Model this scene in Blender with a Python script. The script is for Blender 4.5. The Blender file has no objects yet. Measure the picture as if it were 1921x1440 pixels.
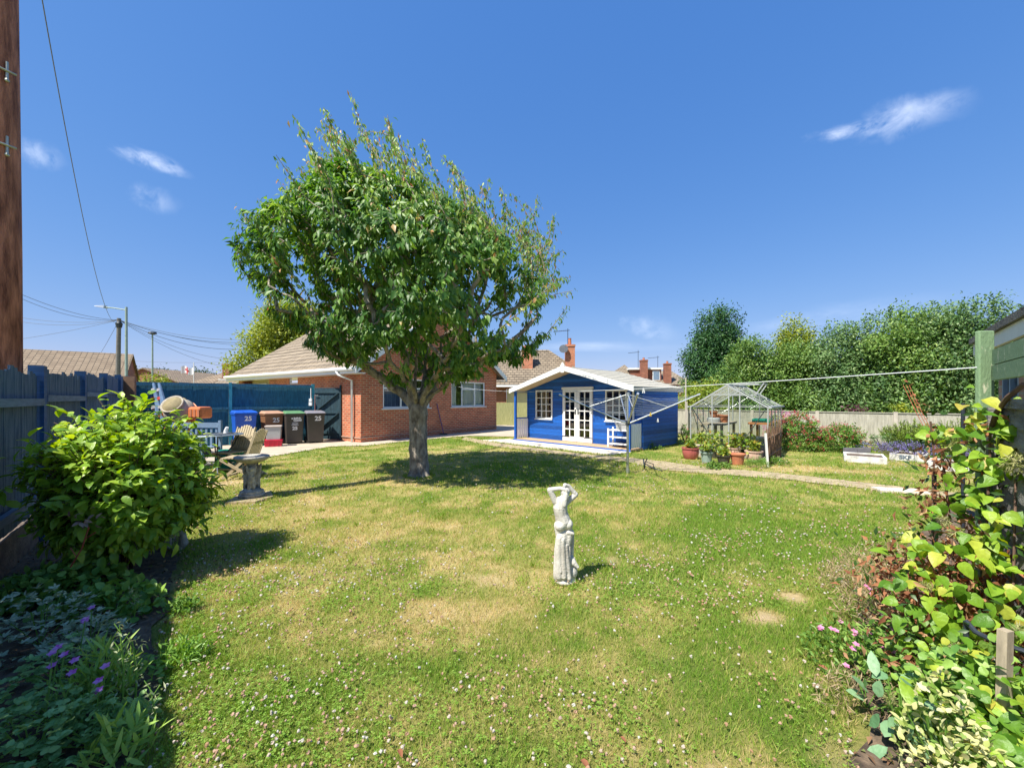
import bpy, math, random
import numpy as np
from mathutils import Vector, Matrix
random.seed(7)
rng = np.random.default_rng(11)
R = math.radians
C = bpy.context.scene.collection

# ---------------------------------------------------------------- camera, sky, sun, exposure
EYE = 1.45            # camera height
F = 760.0             # focal length in photo pixels
cam = bpy.data.cameras.new('camera'); co = bpy.data.objects.new('camera', cam); C.objects.link(co)
co.location = (0, 0, EYE); co.rotation_euler = (R(90), 0, 0)
cam.sensor_width = 36; cam.lens = 36*F/1921; cam.shift_y = 28/1921; cam.clip_start = .05; cam.clip_end = 3000
bpy.context.scene.camera = co
SUN_EL = 56.5
SD = Vector((.735, .678, 0)).normalized()      # horizontal direction the sunlight travels
w = bpy.data.worlds.new('World'); bpy.context.scene.world = w; w.use_nodes = True
nt = w.node_tree; N = nt.nodes; L = nt.links
bg = N['Background']; bg.inputs[1].default_value = .15
sky = N.new('ShaderNodeTexSky'); sky.sky_type = 'NISHITA'; sky.sun_disc = False
sky.sun_elevation = R(SUN_EL); sky.sun_rotation = math.atan2(-SD.x, -SD.y)
sky.air_density = 1.0; sky.dust_density = .35; sky.ozone_density = 3.2; sky.altitude = 0
hs = N.new('ShaderNodeHueSaturation'); hs.inputs['Saturation'].default_value = 1.25
L.new(sky.outputs[0], hs.inputs['Color'])
sp_ = N.new('ShaderNodeSeparateColor'); L.new(hs.outputs[0], sp_.inputs[0]); cb_ = N.new('ShaderNodeCombineColor')
for k_, (pw, ref, gain) in enumerate(((.70, .62, .60), (.54, 2.0, .49), (.34, 5.6, .43))):      # softer contrast between zenith and horizon
    d_ = N.new('ShaderNodeMath'); d_.operation = 'DIVIDE'; L.new(sp_.outputs[k_], d_.inputs[0]); d_.inputs[1].default_value = ref
    p_ = N.new('ShaderNodeMath'); p_.operation = 'POWER'; L.new(d_.outputs[0], p_.inputs[0]); p_.inputs[1].default_value = pw
    g_ = N.new('ShaderNodeMath'); g_.operation = 'MULTIPLY'; L.new(p_.outputs[0], g_.inputs[0]); g_.inputs[1].default_value = ref*gain; L.new(g_.outputs[0], cb_.inputs[k_])
col = cb_.outputs[0]
tc = N.new('ShaderNodeTexCoord')
def cloud(px, py, sx, sy, amt, tilt, seed, prev):
    """a thin wisp of cloud in the sky in a given direction"""
    d = Vector(((px-960)/F, 1, (748-py)/F)).normalized()
    u = d.cross(Vector((0, 0, 1))).normalized(); v = u.cross(d).normalized()
    u2 = (u*math.cos(R(tilt)) + v*math.sin(R(tilt))); v2 = (v*math.cos(R(tilt)) - u*math.sin(R(tilt)))
    def dot(a, k):
        n = N.new('ShaderNodeVectorMath'); n.operation = 'DOT_PRODUCT'; L.new(tc.outputs['Generated'], n.inputs[0]); n.inputs[1].default_value = a*k
        return n.outputs['Value']
    comb = N.new('ShaderNodeCombineXYZ'); L.new(dot(u2, 1/sx), comb.inputs[0]); L.new(dot(v2, 1/sy), comb.inputs[1])
    nz = N.new('ShaderNodeTexNoise'); nz.inputs['Scale'].default_value = 1.7; nz.inputs['Detail'].default_value = 10; nz.inputs['Roughness'].default_value = .62
    nz.inputs['Distortion'].default_value = .35
    sc_ = N.new('ShaderNodeVectorMath'); sc_.operation = 'MULTIPLY'; L.new(comb.outputs[0], sc_.inputs[0]); sc_.inputs[1].default_value = (1, .45, 1)
    ad = N.new('ShaderNodeVectorMath'); L.new(sc_.outputs[0], ad.inputs[0]); ad.inputs[1].default_value = (seed, seed*.7, 0); L.new(ad.outputs[0], nz.inputs['Vector'])
    dis = N.new('ShaderNodeVectorMath'); dis.operation = 'ADD'; L.new(comb.outputs[0], dis.inputs[0])
    sub = N.new('ShaderNodeVectorMath'); sub.operation = 'SUBTRACT'; L.new(nz.outputs['Color'], sub.inputs[0]); sub.inputs[1].default_value = (.5, .5, .5)
    L.new(sub.outputs[0], dis.inputs[1])
    ln = N.new('ShaderNodeVectorMath'); ln.operation = 'LENGTH'; L.new(dis.outputs[0], ln.inputs[0])
    mr = N.new('ShaderNodeMapRange'); mr.interpolation_type = 'SMOOTHSTEP'; mr.inputs['From Min'].default_value = 1.0; mr.inputs['From Max'].default_value = .1
    L.new(ln.outputs['Value'], mr.inputs['Value'])
    fr = N.new('ShaderNodeVectorMath'); fr.operation = 'DOT_PRODUCT'; L.new(tc.outputs['Generated'], fr.inputs[0]); fr.inputs[1].default_value = d
    gt = N.new('ShaderNodeMath'); gt.operation = 'GREATER_THAN'; L.new(fr.outputs['Value'], gt.inputs[0]); gt.inputs[1].default_value = 0
    m1 = N.new('ShaderNodeMath'); m1.operation = 'MULTIPLY'; L.new(mr.outputs[0], m1.inputs[0]); nr = N.new('ShaderNodeMapRange'); nr.inputs['From Min'].default_value = .34; nr.inputs['From Max'].default_value = .8; L.new(nz.outputs['Fac'], nr.inputs['Value']); L.new(nr.outputs[0], m1.inputs[1])
    m2 = N.new('ShaderNodeMath'); m2.operation = 'MULTIPLY'; L.new(m1.outputs[0], m2.inputs[0]); L.new(gt.outputs[0], m2.inputs[1])
    m3 = N.new('ShaderNodeMath'); m3.operation = 'MULTIPLY'; m3.use_clamp = True; L.new(m2.outputs[0], m3.inputs[0]); m3.inputs[1].default_value = amt*.6
    mx = N.new('ShaderNodeMix'); mx.data_type = 'RGBA'; L.new(m3.outputs[0], mx.inputs['Factor']); L.new(prev, mx.inputs['A'])
    mx.inputs['B'].default_value = (3.4, 3.7, 4.3, 1)
    return mx.outputs['Result']
for a in [(1605, 245, .075, .016, 1.2, -10, 3.1), (1690, 222, .09, .034, 1.1, -9, 5.6), (1740, 200, .06, .02, .6, -9, 15.6), (280, 300, .055, .018, 1.2, 0, 7.7), (320, 318, .035, .012, .8, 0, 17.7), (70, 290, .035, .025, .8, -5, 1.3),
          (292, 375, .042, .026, .6, -4, 9.9), (1220, 615, .08, .034, .6, -16, 4.2), (1120, 650, .24, .016, .5, -2, 12.2), (1580, 590, .2, .03, .35, 4, 22.2)]:
    col = cloud(*a, col)
L.new(col, bg.inputs[0])
sl = bpy.data.lights.new('sun', 'SUN'); so = bpy.data.objects.new('sun', sl); C.objects.link(so)
sl.energy = 3.6; sl.angle = R(.5); sl.color = (1, .95, .84)
ld = Vector((SD.x*math.cos(R(SUN_EL)), SD.y*math.cos(R(SUN_EL)), -math.sin(R(SUN_EL))))
so.rotation_euler = ld.to_track_quat('-Z', 'Y').to_euler(); so.location = (-8, -6, 14)
sc = bpy.context.scene
sc.view_settings.view_transform = 'Standard'; sc.view_settings.look = 'None'; sc.view_settings.gamma = 1; sc.view_settings.exposure = 1.25
sc.cycles.max_bounces = 7; sc.cycles.transparent_max_bounces = 16; sc.cycles.diffuse_bounces = 3; sc.cycles.glossy_bounces = 3
sc.cycles.use_adaptive_sampling = True; sc.cycles.use_denoising = True

# ---------------------------------------------------------------- measuring helpers
def at(px, py, Y): return Vector(((px-960)/F*Y, Y, EYE + (748-py)/F*Y))
def gp(px, py):
    Y = EYE*F/(py-748); return Vector(((px-960)/F*Y, Y, 0))
def fbm(x, y, seed=0, oct=4, f=1.0):
    """value noise, vectorised"""
    r = np.random.default_rng(seed); T = r.random((256, 256)); out = 0; amp = 1; tot = 0
    x = np.asarray(x, float); y = np.asarray(y, float)
    for o in range(oct):
        X = x*f + 37.3*o + 1000; Yv = y*f + 91.7*o + 1000
        xi = np.floor(X).astype(int); yi = np.floor(Yv).astype(int); u = X-xi; v = Yv-yi
        u = u*u*(3-2*u); v = v*v*(3-2*v)
        a = T[xi % 256, yi % 256]; b = T[(xi+1) % 256, yi % 256]; c = T[xi % 256, (yi+1) % 256]; d = T[(xi+1) % 256, (yi+1) % 256]
        out = out + amp*((a*(1-u)+b*u)*(1-v)+(c*(1-u)+d*u)*v); tot += amp; amp *= .5; f *= 2
    return out/tot

# ---------------------------------------------------------------- materials
def _new(name):
    m = bpy.data.materials.new(name); m.use_nodes = True; nt = m.node_tree
    return m, nt, nt.nodes, nt.links, nt.nodes['Principled BSDF']
def c4(c): return (c[0], c[1], c[2], 1)
def mul(c, k): return tuple(min(1, v*k) for v in c)
def mat(name, c, rough=.6, metal=0, var=.18, scale=6, bump=.15, bscale=40, c2=None, stretch=(1, 1, 1), spec=.5, thr=None):
    """painted / weathered surface: two noises vary the colour and the relief"""
    m, nt, N, L, p = _new(name)
    t = N.new('ShaderNodeTexCoord'); mp = N.new('ShaderNodeMapping'); mp.inputs['Scale'].default_value = stretch; L.new(t.outputs['Object'], mp.inputs[0])
    n = N.new('ShaderNodeTexNoise'); n.inputs['Scale'].default_value = scale; n.inputs['Detail'].default_value = 6; n.inputs['Roughness'].default_value = .65; L.new(mp.outputs[0], n.inputs['Vector'])
    r = N.new('ShaderNodeValToRGB'); L.new(n.outputs['Fac'], r.inputs[0])
    lo, hi = thr or (.3, .7)
    r.color_ramp.elements[0].position = lo; r.color_ramp.elements[1].position = hi
    r.color_ramp.elements[0].color = c4(mul(c, 1-var)); r.color_ramp.elements[1].color = c4(c2 if c2 else mul(c, 1+var))
    L.new(r.outputs[0], p.inputs['Base Color'])
    p.inputs['Roughness'].default_value = rough; p.inputs['Metallic'].default_value = metal; p.inputs['Specular IOR Level'].default_value = spec
    if bump:
        b = N.new('ShaderNodeBump'); n2 = N.new('ShaderNodeTexNoise'); n2.inputs['Scale'].default_value = bscale; n2.inputs['Detail'].default_value = 5
        L.new(mp.outputs[0], n2.inputs['Vector']); b.inputs['Strength'].default_value = bump; b.inputs['Distance'].default_value = .02
        L.new(n2.outputs['Fac'], b.inputs['Height']); L.new(b.outputs[0], p.inputs['Normal'])
    return m
def planks(name, c, pitch, axis='z', rough=.6, groove=.35, var=.25, c2=None, along='x', bump=.6):
    """boards: dark joints every pitch metres along axis, each board its own tone, grain along the board"""
    m, nt, N, L, p = _new(name)
    t = N.new('ShaderNodeTexCoord'); s = N.new('ShaderNodeSeparateXYZ'); L.new(t.outputs['Object'], s.inputs[0])
    ax = {'x': 0, 'y': 1, 'z': 2}
    if axis == 'xy':
        ad = N.new('ShaderNodeMath'); L.new(s.outputs[0], ad.inputs[0]); L.new(s.outputs[1], ad.inputs[1]); src = ad.outputs[0]
    else: src = s.outputs[ax[axis]]
    dv = N.new('ShaderNodeMath'); dv.operation = 'DIVIDE'; L.new(src, dv.inputs[0]); dv.inputs[1].default_value = pitch
    fl = N.new('ShaderNodeMath'); fl.operation = 'FLOOR'; L.new(dv.outputs[0], fl.inputs[0])
    fr = N.new('ShaderNodeMath'); fr.operation = 'FRACT'; L.new(dv.outputs[0], fr.inputs[0])
    wn = N.new('ShaderNodeTexWhiteNoise'); wn.noise_dimensions = '1D'; L.new(fl.outputs[0], wn.inputs['W'])
    mp = N.new('ShaderNodeMapping'); mp.inputs['Scale'].default_value = (3, 3, 3) if axis == 'z' else (9, 9, 1.2); L.new(t.outputs['Object'], mp.inputs[0])
    if axis == 'z': mp.inputs['Scale'].default_value = (1.5, 1.5, 14)
    n = N.new('ShaderNodeTexNoise'); n.inputs['Scale'].default_value = 4; n.inputs['Detail'].default_value = 6; L.new(mp.outputs[0], n.inputs['Vector'])
    a1 = N.new('ShaderNodeMath'); a1.operation = 'MULTIPLY_ADD'; L.new(wn.outputs['Value'], a1.inputs[0]); a1.inputs[1].default_value = .5
    h = N.new('ShaderNodeMath'); h.operation = 'MULTIPLY_ADD'; L.new(n.outputs['Fac'], h.inputs[0]); h.inputs[1].default_value = 1.0; h.inputs[2].default_value = -.25; L.new(h.outputs[0], a1.inputs[2])
    r = N.new('ShaderNodeValToRGB'); L.new(a1.outputs[0], r.inputs[0]); r.color_ramp.elements[0].position = .2; r.color_ramp.elements[1].position = .8
    r.color_ramp.elements[0].color = c4(mul(c, 1-var)); r.color_ramp.elements[1].color = c4(c2 if c2 else mul(c, 1+var))
    g = N.new('ShaderNodeMath'); g.operation = 'LESS_THAN'; L.new(fr.outputs[0], g.inputs[0]); g.inputs[1].default_value = .09
    mx = N.new('ShaderNodeMix'); mx.data_type = 'RGBA'; L.new(g.outputs[0], mx.inputs['Factor']); L.new(r.outputs[0], mx.inputs['A']); mx.inputs['B'].default_value = c4(mul(c, groove))
    L.new(mx.outputs['Result'], p.inputs['Base Color']); p.inputs['Roughness'].default_value = rough
    b = N.new('ShaderNodeBump'); b.inputs['Strength'].default_value = bump; b.inputs['Distance'].default_value = .02; L.new(fr.outputs[0], b.inputs['Height']); L.new(b.outputs[0], p.inputs['Normal'])
    return m
def brickmat(name, c1, c2, mortar, bw=.225, bh=.075, ms=.012, sum_xy=True, rough=.85):
    m, nt, N, L, p = _new(name)
    t = N.new('ShaderNodeTexCoord'); s = N.new('ShaderNodeSeparateXYZ'); L.new(t.outputs['Object'], s.inputs[0])
    ad = N.new('ShaderNodeMath'); L.new(s.outputs[0], ad.inputs[0]); L.new(s.outputs[1], ad.inputs[1])
    cb = N.new('ShaderNodeCombineXYZ'); L.new(ad.outputs[0], cb.inputs[0]); L.new(s.outputs[2], cb.inputs[1])
    bt = N.new('ShaderNodeTexBrick'); L.new(cb.outputs[0], bt.inputs['Vector']); bt.inputs['Scale'].default_value = 1
    bt.inputs['Brick Width'].default_value = bw; bt.inputs['Row Height'].default_value = bh; bt.inputs['Mortar Size'].default_value = ms; bt.inputs['Bias'].default_value = -.1
    bt.inputs['Color1'].default_value = c4(c1); bt.inputs['Color2'].default_value = c4(c2); bt.inputs['Mortar'].default_value = c4(mortar)
    n = N.new('ShaderNodeTexNoise'); n.inputs['Scale'].default_value = 2.2; n.inputs['Detail'].default_value = 8; L.new(t.outputs['Object'], n.inputs['Vector'])
    hs = N.new('ShaderNodeHueSaturation'); mr = N.new('ShaderNodeMapRange'); mr.inputs['To Min'].default_value = .6; mr.inputs['To Max'].default_value = 1.4
    L.new(n.outputs['Fac'], mr.inputs['Value']); L.new(mr.outputs[0], hs.inputs['Value']); L.new(bt.outputs['Color'], hs.inputs['Color'])
    L.new(hs.outputs[0], p.inputs['Base Color']); p.inputs['Roughness'].default_value = rough
    b = N.new('ShaderNodeBump'); b.invert = True; b.inputs['Strength'].default_value = .5; b.inputs['Distance'].default_value = .01; L.new(bt.outputs['Fac'], b.inputs['Height']); L.new(b.outputs[0], p.inputs['Normal'])
    return m
def tilemat(name, c1, c2, axis=0, tw=.33, th=.17, gap=.012):
    """roof tiles: courses follow the height, joints run along the ridge axis"""
    m, nt, N, L, p = _new(name)
    t = N.new('ShaderNodeTexCoord'); s = N.new('ShaderNodeSeparateXYZ'); L.new(t.outputs['Object'], s.inputs[0])
    cb = N.new('ShaderNodeCombineXYZ')
    if axis == 2:
        ad = N.new('ShaderNodeMath'); L.new(s.outputs[0], ad.inputs[0]); L.new(s.outputs[1], ad.inputs[1]); L.new(ad.outputs[0], cb.inputs[0])
    else: L.new(s.outputs[axis], cb.inputs[0])
    L.new(s.outputs[2], cb.inputs[1])
    bt = N.new('ShaderNodeTexBrick'); L.new(cb.outputs[0], bt.inputs['Vector']); bt.inputs['Scale'].default_value = 1
    bt.inputs['Brick Width'].default_value = tw; bt.inputs['Row Height'].default_value = th; bt.inputs['Mortar Size'].default_value = gap; bt.inputs['Mortar Smooth'].default_value = .3
    bt.offset = .0 if 'tan' in name else .5
    bt.inputs['Color1'].default_value = c4(c1); bt.inputs['Color2'].default_value = c4(c2); bt.inputs['Mortar'].default_value = c4(mul(c1, .4))
    n = N.new('ShaderNodeTexNoise'); n.inputs['Scale'].default_value = 1.6; n.inputs['Detail'].default_value = 8; L.new(t.outputs['Object'], n.inputs['Vector'])
    hs = N.new('ShaderNodeHueSaturation'); mr = N.new('ShaderNodeMapRange'); mr.inputs['To Min'].default_value = .65; mr.inputs['To Max'].default_value = 1.35
    L.new(n.outputs['Fac'], mr.inputs['Value']); L.new(mr.outputs[0], hs.inputs['Value']); L.new(bt.outputs['Color'], hs.inputs['Color'])
    L.new(hs.outputs[0], p.inputs['Base Color']); p.inputs['Roughness'].default_value = .9
    b = N.new('ShaderNodeBump'); b.invert = True; b.inputs['Strength'].default_value = .8; b.inputs['Distance'].default_value = .03; L.new(bt.outputs['Fac'], b.inputs['Height']); L.new(b.outputs[0], p.inputs['Normal'])
    return m
def leafmat(name, stops, trans=.35, rough=.42, spec=.5, attr='rnd', mott=0):
    """leaf: colour from the per-leaf random number, light also passes through"""
    m, nt, N, L, p = _new(name)
    a = N.new('ShaderNodeAttribute'); a.attribute_name = attr
    r = N.new('ShaderNodeValToRGB'); L.new(a.outputs['Fac'], r.inputs[0])
    e = r.color_ramp.elements
    while len(e) < len(stops): e.new(.5)
    for i, (pos, c) in enumerate(stops): e[i].position = pos; e[i].color = c4(c)
    out = r.outputs[0]
    if mott:      # veins and blotches
        tcm = N.new('ShaderNodeTexCoord'); nm = N.new('ShaderNodeTexNoise'); nm.inputs['Scale'].default_value = 45; nm.inputs['Detail'].default_value = 4; L.new(tcm.outputs['Object'], nm.inputs['Vector'])
        mm = N.new('ShaderNodeMapRange'); mm.inputs['To Min'].default_value = 1-mott; mm.inputs['To Max'].default_value = 1+mott; L.new(nm.outputs['Fac'], mm.inputs['Value'])
        hm = N.new('ShaderNodeHueSaturation'); L.new(mm.outputs[0], hm.inputs['Value']); L.new(r.outputs[0], hm.inputs['Color']); out = hm.outputs[0]
        bm2 = N.new('ShaderNodeBump'); bm2.inputs['Strength'].default_value = .5; bm2.inputs['Distance'].default_value = .01; L.new(nm.outputs['Fac'], bm2.inputs['Height']); L.new(bm2.outputs[0], p.inputs['Normal'])
    L.new(out, p.inputs['Base Color']); p.inputs['Roughness'].default_value = rough; p.inputs['Specular IOR Level'].default_value = spec
    tr = N.new('ShaderNodeBsdfTranslucent'); hs = N.new('ShaderNodeHueSaturation'); hs.inputs['Value'].default_value = 1.25; hs.inputs['Saturation'].default_value = 1.15; hs.inputs['Hue'].default_value = .485
    L.new(r.outputs[0], hs.inputs['Color']); L.new(hs.outputs[0], tr.inputs[0])
    ms = N.new('ShaderNodeMixShader'); ms.inputs[0].default_value = trans; L.new(p.outputs[0], ms.inputs[1]); L.new(tr.outputs[0], ms.inputs[2])
    L.new(ms.outputs[0], N['Material Output'].inputs[0])
    return m
def glassmat(name, tint=(.9, .95, .95), trans=.75, rough=.02):
    m, nt, N, L, p = _new(name)
    p.inputs['Base Color'].default_value = c4(tint); p.inputs['Roughness'].default_value = rough; p.inputs['Metallic'].default_value = 0
    gl = N.new('ShaderNodeBsdfGlossy'); gl.inputs['Roughness'].default_value = rough; gl.inputs['Color'].default_value = (1, 1, 1, 1)
    tp = N.new('ShaderNodeBsdfTransparent'); tp.inputs[0].default_value = c4(tint)
    fr = N.new('ShaderNodeFresnel'); fr.inputs[0].default_value = 1.5
    ad = N.new('ShaderNodeMath'); ad.operation = 'ADD'; ad.use_clamp = True; L.new(fr.outputs[0], ad.inputs[0]); ad.inputs[1].default_value = 1-trans-.2 if trans < .8 else .0
    ms = N.new('ShaderNodeMixShader'); L.new(ad.outputs[0], ms.inputs[0]); L.new(tp.outputs[0], ms.inputs[1]); L.new(gl.outputs[0], ms.inputs[2])
    L.new(ms.outputs[0], N['Material Output'].inputs[0])
    return m

M = {}
M['white'] = mat('white_paint', (.78, .78, .76), .45, var=.05, bump=.05)
M['upvc'] = mat('white_plastic', (.8, .81, .82), .3, var=.03, bump=0)
M['brick'] = brickmat('red_brick', (.56, .13, .06), (.33, .065, .035), (.48, .33, .20))
M['brickfar'] = brickmat('red_brick_far', (.32, .09, .055), (.22, .06, .04), (.26, .15, .1))
M['plinth'] = mat('plinth_render', (.42, .30, .22), .9)
M['tile_y'] = tilemat('brown_roof_tiles', (.30, .24, .17), (.24, .19, .135), axis=1, tw=.33, th=.19, gap=.02)
M['tile_x'] = tilemat('brown_roof_tiles_far', (.28, .225, .16), (.22, .175, .125), axis=0, tw=.33, th=.19, gap=.022)
M['tile_tan'] = tilemat('tan_roof_tiles', (.29, .22, .15), (.23, .17, .115), axis=0, tw=.3, th=.155, gap=.022)
M['tile_tany'] = tilemat('tan_roof_tiles_side', (.29, .22, .15), (.23, .17, .115), axis=2, tw=.3, th=.155, gap=.022)
M['teal'] = mat('teal_stain', (.008, .10, .185), .75, var=.4, scale=5, bump=.4, bscale=60, stretch=(6, 6, .8), c2=(.02, .17, .28))
M['teal_post'] = mat('teal_post_paint', (.03, .26, .36), .6, var=.25, stretch=(4, 4, 1))
M['navy'] = mat('weathered_blue_stain', (.03, .12, .27), .8, var=.5, scale=4, bump=.4, stretch=(8, 8, .8), c2=(.14, .21, .31), thr=(.35, .75))
M['navy_post'] = mat('blue_post_stain', (.015, .075, .21), .7, var=.3, stretch=(1, 1, 5))
M['rail'] = mat('greyed_rail', (.13, .18, .27), .85, var=.3, stretch=(1, 1, 6))
M['gate'] = mat('dark_teal_gate', (.02, .055, .075), .7, var=.4, stretch=(6, 6, .8))
M['blue'] = planks('summerhouse_blue', (.004, .095, .42), .105, 'z', rough=.62, groove=.4, var=.34, bump=.55)
M['bluep'] = mat('blue_paint', (.004, .095, .42), .6, var=.15)
M['felt'] = mat('roof_felt', (.46, .43, .35), .9, var=.15, scale=9, bump=.5, bscale=120)
M['soffit'] = mat('bare_ply', (.5, .40, .27), .8, var=.12)
M['deck'] = planks('deck_boards', (.48, .33, .19), .12, 'y', rough=.8, var=.15, groove=.4, bump=.4)
M['concrete'] = mat('concrete', (.47, .39, .29), .92, var=.2, scale=2.2, bump=.5, bscale=60, c2=(.56, .48, .37))
M['concrete_light'] = mat('pale_concrete', (.62, .56, .47), .92, var=.12, scale=2.5, bump=.4, bscale=60)
M['dirt'] = mat('trodden_path', (.36, .28, .16), .95, var=.4, scale=7, bump=.8, bscale=35, c2=(.52, .42, .26))
M['soil'] = mat('dark_soil', (.08, .055, .04), .95, var=.6, scale=14, bump=1, bscale=30, c2=(.2, .14, .09))
M['alu'] = mat('aluminium', (.58, .6, .6), .35, .85, var=.08, bump=.05)
M['alu_w'] = mat('dull_aluminium', (.44, .46, .45), .5, .4, var=.12, bump=.1)
M['steel'] = mat('galvanised_steel', (.42, .43, .38), .45, .7, var=.15)
M['glass'] = glassmat('greenhouse_glass', (.92, .96, .93), .70)
M['winglass'] = glassmat('window_glass', (.85, .88, .88), .72)
M['shedglass'] = glassmat('shed_glass', (.8, .8, .8), .74)
M['dark'] = mat('dark_interior', (.035, .03, .028), .9, var=.2)
M['brownin'] = mat('brown_interior', (.13, .07, .045), .9, var=.2)
M['curtain'] = mat('net_curtain', (.85, .85, .8), .9, var=.2, scale=3, stretch=(12, 12, .3))
M['blindblue'] = planks('slatted_blind', (.14, .2, .3), .09, 'xy', groove=.05, var=.3)
M['pole'] = mat('creosoted_pole', (.27, .07, .04), .8, var=.55, scale=3, bump=.8, bscale=30, stretch=(5, 5, .7), c2=(.64, .25, .15), thr=(.35, .7))
M['polefar'] = mat('grey_pole', (.16, .15, .14), .8, var=.3)
M['lampgreen'] = mat('lamp_post_green', (.28, .36, .33), .6, var=.15)
M['wire'] = mat('wire', (.12, .13, .15), .7, var=.05, bump=0)
M['airerline'] = mat('grey_blue_cord', (.30, .36, .42), .6, var=.1, bump=0)
M['line'] = mat('white_cord', (.72, .74, .76), .5, var=.05, bump=0)
M['bark'] = mat('grey_bark', (.27, .21, .165), .92, var=.55, scale=5, bump=1.0, bscale=14, stretch=(2.5, 2.5, 1.2), c2=(.45, .39, .32), thr=(.35, .7))
M['barkdk'] = mat('brown_bark', (.10, .07, .045), .9, var=.4)
M['stone'] = mat('weathered_stone', (.40, .37, .32), .92, var=.45, scale=9, bump=.7, bscale=60, c2=(.55, .52, .46), thr=(.33, .7))
M['stonelt'] = mat('pale_statue_stone', (.54, .50, .43), .9, var=.28, scale=5, bump=.35, bscale=90, c2=(.72, .69, .62), thr=(.36, .66))
M['stonedk'] = mat('grey_stone', (.36, .34, .29), .92, var=.5, scale=14, bump=.8, bscale=50, c2=(.58, .55, .47), thr=(.35, .7))
M['terra'] = mat('terracotta', (.47, .17, .085), .8, var=.25, scale=5)
M['terrapale'] = mat('bleached_terracotta', (.55, .33, .24), .8, var=.2, scale=5, c2=(.66, .5, .4))
M['glaze_red'] = mat('red_glazed_pot', (.38, .10, .09), .35, var=.2)
M['greypot'] = mat('grey_green_pot', (.28, .36, .31), .6, var=.15)
M['whitepot'] = mat('off_white_pot', (.55, .47, .42), .6, var=.15)
M['blackpot'] = mat('black_plastic_pot', (.06, .055, .045), .5, var=.2)
M['bin_blue'] = mat('blue_bin_plastic', (.015, .10, .52), .4, var=.08, bump=.05)
M['bin_brown'] = mat('brown_bin_plastic', (.24, .115, .055), .5, var=.12, bump=.05)
M['bin_brownlid'] = mat('faded_brown_lid', (.48, .28, .18), .5, var=.1, bump=.05)
M['bin_dark'] = mat('dark_bin_plastic', (.055, .048, .042), .45, var=.15, bump=.05)
M['bin_greenlid'] = mat('green_bin_lid', (.12, .26, .12), .4, var=.1, bump=.05)
M['bin_greylid'] = mat('grey_bin_lid', (.22, .21, .24), .4, var=.1, bump=.05)
M['black'] = mat('black_rubber', (.02, .02, .02), .6, var=.1)
M['redbox'] = mat('red_crate_plastic', (.62, .012, .05), .4, var=.08, bump=.05)
M['greybox'] = mat('grey_box_plastic', (.42, .43, .43), .45, var=.06, bump=.05)
M['orange'] = mat('orange_mixer_paint', (.62, .17, .05), .5, var=.25, scale=8)
M['mixrim'] = mat('cement_crusted_steel', (.42, .37, .29), .85, var=.3, scale=14)
M['mixin'] = mat('mixer_inside', (.23, .19, .10), .85, var=.3)
M['bench'] = mat('blue_grey_paint', (.17, .25, .36), .6, var=.15)
M['ironblk'] = mat('dark_iron', (.035, .045, .06), .5, .3, var=.3)
M['tabletop'] = mat('grey_table_metal', (.22, .27, .32), .45, .4, var=.2)
M['teak'] = mat('weathered_teak', (.44, .36, .23), .8, var=.22, scale=7, stretch=(1, 1, 5))
M['greenplastic'] = mat('green_hose_plastic', (.02, .28, .19), .35, var=.15, bump=0)
M['orangewood'] = mat('orange_wood', (.42, .17, .06), .7, var=.2)
M['staging'] = mat('grey_staging_wood', (.42, .34, .25), .85, var=.25, stretch=(1, 6, 1))
M['palefence'] = mat('weathered_pale_fence', (.36, .34, .27), .9, var=.3, scale=4, bump=.4, stretch=(9, 9, .7), c2=(.52, .49, .41))
M['gravel'] = mat('brown_gravel_board', (.13, .095, .075), .95, var=.4, scale=7, bump=.6, c2=(.22, .17, .13))
M['concretepost'] = mat('concrete_post', (.48, .43, .36), .9, var=.15)
M['greenfence'] = mat('greenish_fence_wood', (.25, .27, .10), .85, var=.3, stretch=(9, 9, .7), c2=(.36, .35, .16))
M['greenpost'] = mat('flaking_green_paint', (.24, .37, .20), .8, var=.15, scale=13, bump=.25, bscale=50, stretch=(2, 2, .8), c2=(.58, .60, .42), thr=(.60, .68))
M['greywood'] = mat('silvered_wood', (.20, .19, .185), .9, var=.4, scale=5, bump=.8, bscale=30, stretch=(1, 1, 7), c2=(.33, .31, .29))
M['stake'] = mat('stake_wood', (.36, .30, .21), .85, var=.3, stretch=(7, 7, 1))
M['sleeper'] = mat('whitewashed_sleeper', (.50, .47, .42), .85, var=.35, scale=6, bump=.5, c2=(.72, .70, .66), thr=(.32, .6))
M['sign_yellow'] = mat('yellow_sign', (.75, .5, .03), .5, var=.05)
M['red'] = mat('red_cloth', (.5, .03, .03), .8, var=.1)
M['flag'] = mat('white_flag_cloth', (.75, .74, .74), .8, var=.05)
M['purple'] = mat('purple_handle', (.10, .05, .2), .5, var=.1)
M['fadedwhite'] = mat('faded_white_cloth', (.36, .34, .36), .9, var=.2)
M['stripe'] = mat('faded_striped_cloth', (.10, .17, .28), .9, var=.3)
M['letter'] = mat('white_letter_paint', (.8, .8, .8), .6, var=.1, bump=0)
M['letterdk'] = mat('blue_grey_letter_paint', (.14, .17, .21), .8, var=.3, scale=20, bump=0)
M['twig'] = mat('brown_twigs', (.22, .13, .08), .9, var=.35)
M['cane'] = mat('pale_cane', (.66, .6, .5), .8, var=.15)
M['garagefelt'] = mat('mossy_felt', (.13, .125, .115), .95, var=.4, scale=8, bump=.7)
M['stemred'] = mat('red_stem', (.32, .07, .04), .7, var=.3)
M['reddish'] = mat('brown_leaf_litter', (.3, .10, .04), .85, var=.3)

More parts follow.
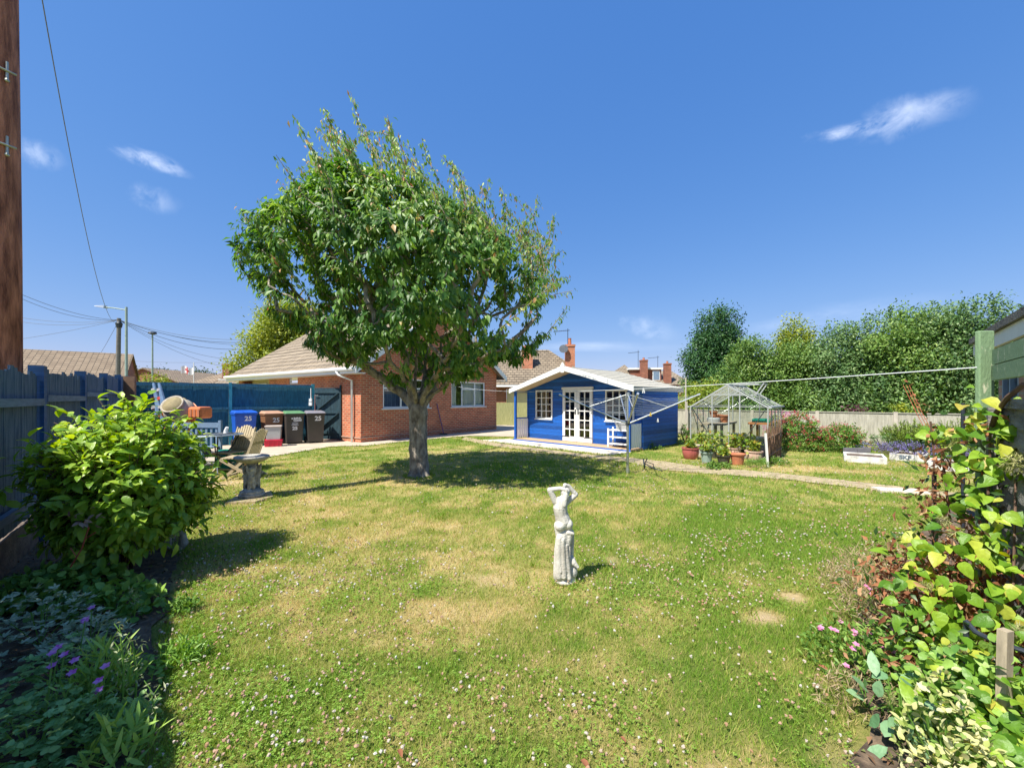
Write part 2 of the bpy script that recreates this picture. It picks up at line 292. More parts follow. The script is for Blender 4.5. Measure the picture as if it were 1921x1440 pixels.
# ---------------------------------------------------------------- mesh builder
class MB:
    def __init__(s): s.v = []; s.f = []; s.m = []
    def _add(s, vs, fs, mi=0):
        b = len(s.v); s.v += [tuple(v) for v in vs]; s.f += [tuple(b+i for i in f) for f in fs]; s.m += [mi]*len(fs)
    def box(s, a, b, mi=0, bev=0):
        x0, y0, z0 = [min(a[i], b[i]) for i in range(3)]; x1, y1, z1 = [max(a[i], b[i]) for i in range(3)]
        vs = [(x0,y0,z0),(x1,y0,z0),(x1,y1,z0),(x0,y1,z0),(x0,y0,z1),(x1,y0,z1),(x1,y1,z1),(x0,y1,z1)]
        s._add(vs, [(0,3,2,1),(4,5,6,7),(0,1,5,4),(1,2,6,5),(2,3,7,6),(3,0,4,7)], mi); return s
    def hexa(s, vs, mi=0):
        s._add(vs, [(0,3,2,1),(4,5,6,7),(0,1,5,4),(1,2,6,5),(2,3,7,6),(3,0,4,7)], mi); return s
    def bar(s, p0, p1, w, h=None, up=(0, 0, 1), mi=0):
        """square-section bar between two points"""
        h = h or w; p0 = Vector(p0); p1 = Vector(p1); d = (p1-p0).normalized(); up = Vector(up)
        if abs(d.dot(up)) > .99: up = Vector((0, 1, 0))
        r = d.cross(up).normalized(); u = r.cross(d)
        vs = []
        for p in (p0, p1):
            for a, b in ((-1,-1),(1,-1),(1,1),(-1,1)): vs.append(p + r*a*w/2 + u*b*h/2)
        s._add(vs, [(0,1,2,3),(4,7,6,5),(0,4,5,1),(1,5,6,2),(2,6,7,3),(3,7,4,0)], mi); return s
    def tube(s, pts, rad, n=6, mi=0, cap=True):
        pts = [Vector(p) for p in pts]
        if not isinstance(rad, (list, tuple)): rad = [rad]*len(pts)
        rings = []; prev = None
        for i, p in enumerate(pts):
            t = (pts[min(i+1, len(pts)-1)] - pts[max(i-1, 0)])
            if t.length < 1e-9: t = Vector((0, 0, 1))
            t.normalize()
            a = prev if prev is not None else (Vector((1, 0, 0)) if abs(t.x) < .8 else Vector((0, 1, 0)))
            a = (a - t*a.dot(t)).normalized(); prev = a; b = t.cross(a)
            rings.append([p + (a*math.cos(2*math.pi*k/n) + b*math.sin(2*math.pi*k/n))*rad[i] for k in range(n)])
        vs = [v for r in rings for v in r]; fs = []
        for i in range(len(pts)-1):
            for k in range(n): fs.append((i*n+k, i*n+(k+1) % n, (i+1)*n+(k+1) % n, (i+1)*n+k))
        if cap: fs.append(tuple(range(n-1, -1, -1))); fs.append(tuple((len(pts)-1)*n+k for k in range(n)))
        s._add(vs, fs, mi); return s
    def lathe(s, prof, c=(0, 0, 0), n=24, mi=0, sx=1, sy=1):
        vs = []; fs = []
        for r, z in prof:
            for k in range(n): a = 2*math.pi*k/n; vs.append((c[0]+r*sx*math.cos(a), c[1]+r*sy*math.sin(a), c[2]+z))
        for i in range(len(prof)-1):
            for k in range(n): fs.append((i*n+k, i*n+(k+1) % n, (i+1)*n+(k+1) % n, (i+1)*n+k))
        if prof[0][0] > 1e-4: fs.append(tuple(range(n-1, -1, -1)))
        if prof[-1][0] > 1e-4: fs.append(tuple((len(prof)-1)*n+k for k in range(n)))
        s._add(vs, fs, mi); return s
    def prism(s, poly, a, b, plane='xz', mi=0):
        """polygon extruded from a to b across its plane"""
        def P(u, v, w): return (u, w, v) if plane == 'xz' else ((w, u, v) if plane == 'yz' else (u, v, w))
        n = len(poly); vs = [P(u, v, a) for u, v in poly] + [P(u, v, b) for u, v in poly]
        fs = [tuple(range(n)), tuple(range(2*n-1, n-1, -1))] + [(i, n+i, n+(i+1) % n, (i+1) % n) for i in range(n)]
        s._add(vs, fs, mi); return s
    def ball(s, c, r, n=10, m=7, mi=0, jit=0):
        r = r if isinstance(r, (list, tuple)) else (r, r, r); vs = [(c[0], c[1], c[2]-r[2])]; fs = []
        for i in range(1, m):
            th = math.pi*i/m
            for k in range(n):
                a = 2*math.pi*k/n; j = 1+random.uniform(-jit, jit)
                vs.append((c[0]+r[0]*math.sin(th)*math.cos(a)*j, c[1]+r[1]*math.sin(th)*math.sin(a)*j, c[2]-r[2]*math.cos(th)*j))
        vs.append((c[0], c[1], c[2]+r[2])); t = len(vs)-1
        for k in range(n): fs.append((0, 1+(k+1) % n, 1+k)); fs.append((t, 1+(m-2)*n+k, 1+(m-2)*n+(k+1) % n))
        for i in range(m-2):
            for k in range(n): fs.append((1+i*n+k, 1+i*n+(k+1) % n, 1+(i+1)*n+(k+1) % n, 1+(i+1)*n+k))
        s._add(vs, fs, mi); return s
    def wall(s, o, u, length, z0, top, holes, depth, n_in, mi=0):
        """vertical wall face from o along u; top is a height or function; holes = (s0,s1,z0,z1) with reveals of depth along n_in"""
        o = Vector(o); u = Vector(u); n_in = Vector(n_in); P = lambda a, z: tuple(o + u*a + Vector((0, 0, z)))
        tp = top if callable(top) else (lambda a: top)
        xs = sorted({0, length} | {h[0] for h in holes} | {h[1] for h in holes} | ({length/2} if callable(top) else set()))
        zt = min(tp(0), tp(length)); zs = sorted({z0, zt} | {h[2] for h in holes} | {h[3] for h in holes})
        for i in range(len(xs)-1):
            for j in range(len(zs)-1):
                cx = (xs[i]+xs[i+1])/2; cz = (zs[j]+zs[j+1])/2
                if any(h[0] < cx < h[1] and h[2] < cz < h[3] for h in holes): continue
                s._add([P(xs[i], zs[j]), P(xs[i+1], zs[j]), P(xs[i+1], zs[j+1]), P(xs[i], zs[j+1])], [(0, 1, 2, 3)], mi)
        if callable(top):
            for i in range(len(xs)-1):
                a, b = tp(xs[i]), tp(xs[i+1])
                if max(a, b) > zt+1e-6: s._add([P(xs[i], zt), P(xs[i+1], zt), P(xs[i+1], b), P(xs[i], a)], [(0, 1, 2, 3)], mi)
        for h in holes:
            d = n_in*depth
            for (a, z), (b, zz) in (((h[0], h[2]), (h[1], h[2])), ((h[1], h[2]), (h[1], h[3])), ((h[1], h[3]), (h[0], h[3])), ((h[0], h[3]), (h[0], h[2]))):
                p, q = Vector(P(a, z)), Vector(P(b, zz)); s._add([p, q, q+d, p+d], [(0, 1, 2, 3)], mi)
        return s
    def build(s, name, mats, parent=None, smooth=False, bevel=0, loc=None, rot=None):
        me = bpy.data.meshes.new(name); me.from_pydata(s.v, [], s.f); me.update()
        mats = mats if isinstance(mats, (list, tuple)) else [mats]
        for m in mats: me.materials.append(m)
        if len(mats) > 1: me.polygons.foreach_set('material_index', s.m)
        if smooth: me.polygons.foreach_set('use_smooth', [True]*len(me.polygons))
        o = bpy.data.objects.new(name, me); C.objects.link(o)
        if parent: o.parent = parent
        if loc is not None: o.location = loc
        if rot is not None: o.rotation_euler = rot
        if bevel:
            b = o.modifiers.new('bevel', 'BEVEL'); b.width = bevel; b.segments = 2; b.limit_method = 'ANGLE'
        return o
def tag(o, label=None, cat=None, group=None, kind=None):
    if label: o['label'] = label
    if cat: o['category'] = cat
    if group: o['group'] = group
    if kind: o['kind'] = kind
    return o
def root(name, loc, rz=0, label=None, cat=None, group=None):
    o = bpy.data.objects.new(name, None); C.objects.link(o); o.empty_display_size = .2
    o.location = loc; o.rotation_euler = (0, 0, rz); return tag(o, label, cat, group)
def dup(o, loc, rz=None, label=None, scale=None):
    def cp(x, par):
        c = x.copy(); C.objects.link(c); c.parent = par
        for ch in kids.get(x.name, []): cp(ch, c)
        return c
    kids = {}
    for x in list(bpy.data.objects):
        if x.parent: kids.setdefault(x.parent.name, []).append(x)
    c = cp(o, None); c.location = loc
    if rz is not None: c.rotation_euler = (0, 0, rz)
    if scale: c.scale = (scale,)*3
    if label: c['label'] = label
    return c
def text(name, s, size, m, parent, loc, rot, extrude=.002, ax='CENTER', bold=0):
    cu = bpy.data.curves.new(name, 'FONT'); cu.body = s; cu.size = size; cu.extrude = extrude; cu.align_x = ax; cu.align_y = 'CENTER'; cu.offset = bold
    t = bpy.data.objects.new(name+'_curve', cu); C.objects.link(t); dg = bpy.context.evaluated_depsgraph_get()
    me = bpy.data.meshes.new_from_object(t.evaluated_get(dg)); bpy.data.objects.remove(t)
    me.materials.clear(); me.materials.append(m); o = bpy.data.objects.new(name, me); C.objects.link(o); o.parent = parent; o.location = loc; o.rotation_euler = rot
    return o

# ---------------------------------------------------------------- numpy meshes (leaves, grass)
def npmesh(name, V, F, m, parent=None, attrs=None, smooth=True, quads=None):
    me = bpy.data.meshes.new(name); V = np.asarray(V, np.float32); F = np.asarray(F, np.int32)
    n3 = len(F); n4 = 0 if quads is None else len(quads)
    me.vertices.add(len(V)); me.vertices.foreach_set('co', V.ravel())
    k = F.shape[1] if n3 else 3
    idx = F.ravel() if quads is None else np.concatenate([F.ravel(), np.asarray(quads, np.int32).ravel()])
    me.loops.add(len(idx)); me.loops.foreach_set('vertex_index', idx)
    tot = np.concatenate([np.full(n3, k), np.full(n4, 4)]).astype(np.int32); st = np.concatenate([[0], np.cumsum(tot)[:-1]]).astype(np.int32)
    me.polygons.add(n3+n4); me.polygons.foreach_set('loop_start', st); me.polygons.foreach_set('loop_total', tot)
    me.polygons.foreach_set('use_smooth', np.full(n3+n4, smooth))
    me.update(calc_edges=True)
    for an, av in (attrs or {}).items():
        a = me.attributes.new(an, 'FLOAT', 'POINT'); a.data.foreach_set('value', np.asarray(av, np.float32))
    for mm in (m if isinstance(m, (list, tuple)) else [m]): me.materials.append(mm)
    o = bpy.data.objects.new(name, me); C.objects.link(o)
    if parent: o.parent = parent
    return o
def nrm(a): return a/np.maximum(np.linalg.norm(a, axis=1, keepdims=True), 1e-9)
def rdir(n):
    a = rng.normal(size=(n, 3)); return nrm(a)
ROWS_SIMPLE = [(.5, 1.0)]
ROWS_OVAL = [(.22, .8), (.5, 1.0), (.8, .6)]
ROWS_HEART = [(.08, .75), (.3, 1.0), (.62, .78), (.85, .35)]
def leaves(P, D, Nn, Ln, W, rnd, rows=ROWS_SIMPLE, fold=.25, curl=.25, wav=0):
    """leaf blades: base P, direction D, normal Nn; returns V, F, per-vertex rnd"""
    P = np.asarray(P, float); D = nrm(np.asarray(D, float)); Nn = np.asarray(Nn, float)
    Nn = nrm(Nn - D*np.sum(Nn*D, 1, keepdims=True)); S = np.cross(D, Nn)
    Ln = np.asarray(Ln)[:, None]; W = np.asarray(W)[:, None]; n = len(P)
    cols = [P]
    for t, wd in rows:
        mid = P + D*Ln*t - Nn*Ln*curl*t*t
        jl = rng.normal(size=(n, 1))*wav; jr = rng.normal(size=(n, 1))*wav
        cols += [mid - S*W*.5*wd + Nn*W*(fold*.5*wd + jl), mid, mid + S*W*.5*wd + Nn*W*(fold*.5*wd + jr)]
    cols.append(P + D*Ln - Nn*Ln*curl)
    K = len(cols); V = np.stack(cols, 1).reshape(-1, 3)
    f = [(0, 2, 1), (0, 3, 2)]
    for i in range(len(rows)-1):
        a = 1+3*i; b = a+3
        f += [(a, a+1, b+1), (a, b+1, b), (a+1, a+2, b+2), (a+1, b+2, b+1)]
    a = 1+3*(len(rows)-1); f += [(a, a+1, K-1), (a+1, a+2, K-1)]
    Fb = np.array(f); Fc = (Fb[None] + (np.arange(n)*K)[:, None, None]).reshape(-1, 3)
    return V, Fc, np.repeat(rnd, K)
def merge(parts):
    V = []; Fs = []; A = []; b = 0
    for v, f, a in parts: V.append(v); Fs.append(f+b); A.append(a); b += len(v)
    return np.concatenate(V), np.concatenate(Fs), np.concatenate(A)
def leafobj(name, parts, m, parent=None):
    V, Fc, A = merge(parts) if isinstance(parts, list) else parts
    return npmesh(name, V, Fc, m, parent, {'rnd': A})
def blob_points(blobs, nclump, per, spread, shell=.55, noise=.18):
    """leaf positions in clumps through ellipsoid blobs; returns positions and outward directions"""
    w = np.array([b[3]*b[4]*b[5] for b in blobs])**.67; w = w/w.sum(); Ps = []; Os = []; Rn = []
    for b, q in zip(blobs, w):
        k = max(3, int(nclump*q)); d = rdir(k); rad = (shell + (1-shell)*rng.random(k)**.5)*(1 + noise*rng.normal(size=k))
        cc = np.array(b[:3]) + d*np.array(b[3:6])*rad[:, None]
        cb = np.repeat(rng.random(k), per)
        pp = np.repeat(cc, per, 0) + rng.normal(size=(k*per, 3))*spread
        Ps.append(pp); Os.append(nrm(pp - np.array(b[:3]))); Rn.append(cb)
    return np.concatenate(Ps), np.concatenate(Os), np.concatenate(Rn)
def crown(name, blobs, m, parent, nclump=220, per=70, spread=.3, Lf=.14, Wf=.07, down=.3, shell=.5, zmin=None, rows=ROWS_SIMPLE, noise=.18, up=0):
    P, O, Q = blob_points(blobs, nclump, per, spread, shell, noise)
    if zmin is not None: k = P[:, 2] > zmin; P, O, Q = P[k], O[k], Q[k]
    n = len(P); D = O*.6 + rdir(n)*.8 + np.array([0, 0, -down+up]); Nn = O*.5 + rdir(n)*.7 + np.array([0, 0, .7])
    rnd = np.clip(.55*Q + .45*rng.random(n), 0, 1)
    return leafobj(name, leaves(P, D, Nn, Lf*(.7+.6*rng.random(n)), Wf*(.7+.6*rng.random(n)), rnd, rows), m, parent)
# ================================================================ GROUND
def wpoly(px): return [(gp(*p).x, gp(*p).y) for p in px]
def rowline(px): return [gp(*p) for p in px]
patio_poly = wpoly([(440, 872), (500, 858), (560, 848), (620, 838), (690, 836), (780, 826), (880, 817.5), (965, 819), (990, 812)]) + [(2.2, 22.3), (-10, 22.3), (-10.6, 11.4), (-8.0, 8.6)]
path_poly = wpoly([(872, 819), (940, 832), (1100, 852), (1176, 858), (1250, 866), (1330, 877), (1460, 887), (1600, 903), (1700, 914), (1800, 925), (1921, 942), (1921, 958),
                   (1800, 938), (1700, 927), (1600, 914), (1460, 898), (1330, 889), (1240, 881), (1170, 866), (1090, 857), (930, 838), (862, 825)])
soil_l = [(gp(305, 1440).x, 1.3), tuple(gp(300, 1300))[:2], tuple(gp(290, 1210))[:2], tuple(gp(325, 1130))[:2], tuple(gp(345, 1060))[:2], tuple(gp(300, 1000))[:2], (-4.9, 5.2), (-6.3, 5.6), (-2.2, .6), (-1.2, .7)]
soil_r = wpoly([(1600, 1440), (1610, 1330), (1590, 1230), (1620, 1150), (1680, 1060), (1740, 985), (1800, 945)]) + [(4.6, 3.4), (4.6, .6), (1.5, .8)]
SH = Vector((0.07, 14.1)); SHA = math.atan2(-.717, .697); ux = Vector((.697, -.717)); vx = Vector((.717, .697))
def shp(a, b): q = SH + ux*a + vx*b; return (q.x, q.y)
apron_poly = [shp(-.75, -.85), shp(4.35, -.8), shp(4.5, .0), shp(-.35, .1)]
shed_poly = [shp(0, 0), shp(4.45, 0), shp(4.45, 3), shp(0, 3)]
EXCL = [patio_poly, path_poly, soil_l, soil_r, apron_poly, shed_poly]
def inside(poly, x, y):
    r = np.zeros(x.shape, bool); n = len(poly)
    for i in range(n):
        x0, y0 = poly[i]; x1, y1 = poly[(i+1) % n]
        if y0 == y1: continue
        r ^= ((y0 > y) != (y1 > y)) & (x < (x1-x0)*(y-y0)/(y1-y0)+x0)
    return r
def G(x, y, px, py, sx, sy):
    c = gp(px, py); return np.exp(-(((x-c.x)/sx)**2 + ((y-c.y)/sy)**2))
def bare(x, y):
    n = fbm(x, y, 5, 4, 3.2)
    b = G(x, y, 1430, 1158, .16, .12) + G(x, y, 1492, 1121, .12, .08)*.9 + G(x, y, 920, 1086, .30, .13)*.6 + G(x, y, 1250, 1222, .22, .2)*.5 + G(x, y, 785, 895, .45, .4)*.8 \
        + G(x, y, 1215, 1145, .06, .05) + G(x, y, 1425, 1057, .1, .07) + G(x, y, 1600, 1430, .16, .12) + G(x, y, 290, 1100, .25, .3)*.35 + G(x, y, 1150, 1050, .08, .06) + G(x, y, 640, 965, .3, .12)*.4 + G(x, y, 380, 905, 1.0, .7)*.8
    return np.clip((b*1.7*(n*1.6-.05)) - .3, 0, 1)
def dry(x, y):
    d = .38 + .8*(fbm(x, y, 1, 5, .55)-.5) + 1.1*(fbm(x, y, 2, 4, 3.2)-.5) + .7*(fbm(x, y, 3, 3, 14)-.5)
    d = d + .32*G(x, y, 620, 960, 1.6, 1.1) + .2*G(x, y, 900, 1010, 1.2, .7) + .22*G(x, y, 480, 1090, .7, .6) + .25*G(x, y, 1160, 960, .8, .7) + .15*G(x, y, 700, 1150, .8, .5)
    d = d - .45*G(x, y, 1500, 1010, 1.3, 1.1) - .35*G(x, y, 1400, 1250, .8, .5) - .3*G(x, y, 800, 828, 3.0, .9) - .15*G(x, y, 650, 1300, .8, .5) - .3*G(x, y, 1000, 900, 1.5, 1.5) + .3*G(x, y, 1450, 880, 3, .5)
    return np.clip(d + bare(x, y), 0, 1)
xs = np.concatenate([[-900, -300, -120, -60, -30, -20], np.arange(-14, 14.01, .1), [20, 30, 60, 120, 300, 900]])
ys = np.concatenate([[-300, -60, -20, -5], np.arange(0, 18.01, .1), [22, 30, 45, 70, 120, 300, 1500]])
gx, gy = np.meshgrid(xs, ys); gx = gx.ravel(); gy = gy.ravel(); nx = len(xs)
i = np.arange(len(xs)-1)[None, :] + nx*np.arange(len(ys)-1)[:, None]; i = i.ravel()
near = (abs(gx) < 14) & (gy > 0) & (gy < 18)
gz = np.where(near, .012*(fbm(gx, gy, 9, 3, 1.5)-.5)-.006, -.006)
Mg, nt_, Nn_, Ll_, pp_ = _new('lawn_ground')
def _attr(n): a = Nn_.new('ShaderNodeAttribute'); a.attribute_name = n; return a.outputs['Fac']
tcn = Nn_.new('ShaderNodeTexCoord'); nz = Nn_.new('ShaderNodeTexNoise'); nz.inputs['Scale'].default_value = 45; nz.inputs['Detail'].default_value = 8; nz.inputs['Roughness'].default_value = .8; Ll_.new(tcn.outputs['Object'], nz.inputs['Vector'])
ma = Nn_.new('ShaderNodeMath'); ma.operation = 'MULTIPLY_ADD'; Ll_.new(nz.outputs['Fac'], ma.inputs[0]); ma.inputs[1].default_value = 1.6; 
sb = Nn_.new('ShaderNodeMath'); sb.operation = 'SUBTRACT'; Ll_.new(_attr('dry'), sb.inputs[0]); sb.inputs[1].default_value = .8; Ll_.new(sb.outputs[0], ma.inputs[2])
rp = Nn_.new('ShaderNodeValToRGB'); Ll_.new(ma.outputs[0], rp.inputs[0])
e = rp.color_ramp.elements; e[0].position = .15; e[0].color = (.15, .20, .04, 1); e[1].position = .95; e[1].color = (.52, .41, .2, 1)
q = e.new(.45); q.color = (.27, .27, .075, 1); q = e.new(.7); q.color = (.40, .34, .13, 1)
mxb = Nn_.new('ShaderNodeMix'); mxb.data_type = 'RGBA'; Ll_.new(_attr('bare'), mxb.inputs['Factor']); Ll_.new(rp.outputs[0], mxb.inputs['A']); mxb.inputs['B'].default_value = (.50, .38, .23, 1)
Ll_.new(mxb.outputs['Result'], pp_.inputs['Base Color']); pp_.inputs['Roughness'].default_value = .95; pp_.inputs['Specular IOR Level'].default_value = .1
bp = Nn_.new('ShaderNodeBump'); bp.inputs['Strength'].default_value = .8; bp.inputs['Distance'].default_value = .03; Ll_.new(nz.outputs['Fac'], bp.inputs['Height']); Ll_.new(bp.outputs[0], pp_.inputs['Normal'])
g = npmesh('ground', np.stack([gx, gy, gz], 1), np.zeros((0, 3), int), Mg, attrs={'dry': dry(gx, gy), 'bare': bare(gx, gy)}, quads=np.stack([i, i+1, i+1+nx, i+nx], 1))
tag(g, kind='structure')

def sheet(name, poly, z, m, jag=0):
    """a flat sheet with a slightly ragged edge"""
    pts = []
    for a in range(len(poly)):
        p = Vector(poly[a]); q = Vector(poly[(a+1) % len(poly)]); n = max(1, int((q-p).length/.15)) if jag else 1
        for k in range(n):
            t = p.lerp(q, k/n); pts.append((t.x + random.uniform(-jag, jag), t.y + random.uniform(-jag, jag)))
    o = MB(); o._add([(x, y, z) for x, y in pts], [tuple(range(len(pts)))]); o = o.build(name, m)
    bm_ = __import__('bmesh').new(); bm_.from_mesh(o.data); __import__('bmesh').ops.triangulate(bm_, faces=bm_.faces); bm_.normal_update()
    for f in bm_.faces:
        if f.normal.z < 0: f.normal_flip()
    bm_.to_mesh(o.data); bm_.free(); return tag(o, kind='structure')
sheet('patio', patio_poly, .012, M['concrete'], .02)
sheet('path', path_poly, .008, M['dirt'], .035)
ap = MB(); ap.prism(apron_poly, 0, .03, 'xy'); tag(ap.build('apron_path', M['concrete_light']), kind='structure')
sheet('bed_soil', soil_l, .009, M['soil'], .09)
sheet('border_soil', soil_r, .009, M['soil'], .04)

# grass blades, clover leaves and clover flowers: uncountable, one object each
def scatter(n, y0, y1, xl=1.32):
    u = rng.random(n); y = np.sqrt(y0*y0 + u*(y1*y1-y0*y0)); x = (rng.random(n)*2-1)*xl*y
    return x, y
def keep_lawn(x, y):
    k = np.ones(x.shape, bool)
    for p in EXCL: k &= ~inside(p, x, y) | ((rng.random(x.shape) < .22) if p is path_poly else False)
    k &= (x*.77 + y*.635 + 1.10) > .05       # inside the left fence
    k &= ~((x*.717 + y*.697) > 17.5)
    return k
bx, by, bh, bw = [], [], [], []
for n, y0, y1, h, wd in ((150000, 1.45, 3.0, .028, .0032), (150000, 3.0, 5.5, .032, .0055), (130000, 5.5, 9.5, .036, .009), (70000, 9.5, 15.5, .04, .015)):
    x, y = scatter(n, y0, y1); k = keep_lawn(x, y) & (rng.random(len(x)) > bare(x, y)*1.05) & (rng.random(len(x)) > .45*dry(x, y)); x, y = x[k], y[k]
    bx.append(x); by.append(y); hh = h*(.5+.9*rng.random(len(x)))*(.8+.6*fbm(x, y, 4, 3, 1.2)); bh.append(hh); bw.append(wd*(.6+.8*rng.random(len(x))))
x = np.concatenate(bx); y = np.concatenate(by); h = np.concatenate(bh); wd = np.concatenate(bw); n = len(x)
ang = rng.random(n)*2*np.pi; la = rng.random(n)*2*np.pi; le = h*(.25+.75*rng.random(n))
P = np.stack([x, y, np.full(n, -.004)], 1); s = np.stack([np.cos(ang), np.sin(ang), 0*x], 1)*wd[:, None]*.5
tip = P + np.stack([np.cos(la)*le, np.sin(la)*le, h], 1)
V = np.stack([P-s, P+s, tip], 1).reshape(-1, 3); Fc = np.arange(3*n).reshape(-1, 3)
d = np.clip(dry(x, y)*1.0 + .26*rng.normal(size=n) + (rng.random(n) < .07)*.4, 0, 1)
M['grass'] = leafmat('lawn_grass', [(0, (.17, .32, .035)), (.3, (.27, .39, .055)), (.55, (.42, .43, .11)), (.8, (.56, .49, .20)), (1, (.64, .49, .23))], .42, .6, .2)
tag(npmesh('grass', V, Fc, M['grass'], attrs={'rnd': np.repeat(d, 3)}, smooth=False), kind='stuff')
ex, ey = [], []
for pl_, st_ in ((patio_poly[:9], .010), (path_poly, .012), (apron_poly, .012), (shed_poly, .008)):
    for a_ in range(len(pl_)-(1 if pl_ is patio_poly[:9] else 0)):
        p_ = Vector(pl_[a_]); q_ = Vector(pl_[(a_+1) % len(pl_)]); k_ = int((q_-p_).length/st_)
        t_ = rng.random(k_); ex.append(p_.x+(q_.x-p_.x)*t_+rng.normal(size=k_)*.035); ey.append(p_.y+(q_.y-p_.y)*t_+rng.normal(size=k_)*.035)
for (cx_, cy_, r_, k_) in ((gp(786, 893).x, gp(786, 893).y, .24, 500), (gp(1060, 1092).x, gp(1060, 1092).y, .095, 160), (gp(1177, 888).x, gp(1177, 888).y, .05, 60), (gp(472, 934).x, gp(472, 934).y, .28, 260)):
    a_ = rng.random(k_)*6.28; ex.append(cx_+np.cos(a_)*(r_+abs(rng.normal(size=k_))*.03)); ey.append(cy_+np.sin(a_)*(r_+abs(rng.normal(size=k_))*.03))
for _ in range(260):      # coarse tufts standing up out of the lawn
    xx_, yy_ = scatter(1, 1.6, 10); k_ = 26
    if keep_lawn(xx_, yy_)[0]: ex.append(xx_[0]+rng.normal(size=k_)*.03); ey.append(yy_[0]+rng.normal(size=k_)*.03)
x = np.concatenate(ex); y = np.concatenate(ey); k = keep_lawn(x, y) | (rng.random(len(x)) < .3); k &= ~inside(shed_poly, x, y) & (y < 15.5); x, y = x[k], y[k]; n = len(x)
h = .045*(.4+1.0*rng.random(n)); ang = rng.random(n)*6.28; la = rng.random(n)*6.28; P = np.stack([x, y, np.zeros(n)], 1); s = np.stack([np.cos(ang), np.sin(ang), 0*x], 1)*(.0016+.0009*y)[:, None]
V = np.stack([P-s, P+s, P+np.stack([np.cos(la)*h*.6, np.sin(la)*h*.6, h], 1)], 1).reshape(-1, 3)
tag(npmesh('grass_tufts', V, np.arange(3*n).reshape(-1, 3), M['grass'], attrs={'rnd': np.repeat(np.clip(.12+.5*rng.random(n)**2, 0, 1), 3)}, smooth=False), kind='stuff')
def clover_density(x, y):
    c = fbm(x, y, 21, 4, .9)
    return np.clip((c-.42)*3.0 + .5*G(x, y, 1500, 1000, 1.2, 1.2) + .6*G(x, y, 650, 1330, .9, .4) + .35*G(x, y, 1150, 1080, .6, .5) + .3*G(x, y, 1000, 1300, .9, .5), 0, 1)
# three-leafed clover
xx, yy = [], []
for n, y0, y1 in ((24000, 1.45, 3.2), (13000, 3.2, 6)):
    x, y = scatter(n, y0, y1); k = keep_lawn(x, y) & (rng.random(n) < clover_density(x, y)) & (dry(x, y) < .75); xx.append(x[k]); yy.append(y[k])
x = np.concatenate(xx); y = np.concatenate(yy); n = len(x); parts = []
a0 = rng.random(n)*6.28
for j in range(3):
    a = a0 + j*2.094; D = np.stack([np.cos(a), np.sin(a), .12+.2*rng.random(n)], 1)
    parts.append(leaves(np.stack([x, y, .010+.012*rng.random(n)], 1), D, np.tile([0, 0, 1.], (n, 1))+.35*rdir(n), .007+.005*rng.random(n), .007+.004*rng.random(n), rng.random(n), ROWS_SIMPLE, .2, .1))
M['clover'] = leafmat('clover_leaf', [(0, (.19, .36, .045)), (1, (.36, .52, .10))], .45, .5, .3)
tag(leafobj('clover_foliage', parts, M['clover']), kind='stuff')
# flower heads
xx, yy, rr = [], [], []
for n, y0, y1, r in ((4200, 1.45, 2.6, .0072), (5600, 2.6, 4.5, .0082), (9000, 4.5, 9.5, .0098)):
    x, y = scatter(n, y0, y1); k = keep_lawn(x, y) & (rng.random(n) < .10+clover_density(x, y)*(.35+2.6*np.clip(fbm(x, y, 55, 3, 4.5)-.38, 0, 1))) & (bare(x, y) < .4); xx.append(x[k]); yy.append(y[k]); rr.append(np.full(k.sum(), r))
x = np.concatenate(xx); y = np.concatenate(yy); r = np.concatenate(rr)*(.55+.6*rng.random(len(x))); n = len(x)
ico = MB().ball((0, 0, 0), 1, 6, 4); iv = np.array(ico.v); itri = []
for f in ico.f: itri += [(f[0], f[1], f[2])] + ([(f[0], f[2], f[3])] if len(f) == 4 else [])
z = .025+.02*rng.random(n); V = (iv[None]*(1+.25*rng.normal(size=(n, len(iv), 1)))*r[:, None, None]*np.array([1, 1, .85]) + np.stack([x, y, z], 1)[:, None]).reshape(-1, 3)
Fc = (np.array(itri)[None] + (np.arange(n)*len(iv))[:, None, None]).reshape(-1, 3)
pinkish = np.where(rng.random(n) < .62, .55+.45*rng.random(n), rng.random(n)*.45)
def litter(poly, n, nm, z=.02):
    xs_ = [p_[0] for p_ in poly]; ys_ = [p_[1] for p_ in poly]; x = rng.uniform(min(xs_), max(xs_), n); y = rng.uniform(min(ys_), max(ys_), n); k = inside(poly, x, y); x, y = x[k], y[k]; n = len(x)
    o = leafobj(nm, leaves(np.stack([x, y, z+.012*rng.random(n)], 1), rdir(n)*[1, 1, .25], rdir(n)*.5+[0, 0, 1.], .018+.03*rng.random(n), .010+.014*rng.random(n), rng.random(n), ROWS_SIMPLE, .5, .4), M['litter']); tag(o, kind='stuff')
M['litter'] = leafmat('leaf_litter', [(0, (.10, .06, .035)), (.5, (.24, .13, .07)), (.8, (.38, .27, .14)), (1, (.16, .22, .06))], .1, .85, .2)
litter(soil_l, 5200, 'leaf_litter'); litter(wpoly([(300, 1130), (420, 1090), (520, 1050), (430, 1020), (330, 1010), (280, 1060)]), 420, 'leaf_litter', .008); litter(soil_r, 4200, 'leaf_litter')
M['cloverfl'] = leafmat('clover_flower', [(0, (.56, .55, .48)), (.4, (.52, .44, .36)), (.7, (.46, .30, .21)), (1, (.40, .24, .13))], .15, .8, .2)
tag(npmesh('clover_flowers', V, Fc, M['cloverfl'], attrs={'rnd': np.repeat(pinkish, len(iv))}, smooth=False), kind='stuff')
